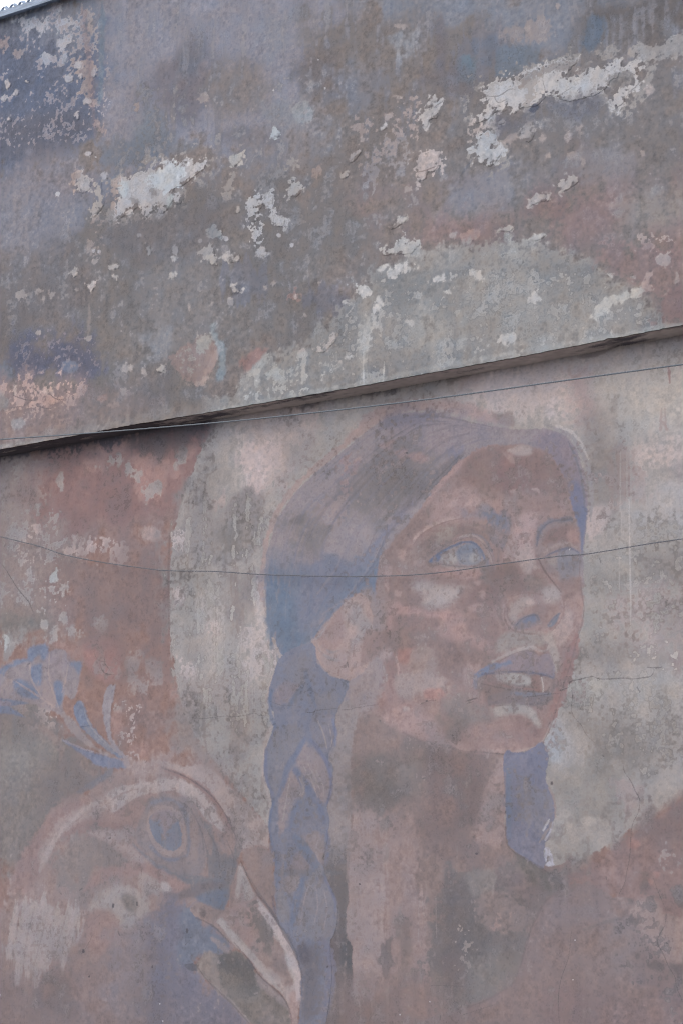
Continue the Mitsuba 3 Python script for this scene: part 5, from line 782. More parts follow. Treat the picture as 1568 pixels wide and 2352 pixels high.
0,162,153,154,1,10.1,0,2,2.8,0,0,0,1,|1698,3912 1759,3945 1791,3865 1814,3740 1785,3634 1770,3712 1738,3808
0,143,126,127,0.8,9.3,0,2.3,3.2,5,0,0,1,|1273,3689 1396,3682 1324,3607 1218,3599 1201,3663
0,164,158,159,1,9,0,2.2,3.1,0,0,0,1,teeth|1311,3658 1379,3684 1501,3668 1584,3626 1590,3580 1499,3583 1386,3610
0,141,121,121,0.8,9,0,2,2.9,4.5,0,0,1,|1591,3634 1665,3643 1680,3535 1603,3540
0,155,140,141,0.9,10,0,2.5,3.5,5,0,0,1,|1657,3636 1751,3614 1740,3515 1671,3512
7,185,179,180,0.8,2.9,0,1.5,1.5,0,0,0,1,|1670,3628 1683,3565 1678,3522
10,147,124,123,0.8,4.2,0,2.2,2.2,2.2,0,0,1,|1324,3607 1447,3567 1586,3549 1671,3527
0,131,122,127,1,8,0,3,4,0,0,0,1,lower_lip|1234,3488 1288,3539 1429,3549 1568,3530 1688,3511 1748,3496 1735,3451 1618,3437 1392,3447 1269,3452
18,129,131,145,0.8,7,0,4,4,4,0,0,1,|1429,3537 1533,3517 1637,3513 1739,3503
0,159,154,156,1,15.3,0,3.1,4.3,0,0,0,1,|1268,3432 1357,3452 1462,3448 1548,3427 1633,3361 1662,3283 1606,3297 1538,3363 1426,3386 1320,3366
0,137,120,122,0.7,8.3,0,1.7,2.3,3.6,0,0,1,|1478,3379 1632,3285 1562,3281 1459,3319
7,103,109,130,0.7,2.9,0,1.5,1.5,0,0,0,1,|772,4553 847,4607 944,4645 1054,4667 1138,4651 1200,4588 1233,4507
5,122,116,124,0.6,2.1,0,1.1,1.1,0,0,0,1,|780,4546 887,4517 1015,4492 1124,4477 1215,4487
5,122,125,142,0.6,2.1,0,1.1,1.1,0,0,0,1,|1054,4649 1017,4597 1030,4531 1070,4492
5,118,123,144,0.6,2.1,0,1.1,1.1,0,0,0,1,|1127,4641 1187,4578 1194,4513
7,127,112,113,0.6,2.9,0,1.5,1.5,0,0,0,1,|1388,4151 1383,4073 1429,3998 1525,3956 1646,3936
6,133,118,118,0.5,2.5,0,1.3,1.3,0,0,0,1,|1424,4214 1495,4236 1583,4240 1704,4212
7,109,109,121,0.7,2.9,0,1.5,1.5,0,0,0,1,|1473,4014 1536,4062 1632,4075 1662,4035
7,111,111,123,0.7,2.9,0,1.5,1.5,0,0,0,1,|1730,3991 1783,4046 1827,4070
8,107,107,125,0.7,3,0,1.8,1.8,0,0,0,1,|1184,3685 1290,3686 1431,3684 1571,3671 1691,3641 1763,3616
6,114,106,110,0.5,2.5,0,1.3,1.3,0,0,0,1,|1269,3452 1392,3447 1549,3442 1687,3448 1739,3469
6,118,105,107,0.6,2.5,0,1.3,1.3,0,0,0,1,|1186,3617 1271,3595 1394,3563 1516,3540 1671,3523
5,122,114,120,0.5,2.1,0,1.1,1.1,0,0,0,1,|1695,3803 1652,3791 1578,3824 1487,3820 1381,3787 1274,3733
7,121,108,110,0.6,2.9,0,1.5,1.5,0,0,0,1,|1659,4496 1712,4387 1779,4299 1843,4218
8,111,109,121,0.6,3,0,1.8,1.8,0,0,0,1,|1652,4568 1684,4675 1778,4736 1942,4734
6,109,109,126,0.6,2.5,0,1.3,1.3,0,0,0,1,|1714,4488 1816,4521 1919,4526 1990,4487
6,129,114,115,0.5,2.5,0,1.3,1.3,0,0,0,1,|1846,4202 1860,4107 1827,4017 1759,3948
6,123,110,111,0.5,2.5,0,1.3,1.3,0,0,0,1,|628,4696 685,4756 779,4803 909,4837 1057,4847
5,124,113,118,0.6,2.1,0,1.1,1.1,0,0,0,1,|814,4601 944,4662 1055,4698 1149,4692 1221,4631 1284,4544 1309,4442
6,130,117,119,0.5,2.5,0,1.3,1.3,0,0,0,1,|2004,4482 1987,4375 2002,4186 2017,4092 1993,3971 1948,3852 1901,3702 1829,3524 1783,3405 1747,3300 1675,3171
7,110,104,106,0.6,2.9,0,1.5,1.5,0,0,0,1,|1672,3168 1594,3124 1455,3101 1350,3104 1192,3128
9,122,113,115,0.4,3,0,2,2,0,0,0,1,|1192,3128 1032,3144 925,3180 780,3210 634,3253 523,3311
14,167,148,149,0.6,4,0,2,3,2,0,0,1,|887,4497 1051,4462 1196,4454
12,161,144,144,0.5,4,0,2,2.6,2,0,0,1,|1594,3142 1455,3119 1351,3122 1175,3147
10,168,160,162,0.7,4,0,2,2.2,2,0,0,1,|1434,3833 1522,3844 1610,3852
12,167,161,163,0.5,4,0,2,2.6,2,0,0,1,|1286,3430 1427,3441 1548,3424 1633,3361
20,173,154,155,0.4,4,0,2,3,2,0,0,1,|1575,4672 1612,4763 1666,4805
20,165,146,147,0.5,4,0,2,3,2,0,0,1,|1470,4747 1432,4624 1394,4516
10,167,152,153,0.6,4,0,2,2.2,2,0,0,1,|1055,4701 1146,4704 1217,4651
0,148,138,142,1,20,0,7.8,9,5,0,0,1,|156,4379 318,4304 361,3713 208,3465 55,3605 209,3920
0,160,144,145,1,3,0,3,4,0,0,0,1,ear|-275,4032 -200,4119 -62,4247 55,4329 156,4379 249,4294 279,4110 255,3916 209,3806 113,3738 16,3729 -120,3788 -219,3905
0,155,136,137,0.8,12,0,4.8,6.7,5,0,0,1,|-208,4055 -112,4168 -16,4281 19,4157 8,4037 -88,3944 -159,3970
9.76,126,131,149,0.8,4.1,0,2.1,2.1,2.1,0,0,1,|-268,4081 -160,4193 -64,4276 20,4329
7.32,161,151,156,0.8,3.1,0,1.6,1.6,1.6,0,0,1,|-274,4056 -208,4075 -136,4160
8.54,148,140,144,0.8,3.6,0,1.9,1.9,1.9,0,0,1,|-232,4037 -195,3963 -111,3906 -16,3878 55,3902
7.32,143,139,144,0.7,3.1,0,1.6,1.6,1.6,0,0,1,|-147,3979 -100,3950 -16,3958
7.32,166,155,155,0.7,3.1,0,1.6,1.6,1.6,0,0,1,|-274,4051 -256,3948 -195,3842 -99,3764 19,3720
0,165,150,151,1,18,0,3.7,5.1,5,0,0,1,|8,4320 103,4351 150,4286 173,4123 102,4049 31,4156
0,153,147,152,0.8,27.4,18.2,18.2,14,18,0,0,1,|138,4267 220,4199 267,4075 173,4003 126,4107
0,165,146,146,0.8,16,0,4.6,6.4,5,0,0,1,|-16,3898 173,3963 172,3823 78,3751 -40,3780
0,143,126,127,0.8,12,0,4.5,6.3,0,0,0,1,|196,4081 336,4069 347,3928 172,3843
0,163,146,147,0.7,8.8,0,1.8,2.5,3.9,0,0,1,|336,3910 424,3952 423,3883 324,3851
4.88,106,98,102,0.8,2,0,1.1,1.1,1.1,0,0,1,|41,3863 55,3822
5.49,137,118,119,0.6,2.3,0,1.2,1.2,1.2,0,0,1,|108,3988 96,3899
18,170,159,159,0.85,3,0,3,4,0,0,0,1,|-632,4106 -579,3984 -514,3912 -594,3851 -650,3755 -677,3616 -623,3470 -686,3325 -713,3128 -708,3029 -642,2836 -673,2716 -663,2537
0,126,128,144,1,3,0,3,4,0,0,0,1,braid|-518,3979 -259,4031 -219,3888 -101,3774 55,3716 24,3607 -54,3482 -77,3289 -131,3162 -77,3062 -130,2808 -115,2711 -130,2552 -168,2379 -99,2203 -38,2061 -60,1889 -106,1796 -90,1610 -105,1424 -165,1178 -325,1021 -379,1230 -365,1392 -373,1516 -436,1704 -563,1894 -583,2053 -629,2246 -587,2438 -647,2569 -657,2732 -626,2861 -700,3061 -686,3258 -607,3469 -665,3622 -642,3788
0,144,135,141,1,16,0,5,5,4,0,0,1,|-384,3230 -342,3263 -286,3260 -202,3191 -133,3113 -105,3036 -98,2950 -118,2865 -160,2822 -201,2835 -250,2929 -327,3019 -383,3091 -412,3150
0,143,134,140,1,16,0,5,5,4,0,0,1,|-482,3090 -439,3088 -383,3027 -326,2944 -326,2909 -382,2877 -438,2822 -480,2766 -493,2680 -563,2625 -572,2827 -537,2942 -503,3027
0,137,131,141,1,16,0,4.1,5,4,0,0,1,|-629,3675 -572,3736 -472,3758 -386,3711 -443,3638 -499,3595 -599,3590
0,131,129,141,1,16,0,5,5,4,0,0,1,|-273,3462 -203,3487 -92,3480 -64,3380 -64,3264 -105,3192 -160,3189 -230,3285 -286,3393
0,130,129,140,1,16,0,5,5,4,0,0,1,|-598,3389 -441,3415 -328,3373 -356,3293 -440,3181 -524,3057 -566,2943 -622,2917 -681,3042 -689,3195 -647,3310
0,130,129,141,1,16,0,5,5,4,0,0,1,|-502,3939 -303,3946 -246,3800 -302,3734 -415,3742 -501,3820
0,131,130,141,1,16,0,4.1,5,4,0,0,1,|-301,3628 -64,3646 -30,3551 -64,3495 -203,3528
0,145,136,141,1,16,0,3.7,5,4,0,0,1,|-339,2582 -214,2612 -159,2525 -159,2384 -227,2374 -269,2443
0,140,132,139,1,16,0,4.5,5,4,0,0,1,|-436,2431 -380,2469 -324,2434 -282,2364 -324,2309 -407,2300 -491,2324 -477,2370
0,145,136,140,1,15.6,0,3.1,4.4,4,0,0,1,|-491,2302 -379,2299 -379,2253 -434,2175 -497,2177
0,133,131,141,1,16,0,5,5,4,0,0,1,|-296,2297 -200,2261 -117,2180 -49,2101 -36,2000 -63,1906 -130,1824 -267,1825 -391,1904 -405,2022 -351,2134
0,134,132,141,1,16,0,3.4,4.8,4,0,0,1,|-588,2190 -490,2154 -461,2051 -474,1967 -558,1979 -587,2053
28.48,111,120,144,0.7,7,0,3,4,3,0,0,1,|-328,3326 -405,3208 -482,3113 -517,2999 -572,2885
16.376,113,119,147,0.7,6.9,0,3,3.6,3,0,0,1,|-286,3306 -216,3232 -147,3142 -105,3036 -98,2922 -132,2815
35.6,112,119,142,0.7,7,0,3,4,3,0,0,1,|-432,3093 -369,3015 -299,2931 -201,2812 -152,2667
16.376,113,122,150,0.7,6.9,0,3,3.6,3,0,0,1,|-85,3450 -60,3351 -67,3241
24.92,107,120,146,0.7,7,0,3,4,3,0,0,1,|-629,3710 -656,3623 -642,3504 -598,3407
17.8,115,122,148,0.7,7,0,3,3.9,3,0,0,1,|-679,3253 -690,3136 -673,3018 -615,2905
19.936,108,119,143,0.7,7,0,3,4,3,0,0,1,|-601,2887 -639,2772 -652,2627
21.36,107,117,138,0.7,7,0,3,4,3,0,0,1,|-351,3708 -436,3626 -485,3547
21.36,113,122,145,0.7,7,0,3,4,3,0,0,1,|-330,3819 -302,3734 -273,3650 -231,3541
21.36,113,121,145,0.7,7,0,3,4,3,0,0,1,|-147,3194 -126,3152
17.8,115,122,144,0.7,7,0,3,3.9,3,0,0,1,|-382,2848 -437,2753 -465,2620
46.28,112,123,146,0.7,7,0,3,4,3,0,0,1,|-437,2597 -338,2502 -269,2421 -186,2328
39.16,111,121,144,0.7,7,0,3,4,3,0,0,1,|-344,2287 -378,2163 -406,2079 -446,1938
28.48,108,120,144,0.7,7,0,3,4,3,0,0,1,|-648,2627 -619,2477 -586,2372
21.36,101,107,126,0.7,7,0,3,4,3,0,0,1,|-617,2305 -624,2225 -616,2111 -590,2019
19.936,113,121,147,0.7,7,0,3,4,3,0,0,1,|-132,2632 -123,2496 -145,2366
12.816,117,123,147,0.7,5.4,0,2.8,2.8,2.8,0,0,1,|-179,2305 -104,2197 -60,2101 -66,1979
21.36,111,121,145,0.7,7,0,3,4,3,0,0,1,|-547,2303 -588,2235
6.408,159,150,152,0.7,2.7,0,1.4,1.4,1.4,0,0,1,|-341,3106 -271,2999 -215,2870
6.408,159,150,152,0.7,2.7,0,1.4,1.4,1.4,0,0,1,|-299,3116 -222,2985 -180,2868
6.408,159,150,152,0.7,2.7,0,1.4,1.4,1.4,0,0,1,|-229,3066 -167,2953 -160,2867
6.408,159,150,152,0.7,2.7,0,1.4,1.4,1.4,0,0,1,|-383,3021 -340,2939 -347,2899
6.408,159,150,152,0.7,2.7,0,1.4,1.4,1.4,0,0,1,|-467,3026 -495,2882 -529,2710
6.408,159,150,152,0.7,2.7,0,1.4,1.4,1.4,0,0,1,|-119,3412 -91,3295 -98,3237
6.408,159,150,152,0.7,2.7,0,1.4,1.4,1.4,0,0,1,|-217,3447 -161,3328 -133,3222
6.408,159,150,152,0.7,2.7,0,1.4,1.4,1.4,0,0,1,|-556,3587 -593,3708
6.408,155,146,153,0.65,2.7,0,1.4,1.4,1.4,0,0,1,|-214,2555 -228,2471 -200,2396
6.408,155,146,153,0.65,2.7,0,1.4,1.4,1.4,0,0,1,|-379,2253 -434,2187
6.408,155,146,153,0.65,2.7,0,1.4,1.4,1.4,0,0,1,|-296,2218 -337,2106 -370,1938
6.408,155,146,153,0.65,2.7,0,1.4,1.4,1.4,0,0,1,|-158,2187 -131,2046 -158,1907
6.408,155,146,153,0.65,2.7,0,1.4,1.4,1.4,0,0,1,|-234,2228 -213,2076 -247,1936
0,111,108,116,0.8,30,0,14,16,8,0,0,1,|-376,1770 -198,1791 -184,1602 -198,1492 -238,1272 -367,1270 -365,1602
39.16,123,123,141,0.8,7,0,8,8.6,5,0,0,1,|-198,1835 -124,1779 -96,1657 -96,1547 -116,1437 -156,1273
0,95,96,110,0.7,15.8,0,3.2,4.4,6,0,0,1,|-390,1781 -321,1803 -266,1713 -321,1647 -390,1691
14.24,91,93,105,0.6,6,0,3.1,3.1,3.1,0,0,1,|-657,2054 -544,1923 -432,1787 -386,1691 -372,1602
0,111,108,112,0.7,14,0,3.7,5.2,0,0,0,1,|-157,2366 -7,2362 53,2250 -7,2063 -61,2190
0,112,115,125,0.5,6.1,0,1.2,1.7,0,0,0,1,|-566,2348 -61,2328 -61,2290 -546,2302
0,123,124,142,1,3,0,3,4,0,0,0,1,braid_right|1361,3109 1455,3110 1559,3122 1663,3165 1709,3066 1689,2961 1699,2870 1747,2762 1749,2642 1690,2495 1663,2433 1660,2300 1559,2347 1424,2426 1368,2498 1364,2703
26,115,125,146,0.8,10.9,5.7,5.7,5.7,5.7,0,0,1,|1387,3006 1389,2732 1400,2505
0,132,130,141,0.8,16,29.8,29.8,14,18,0,0,1,|1536,2847 1689,2810 1738,2718 1684,2600 1613,2453 1547,2545
0,129,127,141,0.7,10.8,0,2.7,3.8,5,0,0,1,|1546,2500 1663,2436 1660,2310 1577,2364
8,177,175,184,1,3,0,1.8,1.8,0,0,0,1,|1710,2636 1684,2592 1658,2556
9,171,169,181,1,3,0,2,2,0,0,0,1,|1735,2613 1713,2554 1673,2488
10,148,139,140,0.8,3,0,2.2,2.2,0,0,0,1,|1622,2475 1692,2555 1727,2613
10,153,139,140,0.7,3,0,2.2,2.2,0,0,0,1,|1707,2854 1752,2762 1756,2642
8,157,136,137,0.6,3.4,0,1.8,1.8,1.8,0,0,1,|1369,2977 1360,2703 1363,2506
0,140,122,123,1,8,0,8,8,0,0,0,1,panel|1810,2232 1944,2288 2078,2350 2326,2492 2522,2612 2713,2728 2924,2841 2882,1793 2423,2024 2184,2100 1990,2170 1842,2188
0,129,115,116,0.7,60,30,58.5,30,20,0,0,1,|2360,2546 2826,2716 2811,2330 2466,2368
0,149,130,131,0.7,42.1,28.1,28.1,14,18,0,0,1,|1977,2265 2240,2346 2299,2170 2104,2145
0,164,132,130,0.6,9,0,1.9,2.7,0,0,0,1,|2293,2475 2374,2473 2388,2428 2323,2409
0,164,132,130,0.6,4.4,0,0.9,1.2,0,0,0,1,|2421,2225 2476,2195 2459,2160
0,164,132,130,0.6,5.2,0,1,1.5,0,0,0,1,|2478,2253 2526,2251 2508,2209
0,158,151,153,0.5,9,0,30,40,20,8,8,1,|2561,2365 2640,2363 2621,2278 2574,2279
0,108,101,104,0.7,14.5,9.7,9.7,9.7,9.7,0,0,1,|2398,2255 2462,2253 2458,2138 2395,2139
0,135,122,124,1,3,0,3,4,0,0,0,1,shoulder|1833,2173 1875,2191 1958,2195 2040,2169 2168,2101 2297,2084 2453,1995 2884,1848 2854,1101 543,1057 724,1283 901,1327 1077,1373 1216,1421 1320,1473 1406,1524 1460,1642 1505,1773 1550,1891 1594,1971 1655,2066 1740,2123
9,102,97,101,0.5,3,0,2,2,0,0,0,1,|1364,2703 1368,2498 1424,2420 1559,2344 1710,2257 1825,2176
8,102,97,101,0.4,3,0,1.8,1.8,0,0,0,1,|1825,2176 1748,2123 1663,2073 1593,1967 1549,1888 1506,1771 1463,1642 1406,1524
7,102,97,101,0.3,2.9,0,1.5,1.5,0,0,0,1,|1406,1524 1320,1471 1216,1419 1077,1371 901,1325
0,136,126,131,0.7,59.4,39.6,36,14,18,0,0,1,|1706,2095 2007,2162 2168,2086 2098,1914 1767,1859
0,136,122,124,0.6,60,40,36,14,18,0,0,1,|1458,1568 1766,1801 1861,1655 1683,1150 1073,1140 1250,1392
0,130,115,118,0.6,60,40,36,14,18,0,0,1,|1823,1453 2779,1514 2762,1100 1748,1080
0,140,130,134,0.7,60,40,36,14,18,0,0,1,|2098,1914 2358,1997 2378,1654 2215,1541 2090,1655
0,154,138,138,1,18,0,8.8,9,0,0,0,1,|2311,2026 2392,2068 2503,2051 2563,1965 2733,1934 2724,1682 2567,1654 2461,1753 2340,1940
0,137,119,121,0.6,39.6,26.4,26.4,14,18,0,0,1,|1590,1452 1857,1511 1886,1339 1654,1308
0,97,95,99,0.6,8,5.3,5.3,5.3,5.3,0,0,1,|2301,1969 2357,1954 2355,1918 2300,1933
0,97,95,99,0.6,10.7,7.2,7.2,7.2,7.2,0,0,1,|2418,1647 2474,1668 2536,1647 2503,1619 2433,1623
0,97,95,99,0.6,14.3,9.5,9.5,9.5,9.5,0,0,1,|2591,1654 2673,1647 2670,1584 2612,1591
0,97,95,99,0.6,11,7.4,7.4,7.4,7.4,0,0,1,|2317,1726 2365,1718 2339,1669
0,97,95,99,0.6,11.6,7.7,7.7,7.7,7.7,0,0,1,|2281,2084 2337,2076 2327,2026
0,97,95,99,0.6,11.4,7.6,7.6,7.6,7.6,0,0,1,|2631,2106 2689,2077 2686,2006 2644,2049
0,107,103,107,0.6,14,20,60,50,10,8,52,1,|2265,2084 2803,2131 2773,1375 2276,1442
12,122,116,120,0.6,5,0,2.6,2.6,2.6,0,0,1,|1949,1879 2098,1921 2244,1955
0,165,152,153,1,8,0,3,4,0,0,0,1,|-1781,3221 -1458,3170 -1226,3141 -1017,2981 -851,2841 -679,2684 -657,2505 -767,2531 -908,2483 -1012,2634 -1096,2802 -1265,2976
0,145,131,132,1,12,0,7.1,9,5,0,0,1,|-918,2484 -767,2531 -651,2508 -602,2329 -623,2042 -784,2205 -887,2385
0,130,119,121,0.6,34.6,23,23,14,18,0,0,1,|-764,2204 -625,2266 -623,2042
0,148,133,134,1,14,0,16,10,0,0,0,1,head|-1912,3228 -1650,3172 -1457,3094 -1223,2954 -1055,2776 -940,2582 -904,2467 -911,2402 -976,2274 -1005,2112 -920,1821 -1040,1725 -1223,1742 -1314,1646 -1158,1501 -954,1343 -712,1033 -3506,979 -3540,1667 -3320,2012 -3215,2290 -3085,2531 -2853,2821 -2709,2955 -2439,3030 -2174,3138
0,128,121,123,0.5,60,40,36,14,18,0,0,1,|-3000,3304 -2221,3227 -2393,3028 -2708,2937 -2933,2806 -3035,3022
0,150,130,131,0.8,20,0,7,9,5,0,0,1,|-3130,2497 -2841,2820 -2594,2932 -2391,2958 -2656,2761 -2831,2558 -3003,2250 -3190,2254
0,170,159,161,1,12,0,9,9,0,0,0,1,|-2257,2952 -2082,3030 -1777,3076 -1456,3052 -1265,2942 -1117,2770 -1074,2653 -1167,2702 -1284,2826 -1432,2930 -1646,2980 -1818,2964 -1991,2924 -2121,2843 -2175,2825
0,172,164,168,0.9,6.7,0,1.7,2.4,3.7,0,0,1,|-1326,2845 -1221,2807 -1116,2704 -1094,2645 -1167,2702 -1261,2759
0,163,150,151,0.75,20,0,5.4,7.6,0,0,0,1,|-2922,2526 -2747,2764 -2434,2908 -2169,2983 -2254,2849 -2654,2709 -2850,2455
24,143,122,123,0.8,7,0,5.3,5.3,0,0,0,1,|-1650,3146 -1435,3076 -1223,2940 -1075,2776 -991,2633
0,150,132,133,0.85,18,0,7,9,5,0,0,1,|-2253,2814 -1947,2922 -1775,2965 -1816,2865 -1897,2665 -2072,2671 -2383,2716
0,143,124,125,0.8,16,0,3.9,5.5,5,0,0,1,|-2653,2691 -2430,2787 -2074,2739 -2160,2674 -2382,2682 -2605,2620
0,138,130,135,1,12,0,9,8,0,0,0,1,eye|-1940,2649 -1816,2899 -1646,2959 -1432,2916 -1282,2760 -1227,2592 -1235,2411 -1296,2330 -1420,2317 -1632,2372 -1784,2459
0,147,134,136,0.7,12,0,3,4.2,5,0,0,1,|-1431,2849 -1346,2812 -1301,2611 -1339,2447 -1403,2482
22,125,127,141,0.75,7,0,4.8,4.8,4.8,0,0,1,|-1795,2890 -1645,2917 -1516,2878 -1440,2783 -1405,2598 -1424,2482 -1486,2467
15,154,141,143,0.9,3,0,3,3.3,0,0,0,1,|-1813,2780 -1772,2846 -1643,2861 -1514,2802 -1457,2700 -1446,2566 -1477,2509 -1561,2486 -1668,2514 -1755,2593 -1811,2696 -1809,2797
0,124,128,143,1,3,0,3,4,0,0,0,1,pupil|-1802,2754 -1771,2804 -1642,2819 -1524,2756 -1473,2650 -1482,2550 -1561,2516 -1668,2553 -1756,2635
0,143,133,140,1,12,0,4.7,6.6,0,0,0,1,|-1787,2776 -1728,2828 -1600,2829 -1530,2744 -1587,2718 -1618,2672 -1649,2619 -1672,2699 -1716,2768 -1752,2753
0,129,129,143,0.6,12,0,3.1,4.3,5,0,0,1,|-1638,2639 -1512,2668 -1488,2567 -1572,2537
14,124,127,145,0.7,5.9,0,3.1,3.1,3.1,0,0,1,|-1786,2560 -1677,2473 -1549,2444 -1444,2475
0,119,119,127,0.9,14,0,8.7,9,10,0,0,1,|-1282,2743 -1198,2674 -1134,2556 -1010,2470 -940,2582 -918,2467 -957,2354 -1027,2242 -1171,2278 -1235,2411 -1227,2575
24,140,129,132,0.8,7,0,5.3,5.3,5,0,0,1,|-1260,2659 -1206,2575 -1194,2476
24,140,129,132,0.8,7,0,5.3,5.3,5,0,0,1,|-1135,2638 -1072,2554 -1030,2454
24,140,129,132,0.8,7,0,5.3,5.3,5,0,0,1,|-981,2649 -940,2582 -929,2500
24,140,129,132,0.8,7,0,5.3,5.3,5,0,0,1,|-1344,2712 -1259,2643 -1237,2543
0,124,127,140,0.8,8.9,0,1.8,2.5,3.9,0,0,1,|-1960,2582 -1762,2459 -1568,2353 -1674,2339 -1871,2495
0,121,121,130,1,14,0,6.1,8.5,5,0,0,1,|-1632,2372 -1379,2316 -1130,2310 -1006,2242 -1025,2145 -1065,2056 -1167,2074 -1292,2150 -1377,2217 -1546,2287
0,113,120,137,1,12,0,4.1,5.7,5,0,0,1,|-1334,2167 -1210,2197 -1036,2210 -1035,2112 -1075,2056 -1157,2074 -1271,2117
0,119,114,121,0.85,12,0,2.4,3.4,5,0,0,1,|-1586,2188 -1377,2242 -1171,2278 -1047,2243 -1211,2213 -1375,2151 -1543,2138
0,136,128,130,0.9,24,10,40,26,0,0,0,1,|-2771,2487 -2584,2654 -2359,2672 -2158,2623 -2067,2501 -2151,2385 -2327,2372 -2457,2239 -2639,2311 -2754,2348
0,162,148,150,1,14,0,3.6,5.1,5,0,0,1,|-2405,2683 -2160,2700 -2049,2653 -1959,2549 -1805,2443 -1869,2411 -1979,2499 -2112,2536 -2269,2627
0,151,131,132,0.85,12,0,3.9,5.4,5,0,0,1,|-2262,2405 -1976,2380 -1931,2329 -2150,2334 -2368,2237 -2456,2222
0,153,133,134,1,12,0,3.3,4.6,5,0,0,1,|-2043,2433 -1805,2426 -1589,2337 -1398,2250 -1460,2219 -1565,2196 -1758,2275 -1932,2346
0,160,149,151,1,12,0,3.5,4.9,5,0,0,1,|-1889,2361 -1759,2325 -1629,2222 -1756,2191 -1886,2227
0,172,163,166,1,8,0,1.9,2.7,4.2,0,0,1,|-1673,2273 -1609,2271 -1566,2221 -1618,2197 -1661,2223
0,159,151,153,1,18,0,8.9,9,0,0,0,1,|-2365,2169 -2256,2227 -2060,2265 -1886,2227 -1798,2159 -1774,2059 -1880,1994 -1964,1928 -2072,1930 -2119,2031 -2252,2083 -2384,2051
0,124,120,122,0.8,12,0,3.6,5,0,0,0,1,|-2058,2197 -1927,2178 -1882,2094 -1967,2045 -2034,2096
0,139,130,132,0.7,29,19.3,19.3,14,18,0,0,1,|-2545,2207 -2323,2236 -2363,2102 -2519,2087
0,149,130,131,0.85,20,0,8,9,5,0,0,1,|-2406,2051 -2229,2066 -2118,1997 -2050,1896 -2219,1730 -2396,1765 -2424,1933
0,162,153,155,1,16,0,9,9,41.5,0,0,1,|-3220,1873 -3181,2045 -3024,2181 -2860,2127 -2609,2106 -2408,2102 -2414,1967 -2543,1816 -2596,1732 -2615,1656 -2672,1656 -2706,1800 -2766,1750 -2806,1614 -2860,1563 -2903,1495 -2952,1563 -3000,1614 -3044,1563 -3098,1486 -3139,1631 -3234,1666 -3285,1770
0,167,157,161,0.6,60,40,36,14,18,0,0,1,|-3129,1941 -2857,2041 -2760,1903 -2822,1733 -3003,1700 -3099,1769
18,145,132,134,0.6,7,0,4,4,4,0,0,1,|-2736,1869 -2754,1750 -2727,1631
18,145,132,134,0.6,7,0,4,4,4,0,0,1,|-2579,1884 -2553,1799 -2595,1698
18,145,132,134,0.6,7,0,4,4,4,0,0,1,|-3168,1769 -3141,1666 -3159,1563
18,145,132,134,0.6,7,0,4,4,4,0,0,1,|-2983,1751 -2966,1631
0,138,124,126,0.8,60,40,36,14,18,0,0,1,|-3440,1563 -3040,1478 -2747,1563 -2217,1664 -2113,1087 -3416,1065
0,120,111,113,0.6,46.9,31.3,31.3,14,18,0,0,1,|-2834,1462 -2566,1530 -2514,1330 -2737,1294
0,143,128,130,0.7,59.2,39.4,36,14,18,0,0,1,|-2342,1464 -2080,1449 -2116,1208 -2378,1205
0,137,129,136,0.85,60,40,36,14,18,0,0,1,|-2218,1697 -1878,1928 -1622,1925 -1562,1096 -2113,1087
0,121,120,135,1,40,10,30,20,10,0,0,1,|-1668,2090 -1543,2154 -1374,2086 -1269,1986 -1123,1887 -1000,1806 -1060,1726 -1223,1742 -1314,1654 -1199,1517 -994,1375 -752,1110 -1687,1094 -1821,1368 -1743,1663 -1791,1894
0,114,120,136,0.9,22,0,20,14,10,0,0,1,|-1416,2086 -1331,2003 -1164,1887 -1020,1790 -1080,1732 -1244,1743 -1345,1646 -1471,1695 -1496,1923
0,117,116,132,0.8,30,39.2,36,14,18,0,0,1,|-1427,1581 -1199,1501 -994,1359 -832,1187 -1193,1182 -1402,1371
0,122,114,119,0.45,80,40,36,14,18,0,0,1,|-3477,1356 -1116,1405 -1110,1025 -3459,979
0,96,99,111,0.8,3,0,3,3.4,0,0,0,1,|-1428,1654 -1314,1662 -1313,1605 -1386,1614
0,122,117,117,1,7,0,3,4,0,0,0,1,lower_beak|-1320,1633 -1264,1710 -1223,1746 -1121,1726 -1030,1741 -939,1760 -838,1693 -717,1550 -540,1433 -461,1332 -431,1131 -654,1127 -813,1234 -994,1382 -1199,1533
0,99,98,101,0.85,16,0,29.4,24,10,0,0,1,|-1100,1694 -939,1757 -838,1677 -737,1534 -816,1471 -997,1565
0,146,137,137,0.8,14,0,5.1,7.1,5,0,0,1,|-1304,1638 -1223,1742 -1121,1710 -1140,1613 -1036,1438 -1117,1469 -1220,1549
0,111,108,108,0.6,16.2,10.8,10.8,10.8,10.8,0,0,1,|-957,1565 -756,1471 -835,1439 -956,1486
0,143,135,140,0.8,8.5,0,1.7,2.4,3.7,0,0,1,|-757,1582 -540,1441 -461,1332 -559,1378 -717,1487
0,130,123,125,0.8,60,40,36,14,18,0,0,1,|-677,1408 -500,1378 -441,1230 -441,1130 -635,1127 -754,1266
14,148,141,142,0.7,5.9,0,3.1,3.1,3.1,0,0,1,|-1262,1581 -1117,1469 -954,1351 -813,1225
0,147,133,134,1,3,0,3,4,0,0,0,1,upper_beak|-915,2415 -886,2353 -825,2254 -753,2156 -643,2042 -543,1897 -440,1751 -378,1629 -356,1504 -369,1348 -399,1216 -445,1216 -461,1332 -540,1448 -717,1563 -838,1706 -1000,1817 -1165,1949 -1331,2016 -1378,2077 -1292,2114 -1167,2063 -1065,2055 -1021,2112 -994,2242 -951,2346
0,138,127,129,0.8,9.8,0,2.5,3.4,0,0,0,1,|-1374,2077 -1292,2114 -1167,2066 -1065,2048 -1166,1985 -1290,2019
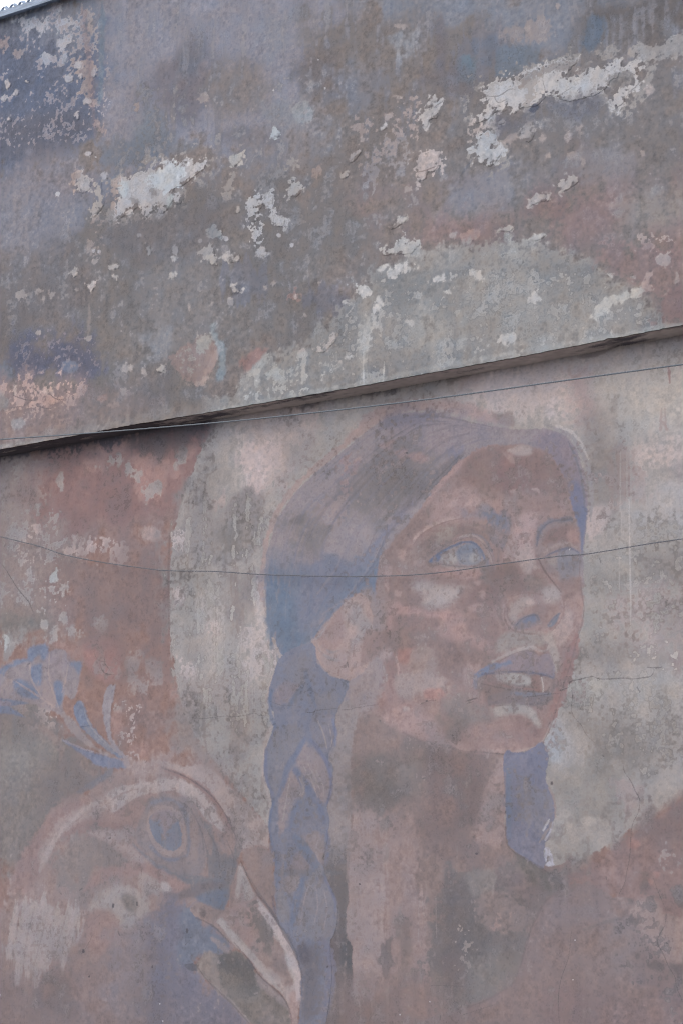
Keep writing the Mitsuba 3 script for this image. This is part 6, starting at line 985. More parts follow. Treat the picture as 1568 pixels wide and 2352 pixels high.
0,108,102,106,0.7,7.1,0,1.4,2,3.1,0,0,1,|-1291,2068 -1229,2051 -1248,2002 -1279,2011
0,164,157,160,1,12,0,4.3,6.1,5,0,0,1,|-956,2241 -917,2402 -876,2320 -824,2222 -793,2157 -863,2142 -895,2239 -924,2159 -964,2144
0,176,169,172,1,10.3,0,2.6,3.6,0,0,0,1,|-753,2124 -643,2026 -503,1842 -405,1691 -370,1535 -424,1535 -483,1660 -523,1771 -622,1882 -682,1978
0,166,155,157,0.8,14,0,6.5,9,5,0,0,1,|-758,1693 -600,1597 -462,1488 -385,1566 -362,1488 -374,1333 -412,1216 -451,1332 -540,1456 -698,1574
0,168,160,163,1,7.7,0,1.5,2.2,3.4,0,0,1,|-1084,2000 -961,1869 -839,1760 -818,1705 -939,1779 -1063,1911 -1125,1960
0,153,134,135,0.8,14,0,6.1,8.6,5,0,0,1,|-1004,2080 -843,2109 -781,1948 -799,1772 -941,1869 -1044,1999
0,116,112,114,0.85,16,0,24.6,24.6,10,0,0,1,|-823,2077 -722,2059 -622,1914 -601,1755 -680,1724 -760,1852 -821,1916
0,132,121,123,0.6,10.2,0,2.5,3.6,5.6,0,0,1,|-719,1740 -522,1692 -443,1535 -600,1629
0,157,138,139,0.8,10.1,0,2.5,3.5,5,0,0,1,|-462,1441 -369,1441 -380,1333 -406,1216 -445,1223
10,149,130,132,0.7,4.2,0,2.2,2.2,2.2,0,0,1,|-966,2241 -995,2144 -1024,2080
12,103,104,112,0.5,5,0,2.6,2.6,2.6,0,0,1,|-866,2336 -723,2155 -603,2009 -504,1865 -415,1739
0,146,135,137,0.7,6,0,1.3,1.9,2.9,0,0,1,|-1195,1855 -1123,1839 -1041,1790 -999,1741 -1060,1742 -1143,1807
36,179,168,172,0.8,6,0,2,3,2,0,0,1,|-743,2075 -583,1922 -454,1739 -389,1582 -377,1395
28,166,159,161,0.8,6,0,2,3,2,0,0,1,|-1125,1981 -961,1857 -819,1731 -688,1597 -520,1448
26,166,159,162,0.8,6,0,2,3,2,0,0,1,|-923,2386 -869,2271 -807,2157
14,143,128,130,0.8,5.9,0,2,3,2,0,0,1,|-956,2306 -981,2176 -1000,2080
10,106,100,106,0.6,3,0,2.2,2.2,0,0,0,1,|-915,2422 -825,2267 -743,2156 -633,2050 -523,1889 -421,1739 -358,1613 -346,1488
9,106,100,106,0.6,3,0,2,2,0,0,0,1,|-970,1821 -838,1693 -708,1553 -540,1437 -457,1324 -437,1216
7,106,100,106,0.6,2.9,0,1.5,1.5,0,0,0,1,|-1331,2003 -1165,1939 -1000,1809
8,106,100,106,0.6,3,0,1.8,1.8,0,0,0,1,|-1314,1643 -1199,1525 -994,1375 -813,1219
9,106,100,106,0.6,3,0,2,2,0,0,0,1,|-1693,3169 -1457,3086 -1223,2947 -1055,2767 -946,2574
34,169,158,162,0.6,7,0,3,4,7.5,0,0,1,|-3000,2181 -3081,1906 -3108,1666 -3110,1495
34,169,158,162,0.6,7,0,3,4,7.5,0,0,1,|-2884,2144 -2964,1871 -3007,1665 -3011,1563
36,169,158,162,0.6,7,0,3,4,7.9,0,0,1,|-2768,2108 -2826,1835 -2892,1563 -2907,1478
30,169,158,162,0.6,7,0,3,4,6.6,0,0,1,|-2654,2106 -2735,1835 -2806,1614
34,169,158,162,0.6,7,0,3,4,7.5,0,0,1,|-2541,2087 -2578,1867 -2638,1648
26,169,158,162,0.6,7,0,3,4,5.7,0,0,1,|-2429,2086 -2446,1934 -2531,1799
28,169,158,162,0.6,7,0,3,4,6.2,0,0,1,|-3092,2148 -3196,1873 -3225,1683
9,144,135,138,0.55,3,0,2,2,0,0,0,1,|-2951,2111 -3022,1871 -3053,1666
9,144,135,138,0.55,3,0,2,2,0,0,0,1,|-2812,2074 -2893,1802 -2953,1597
9,144,135,138,0.55,3,0,2,2,0,0,0,1,|-2608,2071 -2690,1834 -2740,1665
8,144,135,138,0.55,3,0,1.8,1.8,0,0,0,1,|-2485,2070 -2523,1901 -2585,1749
20,170,159,161,0.6,6,0,2,4,3,0,0,1,|-2165,2837 -2013,2924 -1818,2981 -1647,3000 -1475,2965
20,170,159,161,0.6,6,0,2,4,3,0,0,1,|-2276,2867 -2124,2964 -1906,3026 -1690,3043
22,170,159,161,0.6,6,0,2,4,3,0,0,1,|-1476,3019 -1306,2927 -1179,2789 -1105,2662
16,170,159,161,0.6,6,0,2,3.5,3,0,0,1,|-1391,2965 -1263,2859 -1178,2723
22,170,159,161,0.6,6,0,2,4,3,0,0,1,|-2654,2709 -2478,2858 -2279,2936
24,170,159,161,0.6,6,0,2,4,3,0,0,1,|-2851,2472 -2743,2660 -2589,2793
18,170,159,161,0.6,6,0,2,4,3,0,0,1,|-2916,2387 -2853,2524 -2745,2694
8,143,128,129,0.5,3,0,1.8,1.8,0,0,0,1,|-2211,2916 -2080,2979 -1906,3014
8,143,128,129,0.5,3,0,1.8,1.8,0,0,0,1,|-1348,2913 -1241,2808 -1167,2689
7,143,128,129,0.5,2.9,0,1.5,1.5,0,0,0,1,|-2077,2859 -1948,2930 -1775,2969
9,143,128,129,0.5,3,0,2,2,0,0,0,1,|-2785,2539 -2654,2709 -2477,2823
9,107,105,114,0.45,3,0,2,2,0,0,0,1,|-1218,2641 -1133,2507 -1110,2358
9,107,105,114,0.45,3,0,2,2,0,0,0,1,|-1052,2586 -989,2470 -967,2355
8,107,105,114,0.45,3,0,1.8,1.8,0,0,0,1,|-1280,2643 -1226,2476 -1234,2345
9,107,105,114,0.45,3,0,2,2,0,0,0,1,|-1516,2903 -1388,2814 -1291,2660 -1257,2477
0,142,134,140,1,7,0,3,4,0,0,0,1,crest_fan|-3560,4057 -3415,4079 -3297,4129 -3201,4147 -3105,4113 -3113,4205 -3062,4241 -2933,4249 -2883,4186 -2802,4201 -2703,4172 -2675,4062 -2611,4082 -2528,4061 -2547,3944 -2589,3778 -2651,3774 -2694,3812 -2719,3725 -2663,3597 -2758,3656 -2923,3721 -3042,3756 -3306,3805 -3550,3854
0,118,127,149,0.9,12,0,3.5,4.9,0,0,0,1,|-3113,4205 -3062,4243 -2925,4248 -2890,4178 -2939,4118 -2988,4159 -3081,4112
0,118,127,149,0.9,11,0,2.2,3.1,0,0,0,1,|-3438,4048 -3356,4111 -3272,4108 -3249,4143 -3106,4135 -3200,4103 -3318,4075 -3388,4007
0,118,127,149,0.9,12,0,2.4,3.4,0,0,0,1,|-2653,4069 -2523,4064 -2557,3972 -2598,4020
0,118,127,149,0.9,12,0,3.2,4.5,0,0,0,1,|-3060,4070 -2966,4088 -2952,3975 -2989,3887 -3049,3928 -3077,4011
0,118,127,149,0.9,12,0,2.9,4.1,0,0,0,1,|-3266,3971 -3170,3969 -3000,3870 -2973,3796 -3140,3826 -3238,3896
0,118,127,149,0.9,12,0,2.5,3.5,0,0,0,1,|-2819,3911 -2757,3933 -2720,3886 -2720,3761 -2779,3729
0,118,127,149,0.9,12,0,3.4,4.7,0,0,0,1,|-3558,4020 -3389,4044 -3361,3951 -3552,3891
0,145,136,146,0.7,42.4,28.3,28.3,14,18,0,0,1,|-2894,4169 -2707,4154 -2702,4028 -2839,3966 -2891,4078
0,155,140,141,0.7,14,18.6,18.6,14,18,0,0,1,|-2956,3939 -2837,3894 -2783,3711 -2925,3757
0,157,144,145,0.6,14,16.5,16.5,14,16.5,0,0,1,|-3412,4009 -3268,4035 -3264,3925 -3407,3899
9,163,148,148,0.6,3,0,2,2,0,0,0,1,|-2871,4185 -2875,3969 -2760,3710
9,163,148,148,0.6,3,0,2,2,0,0,0,1,|-2675,4044 -2698,3920 -2730,3833
9,163,148,148,0.6,3,0,2,2,0,0,0,1,|-3266,3980 -3046,3855 -2830,3732
9,163,148,148,0.6,3,0,2,2,0,0,0,1,|-3081,4112 -3075,3984 -2950,3812
0,120,126,146,1,6,0,3,4,0,0,0,1,leaf|-3550,3854 -3404,3829 -3234,3800 -3090,3768 -3304,3764 -3206,3704 -3121,3653 -3253,3689 -3545,3735
0,145,135,145,0.7,5,0,1,1.4,2.2,0,0,1,|-3549,3818 -3306,3797 -3304,3764 -3547,3781
0,148,137,139,1,7,0,3,4,0,0,0,1,stem|-2724,3672 -2618,3611 -2523,3517 -2406,3405 -2223,3307 -1999,3226 -2086,3186 -2313,3312 -2543,3448 -2686,3580
0,123,129,148,1,6,0,3,4,0,0,0,1,feather|-2602,3690 -2577,3747 -2527,3754 -2472,3690 -2434,3582 -2364,3499 -2180,3357 -2044,3263 -2133,3268 -2315,3382 -2489,3515 -2572,3609
0,139,137,146,0.7,8.9,0,1.8,2.5,3.9,0,0,1,|-2479,3550 -2363,3490 -2134,3320 -2224,3325 -2407,3440
6,93,99,117,0.7,2.5,0,1.3,1.3,0,0,0,1,|-2524,3538 -2410,3542
7,154,147,149,0.6,2.9,0,1.5,1.5,0,0,0,1,|-2519,3747 -2410,3528 -2134,3302
0,147,141,149,1,6,0,3,4,0,0,0,1,feather|-2274,3800 -2240,3851 -2168,3852 -2179,3758 -2207,3673 -2207,3498 -2147,3364 -2022,3244 -2134,3302 -2226,3394 -2280,3572 -2298,3714
0,124,128,148,1,7,0,3,4,0,0,0,1,feather|-2704,3440 -2587,3389 -2403,3335 -2222,3281 -2044,3237 -1999,3200 -2130,3181 -2355,3227 -2516,3323
9,149,143,153,0.7,3,0,2,2,0,0,0,1,|-2704,3440 -2449,3346 -2223,3290
0,123,124,135,0.7,7.2,0,1.4,2,3.2,0,0,1,|-2551,3017 -2351,3112 -2175,3190 -2218,3123 -2438,3012
0,156,143,145,0.8,13,0,2.6,3.6,5,0,0,1,|-2089,3265 -1912,3238 -1649,3122 -1778,3112 -1997,3157
0,156,143,145,0.6,45.8,30.5,30.5,14,18,0,0,1,|-1826,3268 -1568,3322 -1270,3238 -1018,3091 -1351,3074 -1693,3141
0,111,108,110,0.3,44,40,44,44,30,4,34,1,|-931,6036 3070,5968 2977,3694 1997,2276 1493,2289 -1136,2684 -1627,4069
0,112,106,109,0.35,40,40,44,40,20,4,30,1,|-3813,6155 -1271,5799 -1584,4066 -1144,3184 -3643,2776
0,109,104,108,0.35,40,50,40,50,20,4,38,1,|-3652,2956 2936,2679 2869,1030 -3549,889
0,158,150,152,0.25,22,40,40,40,30,4,60,1,|-3652,2956 2936,2679 2869,1030 -3549,889
0,114,107,109,0.35,18,20,40,50,10,4,40,1,|253,5585 2047,5333 1852,3115 245,3206
0,163,149,151,0.3,18,20,50,40,10,4,56,1,|253,5585 2047,5333 1852,3115 245,3206
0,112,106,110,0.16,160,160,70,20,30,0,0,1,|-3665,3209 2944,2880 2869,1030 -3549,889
2.4,91,88,92,0.58,2,0,0.5,0.5,0,0,0,1,|-1423,3543 -1317,3528 -1191,3528 -1066,3532 -1024,3522 -880,3525 -798,3536 -757,3517 -656,3505
3.6,91,88,92,0.58,2,0,0.8,0.8,0,0,0,1,|-326,3513 -257,3506 -234,3532
2.4,91,88,92,0.58,2,0,0.5,0.5,0,0,0,1,|-234,3520 -140,3521 -23,3523
1.8,91,88,92,0.58,2,0,0.4,0.4,0,0,0,1,|-657,3619 -536,3577 -416,3569
2.4,91,88,92,0.58,2,0,0.5,0.5,0,0,0,1,|-7,3509 70,3507 108,3517 195,3520
1.8,91,88,92,0.58,2,0,0.4,0.4,0,0,0,1,|195,3523 318,3527
2.4,91,88,92,0.58,2,0,0.5,0.5,0,0,0,1,|673,3503 738,3523 820,3525
4.8,91,88,92,0.58,2,0,1.1,1.1,0,0,0,1,|1055,3498 1109,3510 1149,3515
3.6,91,88,92,0.58,2,0,0.8,0.8,0,0,0,1,|1064,3484 1118,3493
2.4,91,88,92,0.58,2,0,0.5,0.5,0,0,0,1,|1550,3498 1636,3499 1722,3504 1816,3502
3.6,91,88,92,0.58,2,0,0.8,0.8,0,0,0,1,|1817,3525 1885,3543 1895,3580 1979,3592 2064,3604 2113,3585 2180,3577 2295,3575 2377,3563 2450,3566 2507,3572 2533,3608 2525,3626
4.8,91,88,92,0.58,2,0,1.1,1.1,0,0,0,1,|2485,3634 2542,3628 2593,3628
2.4,91,88,92,0.58,2,0,0.5,0.5,0,0,0,1,|1902,3541 1909,3472 1898,3397 1914,3335 1971,3271 2003,3209 2067,3145
3,91,88,92,0.58,2,0,0.7,0.7,0,0,0,1,|2280,2990 2291,2930 2338,2862 2368,2794 2398,2734 2383,2654 2345,2590 2327,2532 2321,2445 2308,2344 2286,2257 2268,2185 2225,2114
3,91,88,92,0.58,2,0,0.7,0.7,0,0,0,1,|2477,2224 2506,2137 2542,2051 2564,1993 2554,1908 2519,1852 2494,1788 2538,1710 2567,1640 2611,1570 2624,1500 2664,1402
3.6,91,88,92,0.58,2,0,0.8,0.8,0,0,0,1,|-3457,4993 -3380,4914 -3303,4813 -3214,4711 -3126,4628 -3070,4531
2.4,91,88,92,0.58,2,0,0.5,0.5,0,0,0,1,|1859,1873 1844,1757 1829,1684 1785,1583 1758,1496 1747,1381 1752,1257
2.4,91,88,92,0.58,2,0,0.5,0.5,0,0,0,1,|-2451,1740 -2397,1798 -2334,1899
4.8,91,88,92,0.58,2,0,1.1,1.1,0,0,0,1,|-1868,2378 -1867,2194
3.6,91,88,92,0.58,2,0,0.8,0.8,0,0,0,1,|-2338,2000 -2273,2041
3,91,88,92,0.58,2,0,0.7,0.7,0,0,0,1,|667,2840 713,2869
1.8,91,88,92,0.58,2,0,0.4,0.4,0,0,0,1,|744,1507 1009,1501
1.8,91,88,92,0.58,2,0,0.4,0.4,0,0,0,1,|1250,1377 1006,1308
0,83,80,88,0.75,3,0,1.3,1.3,0,0,0,1,|-2422,1760 -2425,1750 -2433,1746 -2442,1750 -2446,1760 -2443,1770 -2434,1774 -2426,1770
0,83,80,88,0.75,2.5,0,1.1,1.1,0,0,0,1,|-2133,2106 -2136,2093 -2142,2088 -2149,2094 -2152,2107 -2150,2119 -2143,2125 -2136,2119
0,83,80,88,0.75,2.2,0,1,1,0,0,0,1,|-1896,2119 -1898,2105 -1904,2099 -1910,2105 -1913,2119 -1911,2133 -1905,2139 -1899,2133
0,83,80,88,0.75,3,0,1.5,1.5,0,0,0,1,|-1399,1906 -1402,1892 -1412,1887 -1422,1892 -1426,1906 -1422,1920 -1413,1926 -1403,1920
0,83,80,88,0.75,2,0,0.7,0.7,0,0,0,1,|-1736,1638 -1737,1631 -1742,1628 -1747,1631 -1749,1638 -1748,1645 -1743,1648 -1738,1645
0,83,80,88,0.75,2,0,0.7,0.7,0,0,0,1,|-119,1636 -121,1632 -127,1630 -132,1632 -134,1636 -132,1641 -127,1643 -121,1641
0,83,80,88,0.75,2.8,0,1.3,1.3,0,0,0,1,|1744,2880 1741,2869 1733,2866 1725,2870 1722,2881 1725,2891 1733,2894 1741,2890
0,83,80,88,0.75,2,0,0.9,0.9,0,0,0,1,|-2358,1564 -2360,1558 -2367,1556 -2374,1558 -2377,1564 -2375,1569 -2368,1572 -2361,1570
0,83,80,88,0.75,2,0,0.8,0.8,0,0,0,1,|1138,2415 1135,2410 1128,2408 1121,2410 1118,2415 1121,2420 1128,2422 1135,2420
0,83,80,88,0.75,2,0,0.9,0.9,0,0,0,1,|158,2224 155,2219 150,2217 144,2219 141,2225 144,2230 150,2232 155,2230
0,83,80,88,0.75,2,0,0.7,0.7,0,0,0,1,|587,5402 584,5398 577,5397 569,5400 566,5405 569,5409 577,5409 584,5407
0,83,80,88,0.75,2,0,0.8,0.8,0,0,0,1,|737,3526 734,3521 728,3520 723,3522 720,3527 723,3531 729,3533 734,3531
0,189,185,191,1,2,0,0.5,0.5,0,0,0,1,|1890,1810 1889,1807 1885,1806 1882,1807 1880,1810 1882,1813 1885,1815 1889,1813
0,189,185,191,1,2,0,0.5,0.5,0,0,0,1,|1867,1547 1865,1544 1862,1543 1858,1544 1857,1547 1858,1550 1862,1551 1865,1550
0,189,185,191,1,2,0,0.5,0.5,0,0,0,1,|739,1395 738,1392 734,1391 730,1392 729,1395 730,1398 734,1400 738,1398
0,189,185,191,1,2,0,0.5,0.5,0,0,0,1,|492,1303 491,1300 487,1298 483,1300 481,1303 483,1306 487,1307 491,1306
0,189,185,191,1,2,0,0.6,0.6,0,0,0,1,|-1656,1361 -1657,1358 -1662,1356 -1666,1358 -1668,1361 -1667,1365 -1662,1366 -1658,1365
0,189,185,191,1,2,0,0.6,0.6,0,0,0,1,|-3285,1417 -3287,1413 -3292,1412 -3297,1413 -3299,1417 -3297,1421 -3293,1422 -3287,1421
0,189,185,191,1,2,0,0.6,0.6,0,0,0,1,|1919,4519 1917,4516 1914,4515 1910,4517 1909,4520 1910,4524 1914,4525 1918,4523
0,189,185,191,1,2,0,0.6,0.6,0,0,0,1,|-1626,1232 -1627,1229 -1632,1227 -1636,1229 -1638,1232 -1636,1236 -1632,1237 -1627,1236
7.6893,95,92,97,0.6,3,0,1.7,1.7,0,0,0,1,|-803,1613 -778,1589
4.62741,95,92,97,0.6,2,0,1,1,0,0,0,1,|-513,3546 -528,3561
4.05246,95,92,97,0.6,2,0,0.9,0.9,0,0,0,1,|-1700,2677 -1697,2661
7.0477,95,92,97,0.6,3,0,1.6,1.6,0,0,0,1,|1192,4533 1210,4526
7.48562,95,92,97,0.6,3,0,1.6,1.6,0,0,0,1,|-2897,4038 -2923,4058
5.25461,95,92,97,0.6,2.2,0,1.2,1.2,0,0,0,1,|2142,3046 2127,3053
6.76257,95,92,97,0.6,2.8,0,1.5,1.5,0,0,0,1,|1536,3586 1521,3554
4.26056,95,92,97,0.6,2,0,0.9,0.9,0,0,0,1,|854,2381 837,2389
4.26409,95,92,97,0.6,2,0,0.9,0.9,0,0,0,1,|-573,2000 -568,1977
6.81868,95,92,97,0.6,2.9,0,1.5,1.5,0,0,0,1,|-571,2196 -581,2186
5.61718,95,92,97,0.6,2.4,0,1.2,1.2,0,0,0,1,|-2450,3340 -2421,3334
4.72368,95,92,97,0.6,2,0,1,1,0,0,0,1,|1036,1991 1012,2004
6.04998,95,92,97,0.6,2.5,0,1.3,1.3,0,0,0,1,|352,4498 369,4487
7.43878,95,92,97,0.6,3,0,1.6,1.6,0,0,0,1,|-711,2907 -697,2878
5.4505,95,92,97,0.6,2.3,0,1.2,1.2,0,0,0,1,|-1834,3226 -1852,3214
5.2672,95,92,97,0.6,2.2,0,1.2,1.2,0,0,0,1,|980,3175 982,3174
5.93518,95,92,97,0.6,2.5,0,1.3,1.3,0,0,0,1,|2224,3626 2235,3625
6.96223,95,92,97,0.6,2.9,0,1.5,1.5,0,0,0,1,|-3112,4091 -3085,4105
7.66428,95,92,97,0.6,3,0,1.7,1.7,0,0,0,1,|-548,2243 -552,2256
6.25619,95,92,97,0.6,2.6,0,1.4,1.4,0,0,0,1,|-642,4424 -659,4386
4.59698,95,92,97,0.6,2,0,1,1,0,0,0,1,|1776,3372 1757,3366
7.90403,95,92,97,0.6,3,0,1.7,1.7,0,0,0,1,|841,2217 866,2187
5.88032,95,92,97,0.6,2.5,0,1.3,1.3,0,0,0,1,|2569,1787 2561,1788
7.74858,95,92,97,0.6,3,0,1.7,1.7,0,0,0,1,|328,3403 330,3409
6.0113,95,92,97,0.6,2.5,0,1.3,1.3,0,0,0,1,|-2679,2217 -2677,2202
7.03855,95,92,97,0.6,3,0,1.5,1.5,0,0,0,1,|-684,3559 -673,3538
7.92383,95,92,97,0.6,3,0,1.7,1.7,0,0,0,1,|-1385,1854 -1366,1855
5.89722,95,92,97,0.6,2.5,0,1.3,1.3,0,0,0,1,|-152,2448 -169,2419
6.69455,95,92,97,0.6,2.8,0,1.5,1.5,0,0,0,1,|-2184,2640 -2197,2629
5.40018,95,92,97,0.6,2.3,0,1.2,1.2,0,0,0,1,|-2087,1907 -2072,1877
6.07256,95,92,97,0.6,2.6,0,1.3,1.3,0,0,0,1,|2403,3505 2423,3469
4.31535,95,92,97,0.6,2,0,0.9,0.9,0,0,0,1,|586,4253 605,4252
5.68317,95,92,97,0.6,2.4,0,1.3,1.3,0,0,0,1,|489,1638 493,1619
6.60047,95,92,97,0.6,2.8,0,1.5,1.5,0,0,0,1,|-887,3070 -906,3063
7.91904,95,92,97,0.6,3,0,1.7,1.7,0,0,0,1,|2145,4434 2154,4396
4.77344,95,92,97,0.6,2,0,1.1,1.1,0,0,0,1,|158,4738 148,4745
4.81747,95,92,97,0.6,2,0,1.1,1.1,0,0,0,1,|-1927,4513 -1917,4525
4.4603,95,92,97,0.6,2,0,1,1,0,0,0,1,|-3336,2407 -3350,2401
6.05059,95,92,97,0.6,2.5,0,1.3,1.3,0,0,0,1,|-128,2060 -139,2060
6.56919,95,92,97,0.6,2.8,0,1.4,1.4,0,0,0,1,|-146,1570 -150,1543
4.79663,95,92,97,0.6,2,0,1.1,1.1,0,0,0,1,|-1709,2855 -1716,2845
4.43167,95,92,97,0.6,2,0,1,1,0,0,0,1,|1737,4164 1756,4178
7.90672,95,92,97,0.6,3,0,1.7,1.7,0,0,0,1,|940,3264 943,3257
7.65499,95,92,97,0.6,3,0,1.7,1.7,0,0,0,1,|821,1302 815,1269
7.7807,95,92,97,0.6,3,0,1.7,1.7,0,0,0,1,|-816,2543 -830,2558
6.48675,95,92,97,0.6,2.7,0,1.4,1.4,0,0,0,1,|-1622,2597 -1624,2606
5.92119,95,92,97,0.6,2.5,0,1.3,1.3,0,0,0,1,|710,2968 691,2964
7.37566,95,92,97,0.6,3,0,1.6,1.6,0,0,0,1,|-2457,2248 -2486,2237
6.41541,95,92,97,0.6,2.7,0,1.4,1.4,0,0,0,1,|-2276,1980 -2277,1960
6.45429,95,92,97,0.6,2.7,0,1.4,1.4,0,0,0,1,|-3403,5146 -3416,5121
4.14572,95,92,97,0.6,2,0,0.9,0.9,0,0,0,1,|-1758,4476 -1742,4457
4.76472,95,92,97,0.6,2,0,1,1,0,0,0,1,|-1404,1821 -1427,1799
6.52894,95,92,97,0.6,2.7,0,1.4,1.4,0,0,0,1,|2130,2231 2133,2211
6.87844,95,92,97,0.6,2.9,0,1.5,1.5,0,0,0,1,|2310,1535 2309,1516
7.11599,95,92,97,0.6,3,0,1.6,1.6,0,0,0,1,|-1690,1684 -1702,1700
6.78093,95,92,97,0.6,2.8,0,1.5,1.5,0,0,0,1,|-1105,2223 -1116,2230
4.19422,95,92,97,0.6,2,0,0.9,0.9,0,0,0,1,|2609,2036 2605,2024
5.33221,95,92,97,0.6,2.2,0,1.2,1.2,0,0,0,1,|791,4761 768,4727
7.36825,95,92,97,0.6,3,0,1.6,1.6,0,0,0,1,|2595,1279 2604,1291
7.97621,95,92,97,0.6,3,0,1.8,1.8,0,0,0,1,|1733,3310 1713,3280
'''  # the widest, softest shape paints lens vignette darkening into the lower wall colour


def spline(p, n=5, closed=True):
    p = np.asarray(p, float)
    if len(p) < 3: return p
    q = np.vstack([p[-1:], p, p[:2]]) if closed else np.vstack([2 * p[:1] - p[1:2], p, 2 * p[-1:] - p[-2:-1]])
    out = []
    for i in range(1, len(q) - 2):
        a, b, c, d = q[i - 1:i + 3]
        for k in range(n):
            t = k / n
            out.append(0.5 * (2 * b + (c - a) * t + (2 * a - 5 * b + 4 * c - d) * t * t + (3 * b - a - 3 * c + d) * t ** 3))
    if not closed: out.append(p[-1])
    return np.array(out)


def ribbon(p, w):
    p = spline(p, 4, False)
    d = np.gradient(p, axis=0); d /= np.linalg.norm(d, axis=1, keepdims=True) + 1e-9
    s = np.linspace(0, 1, len(p)); h = 0.5 * w * (0.35 + 0.65 * np.sin(np.pi * np.clip(s, 0.02, 0.98)) ** 0.5)
    nrm = np.stack([-d[:, 1], d[:, 0]], 1) * h[:, None]
    return np.vstack([p + nrm, (p - nrm)[::-1]])


class Shape:
    pass


def read_shapes(text):
    out = []
    for line in text.strip().splitlines():
        a, pts = line.split('|')
        a = a.split(',')
        s = Shape()
        s.w, s.rgb, s.op = float(a[0]) * UNIT, [float(v) for v in a[1:4]], float(a[4])
        s.soft, s.n = max(float(a[5]), 1.0) * UNIT, [float(v) * UNIT for v in a[6:10]]
        s.cap, s.bias, s.smooth, s.name = float(a[10]) * UNIT, float(a[11]) * UNIT, int(a[12]), a[13]
        p = np.array([[float(v) for v in q.split(',')] for q in pts.split(' ')]) / 1000
        s.pts = ribbon(p, s.w) if s.w > 0 else spline(p, 3) if s.smooth else p
        g = Polygon(s.pts)
        s.poly = g if g.is_valid else g.buffer(0)
        if s.cap <= 0: s.cap = 9.0
        out.append(s)
    return out


X0, Z0, X1, Z1, CELL = -4.6, 0.6, 3.8, 10.6, 0.2
NX, NZ = int(round((X1 - X0) / CELL)), int(round((Z1 - Z0) / CELL))


def lin(c):
    c = np.asarray(c, float) / 255
    return np.where(c <= 0.04045, c / 12.92, ((c + 0.055) / 1.055) ** 2.4)


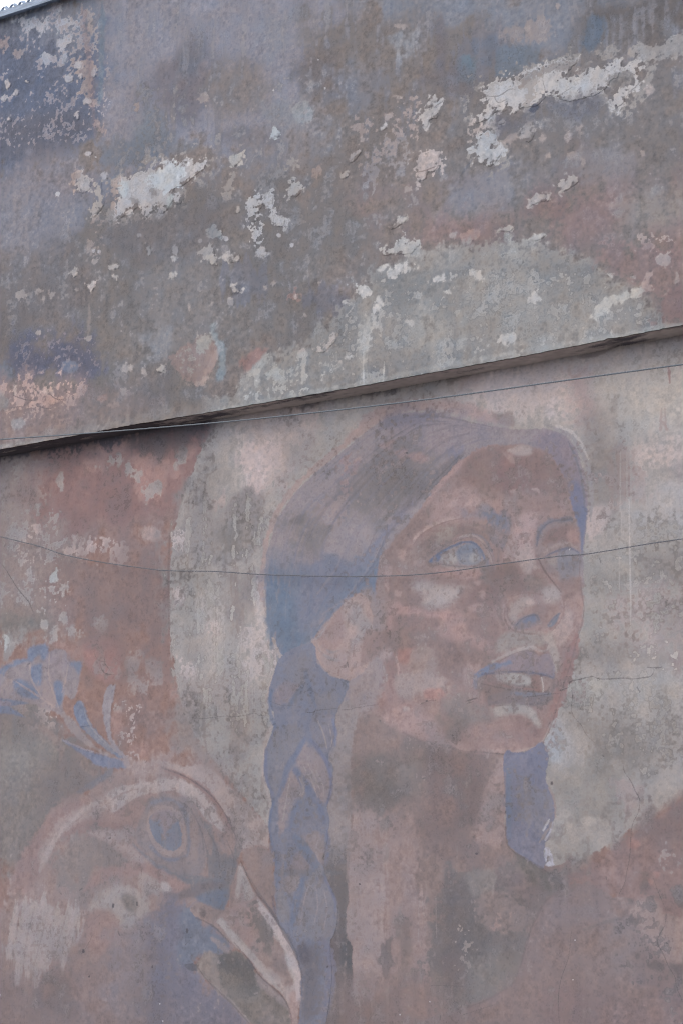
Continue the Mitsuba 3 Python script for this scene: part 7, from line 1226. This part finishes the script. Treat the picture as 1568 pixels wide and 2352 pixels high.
class Paint:
    """Paint layers of one wall: a table of outline edges for each 20 cm square of the wall, gone through by the material."""

    def __init__(self, shapes, base, grit=1.0):
        self.grit = grit
        self.base = lin(base)
        cells = [[] for _ in range(NX * NZ)]
        par = []
        for k, s in enumerate(shapes):
            noise = sum(s.n)
            par.append([*(lin(s.rgb) * TINT), s.op, s.soft, s.cap, s.bias, 0, *s.n, 0, 0, 0, 0])
            reach = max(s.soft + noise - s.bias, 0.0) + 0.002
            inner = s.soft + noise + max(s.bias, 0) if s.cap > 8 else max(s.soft + noise, s.cap) + s.bias
            inner = min(inner, 0.6) + 0.01
            bx0, bz0, bx1, bz1 = s.poly.bounds
            i0, i1 = max(0, int((bx0 - reach - X0) // CELL)), min(NX - 1, int((bx1 + reach - X0) // CELL))
            j0, j1 = max(0, int((bz0 - reach - Z0) // CELL)), min(NZ - 1, int((bz1 + reach - Z0) // CELL))
            if i1 < i0 or j1 < j0: continue
            small = len(s.pts) <= 14 or (bx1 - bx0) < 0.6
            I, J = [a.ravel() for a in np.meshgrid(np.arange(i0, i1 + 1), np.arange(j0, j1 + 1))]
            cx, cz = X0 + I * CELL, Z0 + J * CELL
            near = shapely.distance(shapely.box(cx, cz, cx + CELL, cz + CELL), s.poly) < reach
            I, J, cx, cz = I[near], J[near], cx[near], cz[near]
            big = shapely.box(cx - inner, cz - inner, cx + CELL + inner, cz + CELL + inner)
            full = shapely.contains_properly(s.poly, big)
            shapely.prepare(s.poly)
            m = inner + reach
            whole = np.asarray(s.poly.exterior.coords) if s.poly.geom_type == 'Polygon' else None
            for q in range(len(I)):
                c = cells[J[q] * NX + I[q]]
                if full[q]:
                    c.append((k, np.array([[1000.0, -1000.0], [1000.0, 1000.0]]))); continue
                if small and whole is not None:
                    c.append((k, whole)); continue
                g = shapely.intersection(s.poly, shapely.box(cx[q] - m, cz[q] - m, cx[q] + CELL + m, cz[q] + CELL + m))
                for part in getattr(g, 'geoms', [g]):
                    if part.geom_type == 'Polygon' and not part.is_empty: c.append((k, np.asarray(part.exterior.coords)))
        edge, last, start = [], [], [0]
        for c in cells:
            for i, (k, p) in enumerate(c):
                edge.append(np.hstack([p[:-1], p[1:]]))
                end = np.zeros(len(p) - 1, np.uint32)
                if i + 1 == len(c) or c[i + 1][0] != k: end[-1] = k + 1
                last.append(end)
            start.append(start[-1] + sum(len(p) - 1 for _, p in c))
        edge = np.vstack(edge)
        print('edges', len(edge), 'mean per cell', len(edge) / len(cells), 'max', max(np.diff(start)))
        self.edge, self.last = mi.Float(edge.astype(np.float32).ravel()), mi.UInt32(np.concatenate(last))
        self.start, self.par = mi.UInt32(np.array(start, np.uint32)), mi.Float(np.array(par, np.float32).ravel())

    def __call__(self, p, n, uv):
        x, z = mi.Float(p.x), mi.Float(p.z)
        N = wall_noise(x, z)
        # slight wander of every outline, as a hand-held brush leaves it
        i = mi.UInt32(dr.clip((x - X0) / CELL, 0, NX - 1)); j = mi.UInt32(dr.clip((z - Z0) / CELL, 0, NZ - 1))
        at = dr.gather(mi.UInt32, self.start, j * NX + i); stop = dr.gather(mi.UInt32, self.start, j * NX + i + 1)
        r, g, b = (mi.Float(float(v)) for v in self.base)

        def body(at, d2, inside, r, g, b):
            e = dr.gather(mi.Vector4f, self.edge, at)
            ax, az, bx, bz = x - e.x, z - e.y, e.z - e.x, e.w - e.y
            t = dr.clip((ax * bx + az * bz) / dr.maximum(bx * bx + bz * bz, 1e-12), 0, 1)
            d2 = dr.minimum(d2, dr.square(ax - bx * t) + dr.square(az - bz * t))
            cross = ((e.y > z) != (e.w > z)) & (ax * bz * dr.sign(bz) < bx * az * dr.sign(bz))
            inside = inside ^ dr.select(cross, mi.UInt32(1), mi.UInt32(0))
            k = dr.gather(mi.UInt32, self.last, at)
            end = k > 0
            base = dr.select(end, k - 1, 0) * 4
            c, q, w = (dr.gather(mi.Vector4f, self.par, base + o) for o in (0, 1, 2))
            sd = dr.select(inside == 1, dr.sqrt(d2), -dr.sqrt(d2))
            v = dr.minimum(sd, q.y) - q.z + w.x * N[0] + w.y * N[1] + w.z * N[2] + w.w * N[3]
            cov = dr.select(end, c.w * smoothstep(-q.x, q.x, v), 0.0)
            r, g, b = r + (c.x - r) * cov, g + (c.y - g) * cov, b + (c.z - b) * cov
            return at + 1, dr.select(end, 1e9, d2), dr.select(end, mi.UInt32(0), inside), r, g, b

        _, _, _, r, gg, b = dr.while_loop((at, mi.Float(1e9), mi.UInt32(0), r, g, b), lambda at, *_: at < stop, body,
                                         labels=('at', 'd2', 'inside', 'r', 'g', 'b'))
        # grain of the render and fine wear
        mould = smoothstep(-0.35, 0.8, 0.6 * N[0] + 0.5 * N[1]) * smoothstep(-0.1, 0.8, 0.5 * N[4] + 0.7 * N[2])
        chalk = smoothstep(-0.1, 0.8, 0.5 * N[1] - 0.6 * N[0]) * smoothstep(0.1, 0.9, 0.7 * N[2] - 0.4 * N[4])
        g = self.grit
        tone = (1.02 + 0.07 * N[4] + 0.08 * g * N[2] + 0.045 * g * N[1] + 0.042 * g * N[3]) * (1 - 0.30 * mould + 0.16 * chalk)
        hue = 0.022 * g * (0.45 * N[3] - N[1] + 0.6 * N[2])
        return mi.Color3f(r * tone * (1 + hue), gg * tone, b * tone * (1 - hue))


def hash2(ix, iy, seed):
    h = mi.UInt32(mi.Int32(ix) + 100000) * 374761393 + mi.UInt32(mi.Int32(iy) + 100000) * 668265263 + mi.UInt32(seed * 974634777 & 0xFFFFFFFF)
    h = (h ^ (h >> 13)) * 1274126177
    return mi.Float((h ^ (h >> 16)) & 0xFFFFFF) / 16777215.0


def vnoise(x, y, seed):
    ix, iy = dr.floor(x), dr.floor(y)
    tx, ty = x - ix, y - iy
    tx, ty = (t * t * t * (t * (t * 6 - 15) + 10) for t in (tx, ty))
    a = dr.lerp(hash2(ix, iy, seed), hash2(ix + 1, iy, seed), tx)
    b = dr.lerp(hash2(ix, iy + 1, seed), hash2(ix + 1, iy + 1, seed), tx)
    return dr.lerp(a, b, ty)


def fbm2(x, y, octaves, seed, gain=0.55):
    s, a, tot = mi.Float(0), 1.0, 0.0
    for o in range(octaves):
        s += a * (vnoise(x, y, seed + o) - 0.5)
        tot += a * a
        a *= gain
        x, y = (0.8 * x - 0.6 * y) * 2.03 + 11.3, (0.6 * x + 0.8 * y) * 2.03 + 5.7
    return dr.clip(s / (tot ** 0.5) * 2.1, -1.3, 1.3)


def fbm_streak(x, y, octaves, seed):
    s, a, tot = mi.Float(0), 1.0, 0.0
    for o in range(octaves):
        s += a * (vnoise(x, y, seed + o) - 0.5); tot += a * a; a *= 0.6; x, y = x * 2.1 + 3.1, y * 1.9 + 7.7
    return dr.clip(s / (tot ** 0.5) * 2.1, -1.3, 1.3)


def wall_noise(x, z):
    wx = x + 0.03 * (vnoise(x * 7, z * 7, 91) - 0.5); wz = z + 0.03 * (vnoise(x * 7, z * 7, 92) - 0.5)
    return (fbm2(wx * 2.2, wz * 2.2, 3, 1), fbm2(wx * 9, wz * 9, 3, 11), fbm2(x * 36, z * 36, 2, 21),
            fbm_streak(wx * 17, wz * 2.0, 3, 31), fbm2(x * 90, z * 90, 2, 41))


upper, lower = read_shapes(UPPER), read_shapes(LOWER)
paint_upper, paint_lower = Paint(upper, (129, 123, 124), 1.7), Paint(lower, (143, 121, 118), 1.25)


def relief(p, n, uv):
    x, z = mi.Float(p.x), mi.Float(p.z)
    return 0.010 * fbm2(x * 1.6, z * 1.6, 2, 51) + 0.0022 * fbm2(x * 11, z * 9, 3, 52) + 0.0005 * fbm2(x * 60, z * 60, 2, 53)


def wall_bsdf(paint):
    return {'type': 'twosided', 'b': {'type': 'bumpmap', 'scale': 1.0, 't': mikit.proc(relief, eps=0.004), 'b': {'type': 'diffuse', 'reflectance': mikit.proc(paint)}}}


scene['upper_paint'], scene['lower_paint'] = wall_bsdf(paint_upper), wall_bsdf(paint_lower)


SOFFIT_CLEAN, SOFFIT_SOOT = ([float(v) for v in lin(c) * TINT] for c in ((184, 174, 171), (92, 88, 94)))


def soffit_color(p, n, uv):
    x, y = mi.Float(p.x), mi.Float(p.y)
    a, b = fbm2(x * 2.5, y * 9, 3, 61), fbm2(x * 14, y * 20, 3, 62)
    soot = smoothstep(-0.1, 0.5, smoothstep(-0.9, -2.0, x) * 1.1 - 0.25 + 0.5 * a + 0.2 * b + 0.15 * smoothstep(1.9, 2.5, x) + 0.3 * smoothstep(0.5, 0.1, dr.abs(x + 0.25)))
    c = mikit.mix(SOFFIT_CLEAN, SOFFIT_SOOT, soot)
    return c * (1 + 0.12 * b)


scene['soffit_paint'] = {'type': 'twosided', 'b': {'type': 'diffuse', 'reflectance': mikit.proc(soffit_color)}}


def metal_color(p, n, uv):
    x, z = mi.Float(p.x), mi.Float(p.z)
    return mi.Color3f(*[float(v) for v in lin((128, 142, 163))]) * (1 + 0.25 * fbm2(x * 8, z * 30, 3, 71))


def ground_color(p, n, uv):
    x, y = mi.Float(p.x), mi.Float(p.y)
    return mi.Color3f(0.17, 0.165, 0.16) * (1 + 0.2 * fbm2(x * 0.6, y * 0.6, 3, 81) + 0.2 * fbm2(x * 25, y * 25, 2, 82))


scene['sheet_metal'] = {'type': 'twosided', 'b': {'type': 'principled', 'base_color': mikit.proc(metal_color), 'roughness': 0.55, 'metallic': 0.2}}
scene['asphalt'] = {'type': 'twosided', 'b': {'type': 'diffuse', 'reflectance': mikit.proc(ground_color)}}
scene['cable_sheath'] = {'type': 'roughplastic', 'alpha': 0.4, 'diffuse_reflectance': {'type': 'rgb', 'value': [0.17, 0.195, 0.235]}}
scene['dark_sheath'] = {'type': 'roughplastic', 'alpha': 0.4, 'diffuse_reflectance': {'type': 'rgb', 'value': [0.15, 0.155, 0.185]}}
scene['clip_steel'] = {'type': 'roughconductor', 'alpha': 0.35}


# ------------------------------------------------------------------ solids
def key_for(name):
    if name not in scene and name not in labels: return name
    k = 1
    while f'{name}_{k:03d}' in scene or f'{name}_{k:03d}' in labels: k += 1
    return f'{name}_{k:03d}'


def put(name, mesh, bsdf, label=None, cat=None, group=None, kind=None, smooth=False):
    key = key_for(name)
    scene[key] = mikit.ply(mesh, bsdf, smooth=smooth)
    d = {k: v for k, v in (('label', label), ('category', cat), ('group', group), ('kind', kind)) if v}
    if d: labels[key] = d
    return key


def thing(name, label, cat, group=None):
    key = key_for(name)
    labels[key] = {'label': label, 'category': cat, **({'group': group} if group else {})}
    return key


def plate(poly, y_front, y_back):
    """A plate standing in the wall plane: outline in x, z; front face at y_front."""
    rings = []
    for g in getattr(poly, 'geoms', [poly]):
        if g.geom_type == 'Polygon' and g.area > 1e-6:
            rings.append(np.asarray(g.exterior.coords)[:-1])
            rings += [np.asarray(h.coords)[:-1] for h in g.interiors]
    c = manifold3d.CrossSection(rings, manifold3d.FillRule.EvenOdd)
    m = c.extrude(y_back - y_front).to_mesh()
    v = m.vert_properties[:, :3].astype(float)
    return np.stack([v[:, 0], y_back - v[:, 2], v[:, 1]], 1), m.tri_verts


put('ground', trimesh.Trimesh([[-900, -900, 0], [900, -900, 0], [900, 900, 0], [-900, 900, 0]], [[0, 1, 2], [0, 2, 3]], process=False), 'asphalt', 'grey asphalt yard in front of the painted wall', 'ground', kind='structure')

b = thing('building', 'old building with weathered rendered wall in two tiers, upper tier jutting out', 'building')
LEDGE = np.array([[-3.32, 5.9212], [-1.9593, 5.9323], [-1.3906, 5.9263], [-0.9754, 5.9243], [0.1226, 5.9214], [1.009, 5.9304], [1.6189, 5.9317], [2.3138, 5.9451], [2.9235, 5.9527]])
rnd = random.Random(4)
lip = [(LEDGE[0][0] - 5, LEDGE[0][1])]
xs = np.arange(LEDGE[0][0], LEDGE[-1][0], 0.03)
for x in xs: lip.append((x, np.interp(x, LEDGE[:, 0], LEDGE[:, 1]) + rnd.gauss(0, 0.0013) + (rnd.uniform(0.003, 0.008) if rnd.random() < 0.04 else 0)))
lip.append((LEDGE[-1][0] + 4, LEDGE[-1][1]))
lip = np.array(lip)
TOP = 9.9
up_poly = Polygon([*map(tuple, lip), (lip[-1][0], TOP), (lip[0][0], TOP)])
put(f'{b}__upper_wall', plate(up_poly, -0.2, 0.28), 'upper_paint', 'grey and slate upper wall with pale bare plaster showing where its paint has flaked off')
low_poly = Polygon([(-8.6, 0), (7, 0), (7, 6.03), (-8.6, 6.03)])
low_poly = low_poly.difference(up_poly.buffer(0.0))
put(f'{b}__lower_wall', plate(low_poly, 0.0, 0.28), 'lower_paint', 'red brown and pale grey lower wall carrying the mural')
# underside of the step
v, f = [], []
for i, (x, z) in enumerate(lip):
    v += [(x, -0.192, z - 0.003), (x, 0.004, z - 0.004)]
for i in range(len(lip) - 1): f += [(2 * i, 2 * i + 1, 2 * i + 3), (2 * i, 2 * i + 3, 2 * i + 2)]
put(f'{b}__soffit', (np.array(v), np.array(f)), 'soffit_paint', 'sooty underside of the jutting upper wall')

# flaked patches: the bare plaster stands out as its own thin ragged plate
rng = np.random.default_rng(3)
count = 0
for s in upper:
    if s.name != 'patch' or s.poly.area < 0.0004: continue
    g = s.poly
    for part in getattr(g, 'geoms', [g]):
        ring = shapely.segmentize(part, 0.02)
        p = np.asarray(ring.exterior.coords)[:-1]
        q = p + np.stack([meshkit.fbm(np.c_[p * 30, np.full(len(p), 3.0 + k)], 2) for k in (0, 9)], 1).reshape(len(p), 2) * 0.0
        jit = rng.normal(0, 0.0035, p.shape)
        g2 = Polygon(p + jit).buffer(0)
        if g2.is_empty: continue
        put(f'{b}__upper_wall__plaster_patch', plate(g2, -0.204, -0.198), 'upper_paint')
        count += 1

# corrugated coping on the wall top, above a strip of flashing
PITCH = 0.1
xs = np.arange(-8.6, 7, PITCH / 12)
rows = []
for y, dz in ((-0.275, 0.0), (-0.238, 0.024)):
    wave = np.cos(2 * np.pi * (xs - -3.2999) / PITCH)
    z = 9.933 + dz + 0.021 * wave + 0.002 * np.sin(xs * 9)
    rows.append((np.c_[xs, np.full(len(xs), y), z], np.c_[xs, np.full(len(xs), y), z + 0.007 - 0.003 * wave]))
V = np.vstack([rows[0][0], rows[0][1], rows[1][0], rows[1][1]]); n = len(xs); i = np.arange(n - 1)
def strip(a, c): return np.vstack([np.c_[a * n + i, a * n + i + 1, c * n + i + 1], np.c_[a * n + i, c * n + i + 1, c * n + i]])
put(f'{b}__corrugated_sheet', (V, np.vstack([strip(0, 1), strip(1, 3), strip(3, 2), strip(2, 0)])), 'sheet_metal', 'wavy edge of corrugated sheet along the wall top', smooth=40)
for z0, z1, y0, y1 in ((9.868, 9.922, -0.285, -0.262), (9.893, 9.912, -0.261, -0.19)):
    fl = trimesh.creation.box((15.6, y1 - y0, z1 - z0)); fl.apply_translation((-0.8, (y0 + y1) / 2, (z0 + z1) / 2))
    put(f'{b}__flashing' if z0 < 9.89 else f'{b}__batten', fl, 'sheet_metal')

# ------------------------------------------------------------------ the mural: coats of paint on the lower wall
by_name = {}
for s in lower:
    if s.name: by_name.setdefault(s.name, []).append(s)
clip_low = box(-8.6, 0, 7, 5.9).intersection(low_poly.buffer(-0.004))


def coat(key, name, level, label=None, k=0):
    g = by_name[name][k].poly.intersection(clip_low)
    return put(key, plate(g, -0.0004 * level, 0.002), 'lower_paint', label)


m = thing('woman_mural', 'faded mural of a woman with braided hair before a pale disc', 'mural')
coat(f'{m}__disc', 'halo', 1, 'pale grey weathered disc behind the head')
coat(f'{m}__backdrop', 'panel', 2, 'red brown painted triangle above the right shoulder')
coat(f'{m}__neck', 'neck', 2)
coat(f'{m}__shoulder', 'shoulder', 3)
coat(f'{m}__hair', 'hair', 3, 'lavender grey hair with blue shading')
coat(f'{m}__face', 'face', 4, 'pink and brown painted face, worn in blotches')
coat(f'{m}__face__nose', 'nose', 5)
coat(f'{m}__eye', 'eye', 5)
coat(f'{m}__eye__iris', 'iris', 6)
coat(f'{m}__eye', 'eye2', 5, 'far eye at the right edge of the face, half lost in shade')
coat(f'{m}__mouth', 'mouth', 5)
coat(f'{m}__mouth__upper_lip', 'upper_lip', 6)
coat(f'{m}__mouth__lower_lip', 'lower_lip', 6)
coat(f'{m}__mouth__teeth', 'teeth', 7)
coat(f'{m}__ear', 'ear', 5)
coat(f'{m}__braid', 'braid', 5, 'long blue lavender braid hanging left of the neck')
coat(f'{m}__braid', 'braid_right', 4, 'short blue braid right of the neck')
m = thing('bird_mural', 'faded mural of a crested bird of prey with a hooked beak, left of the braid', 'mural')
coat(f'{m}__head', 'head', 2)
coat(f'{m}__eye', 'eye', 3, k=1)
coat(f'{m}__eye__pupil', 'pupil', 4)
coat(f'{m}__lower_beak', 'lower_beak', 3, 'dark grey lower half of the beak')
coat(f'{m}__upper_beak', 'upper_beak', 6, 'pink hooked upper half of the beak')
coat(f'{m}__crest', 'crest_fan', 2, 'fan of lavender crest feathers with blue tips')
coat(f'{m}__crest__stem', 'stem', 3)
for k in range(3): coat(f'{m}__feather', 'feather', 4, k=k)
coat(f'{m}__crest__leaf', 'leaf', 3)


# ------------------------------------------------------------------ cables
def tube(pts, r, sides=8):
    p = spline(pts, 10, False)
    t = np.gradient(p, axis=0); t /= np.linalg.norm(t, axis=1, keepdims=True)
    a = np.cross(t, [0, 1.0, 0]); a /= np.linalg.norm(a, axis=1, keepdims=True)
    c = np.cross(t, a); ang = np.arange(sides) * 2 * np.pi / sides
    V = (p[:, None] + r * (np.cos(ang)[None, :, None] * a[:, None] + np.sin(ang)[None, :, None] * c[:, None])).reshape(-1, 3)
    f = []
    for i in range(len(p) - 1):
        for j in range(sides):
            q = (i * sides + j, i * sides + (j + 1) % sides, (i + 1) * sides + (j + 1) % sides, (i + 1) * sides + j)
            f += [(q[0], q[1], q[2]), (q[0], q[2], q[3])]
    return V, np.array(f)


put('cable', tube(np.array([[-4.2534, -0.9, 5.9002], [-2.6824, -0.9, 5.7689], [-1.6351, -0.9, 5.6813], [-0.3692, -0.9, 5.5882], [0.5772, -0.9, 5.5364], [1.4132, -0.9, 5.5011], [2.3456, -0.9, 5.4762], [3.2161, -0.9, 5.4512], [4.5219, -0.9, 5.4137]]), 0.0052), 'cable_sheath', 'taut grey cable running just below the jutting upper wall', 'cable', smooth=True)
k = put('cable', tube(np.array([[-4.0736, -0.06, 5.4015], [-3.413, -0.06, 5.202], [-2.9725, -0.06, 5.069], [-2.6853, -0.06, 4.9641], [-2.2666, -0.06, 4.8558], [-1.7934, -0.06, 4.7544], [-1.5953, -0.06, 4.7198], [-1.1226, -0.06, 4.6639], [-0.6645, -0.06, 4.5928], [0.0316, -0.06, 4.5066], [0.3407, -0.06, 4.4784], [0.6431, -0.06, 4.4557], [0.976, -0.06, 4.4491], [1.2299, -0.06, 4.4564], [1.4793, -0.06, 4.462], [1.8625, -0.06, 4.4669], [2.05, -0.06, 4.4592], [2.2186, -0.06, 4.4642], [2.5336, -0.06, 4.4789], [2.8061, -0.06, 4.4866], [3.2148, -0.06, 4.4982]]), 0.0036), 'dark_sheath', 'thin dark cable sagging across the painted woman\'s eyes and hair', 'cable', smooth=True)
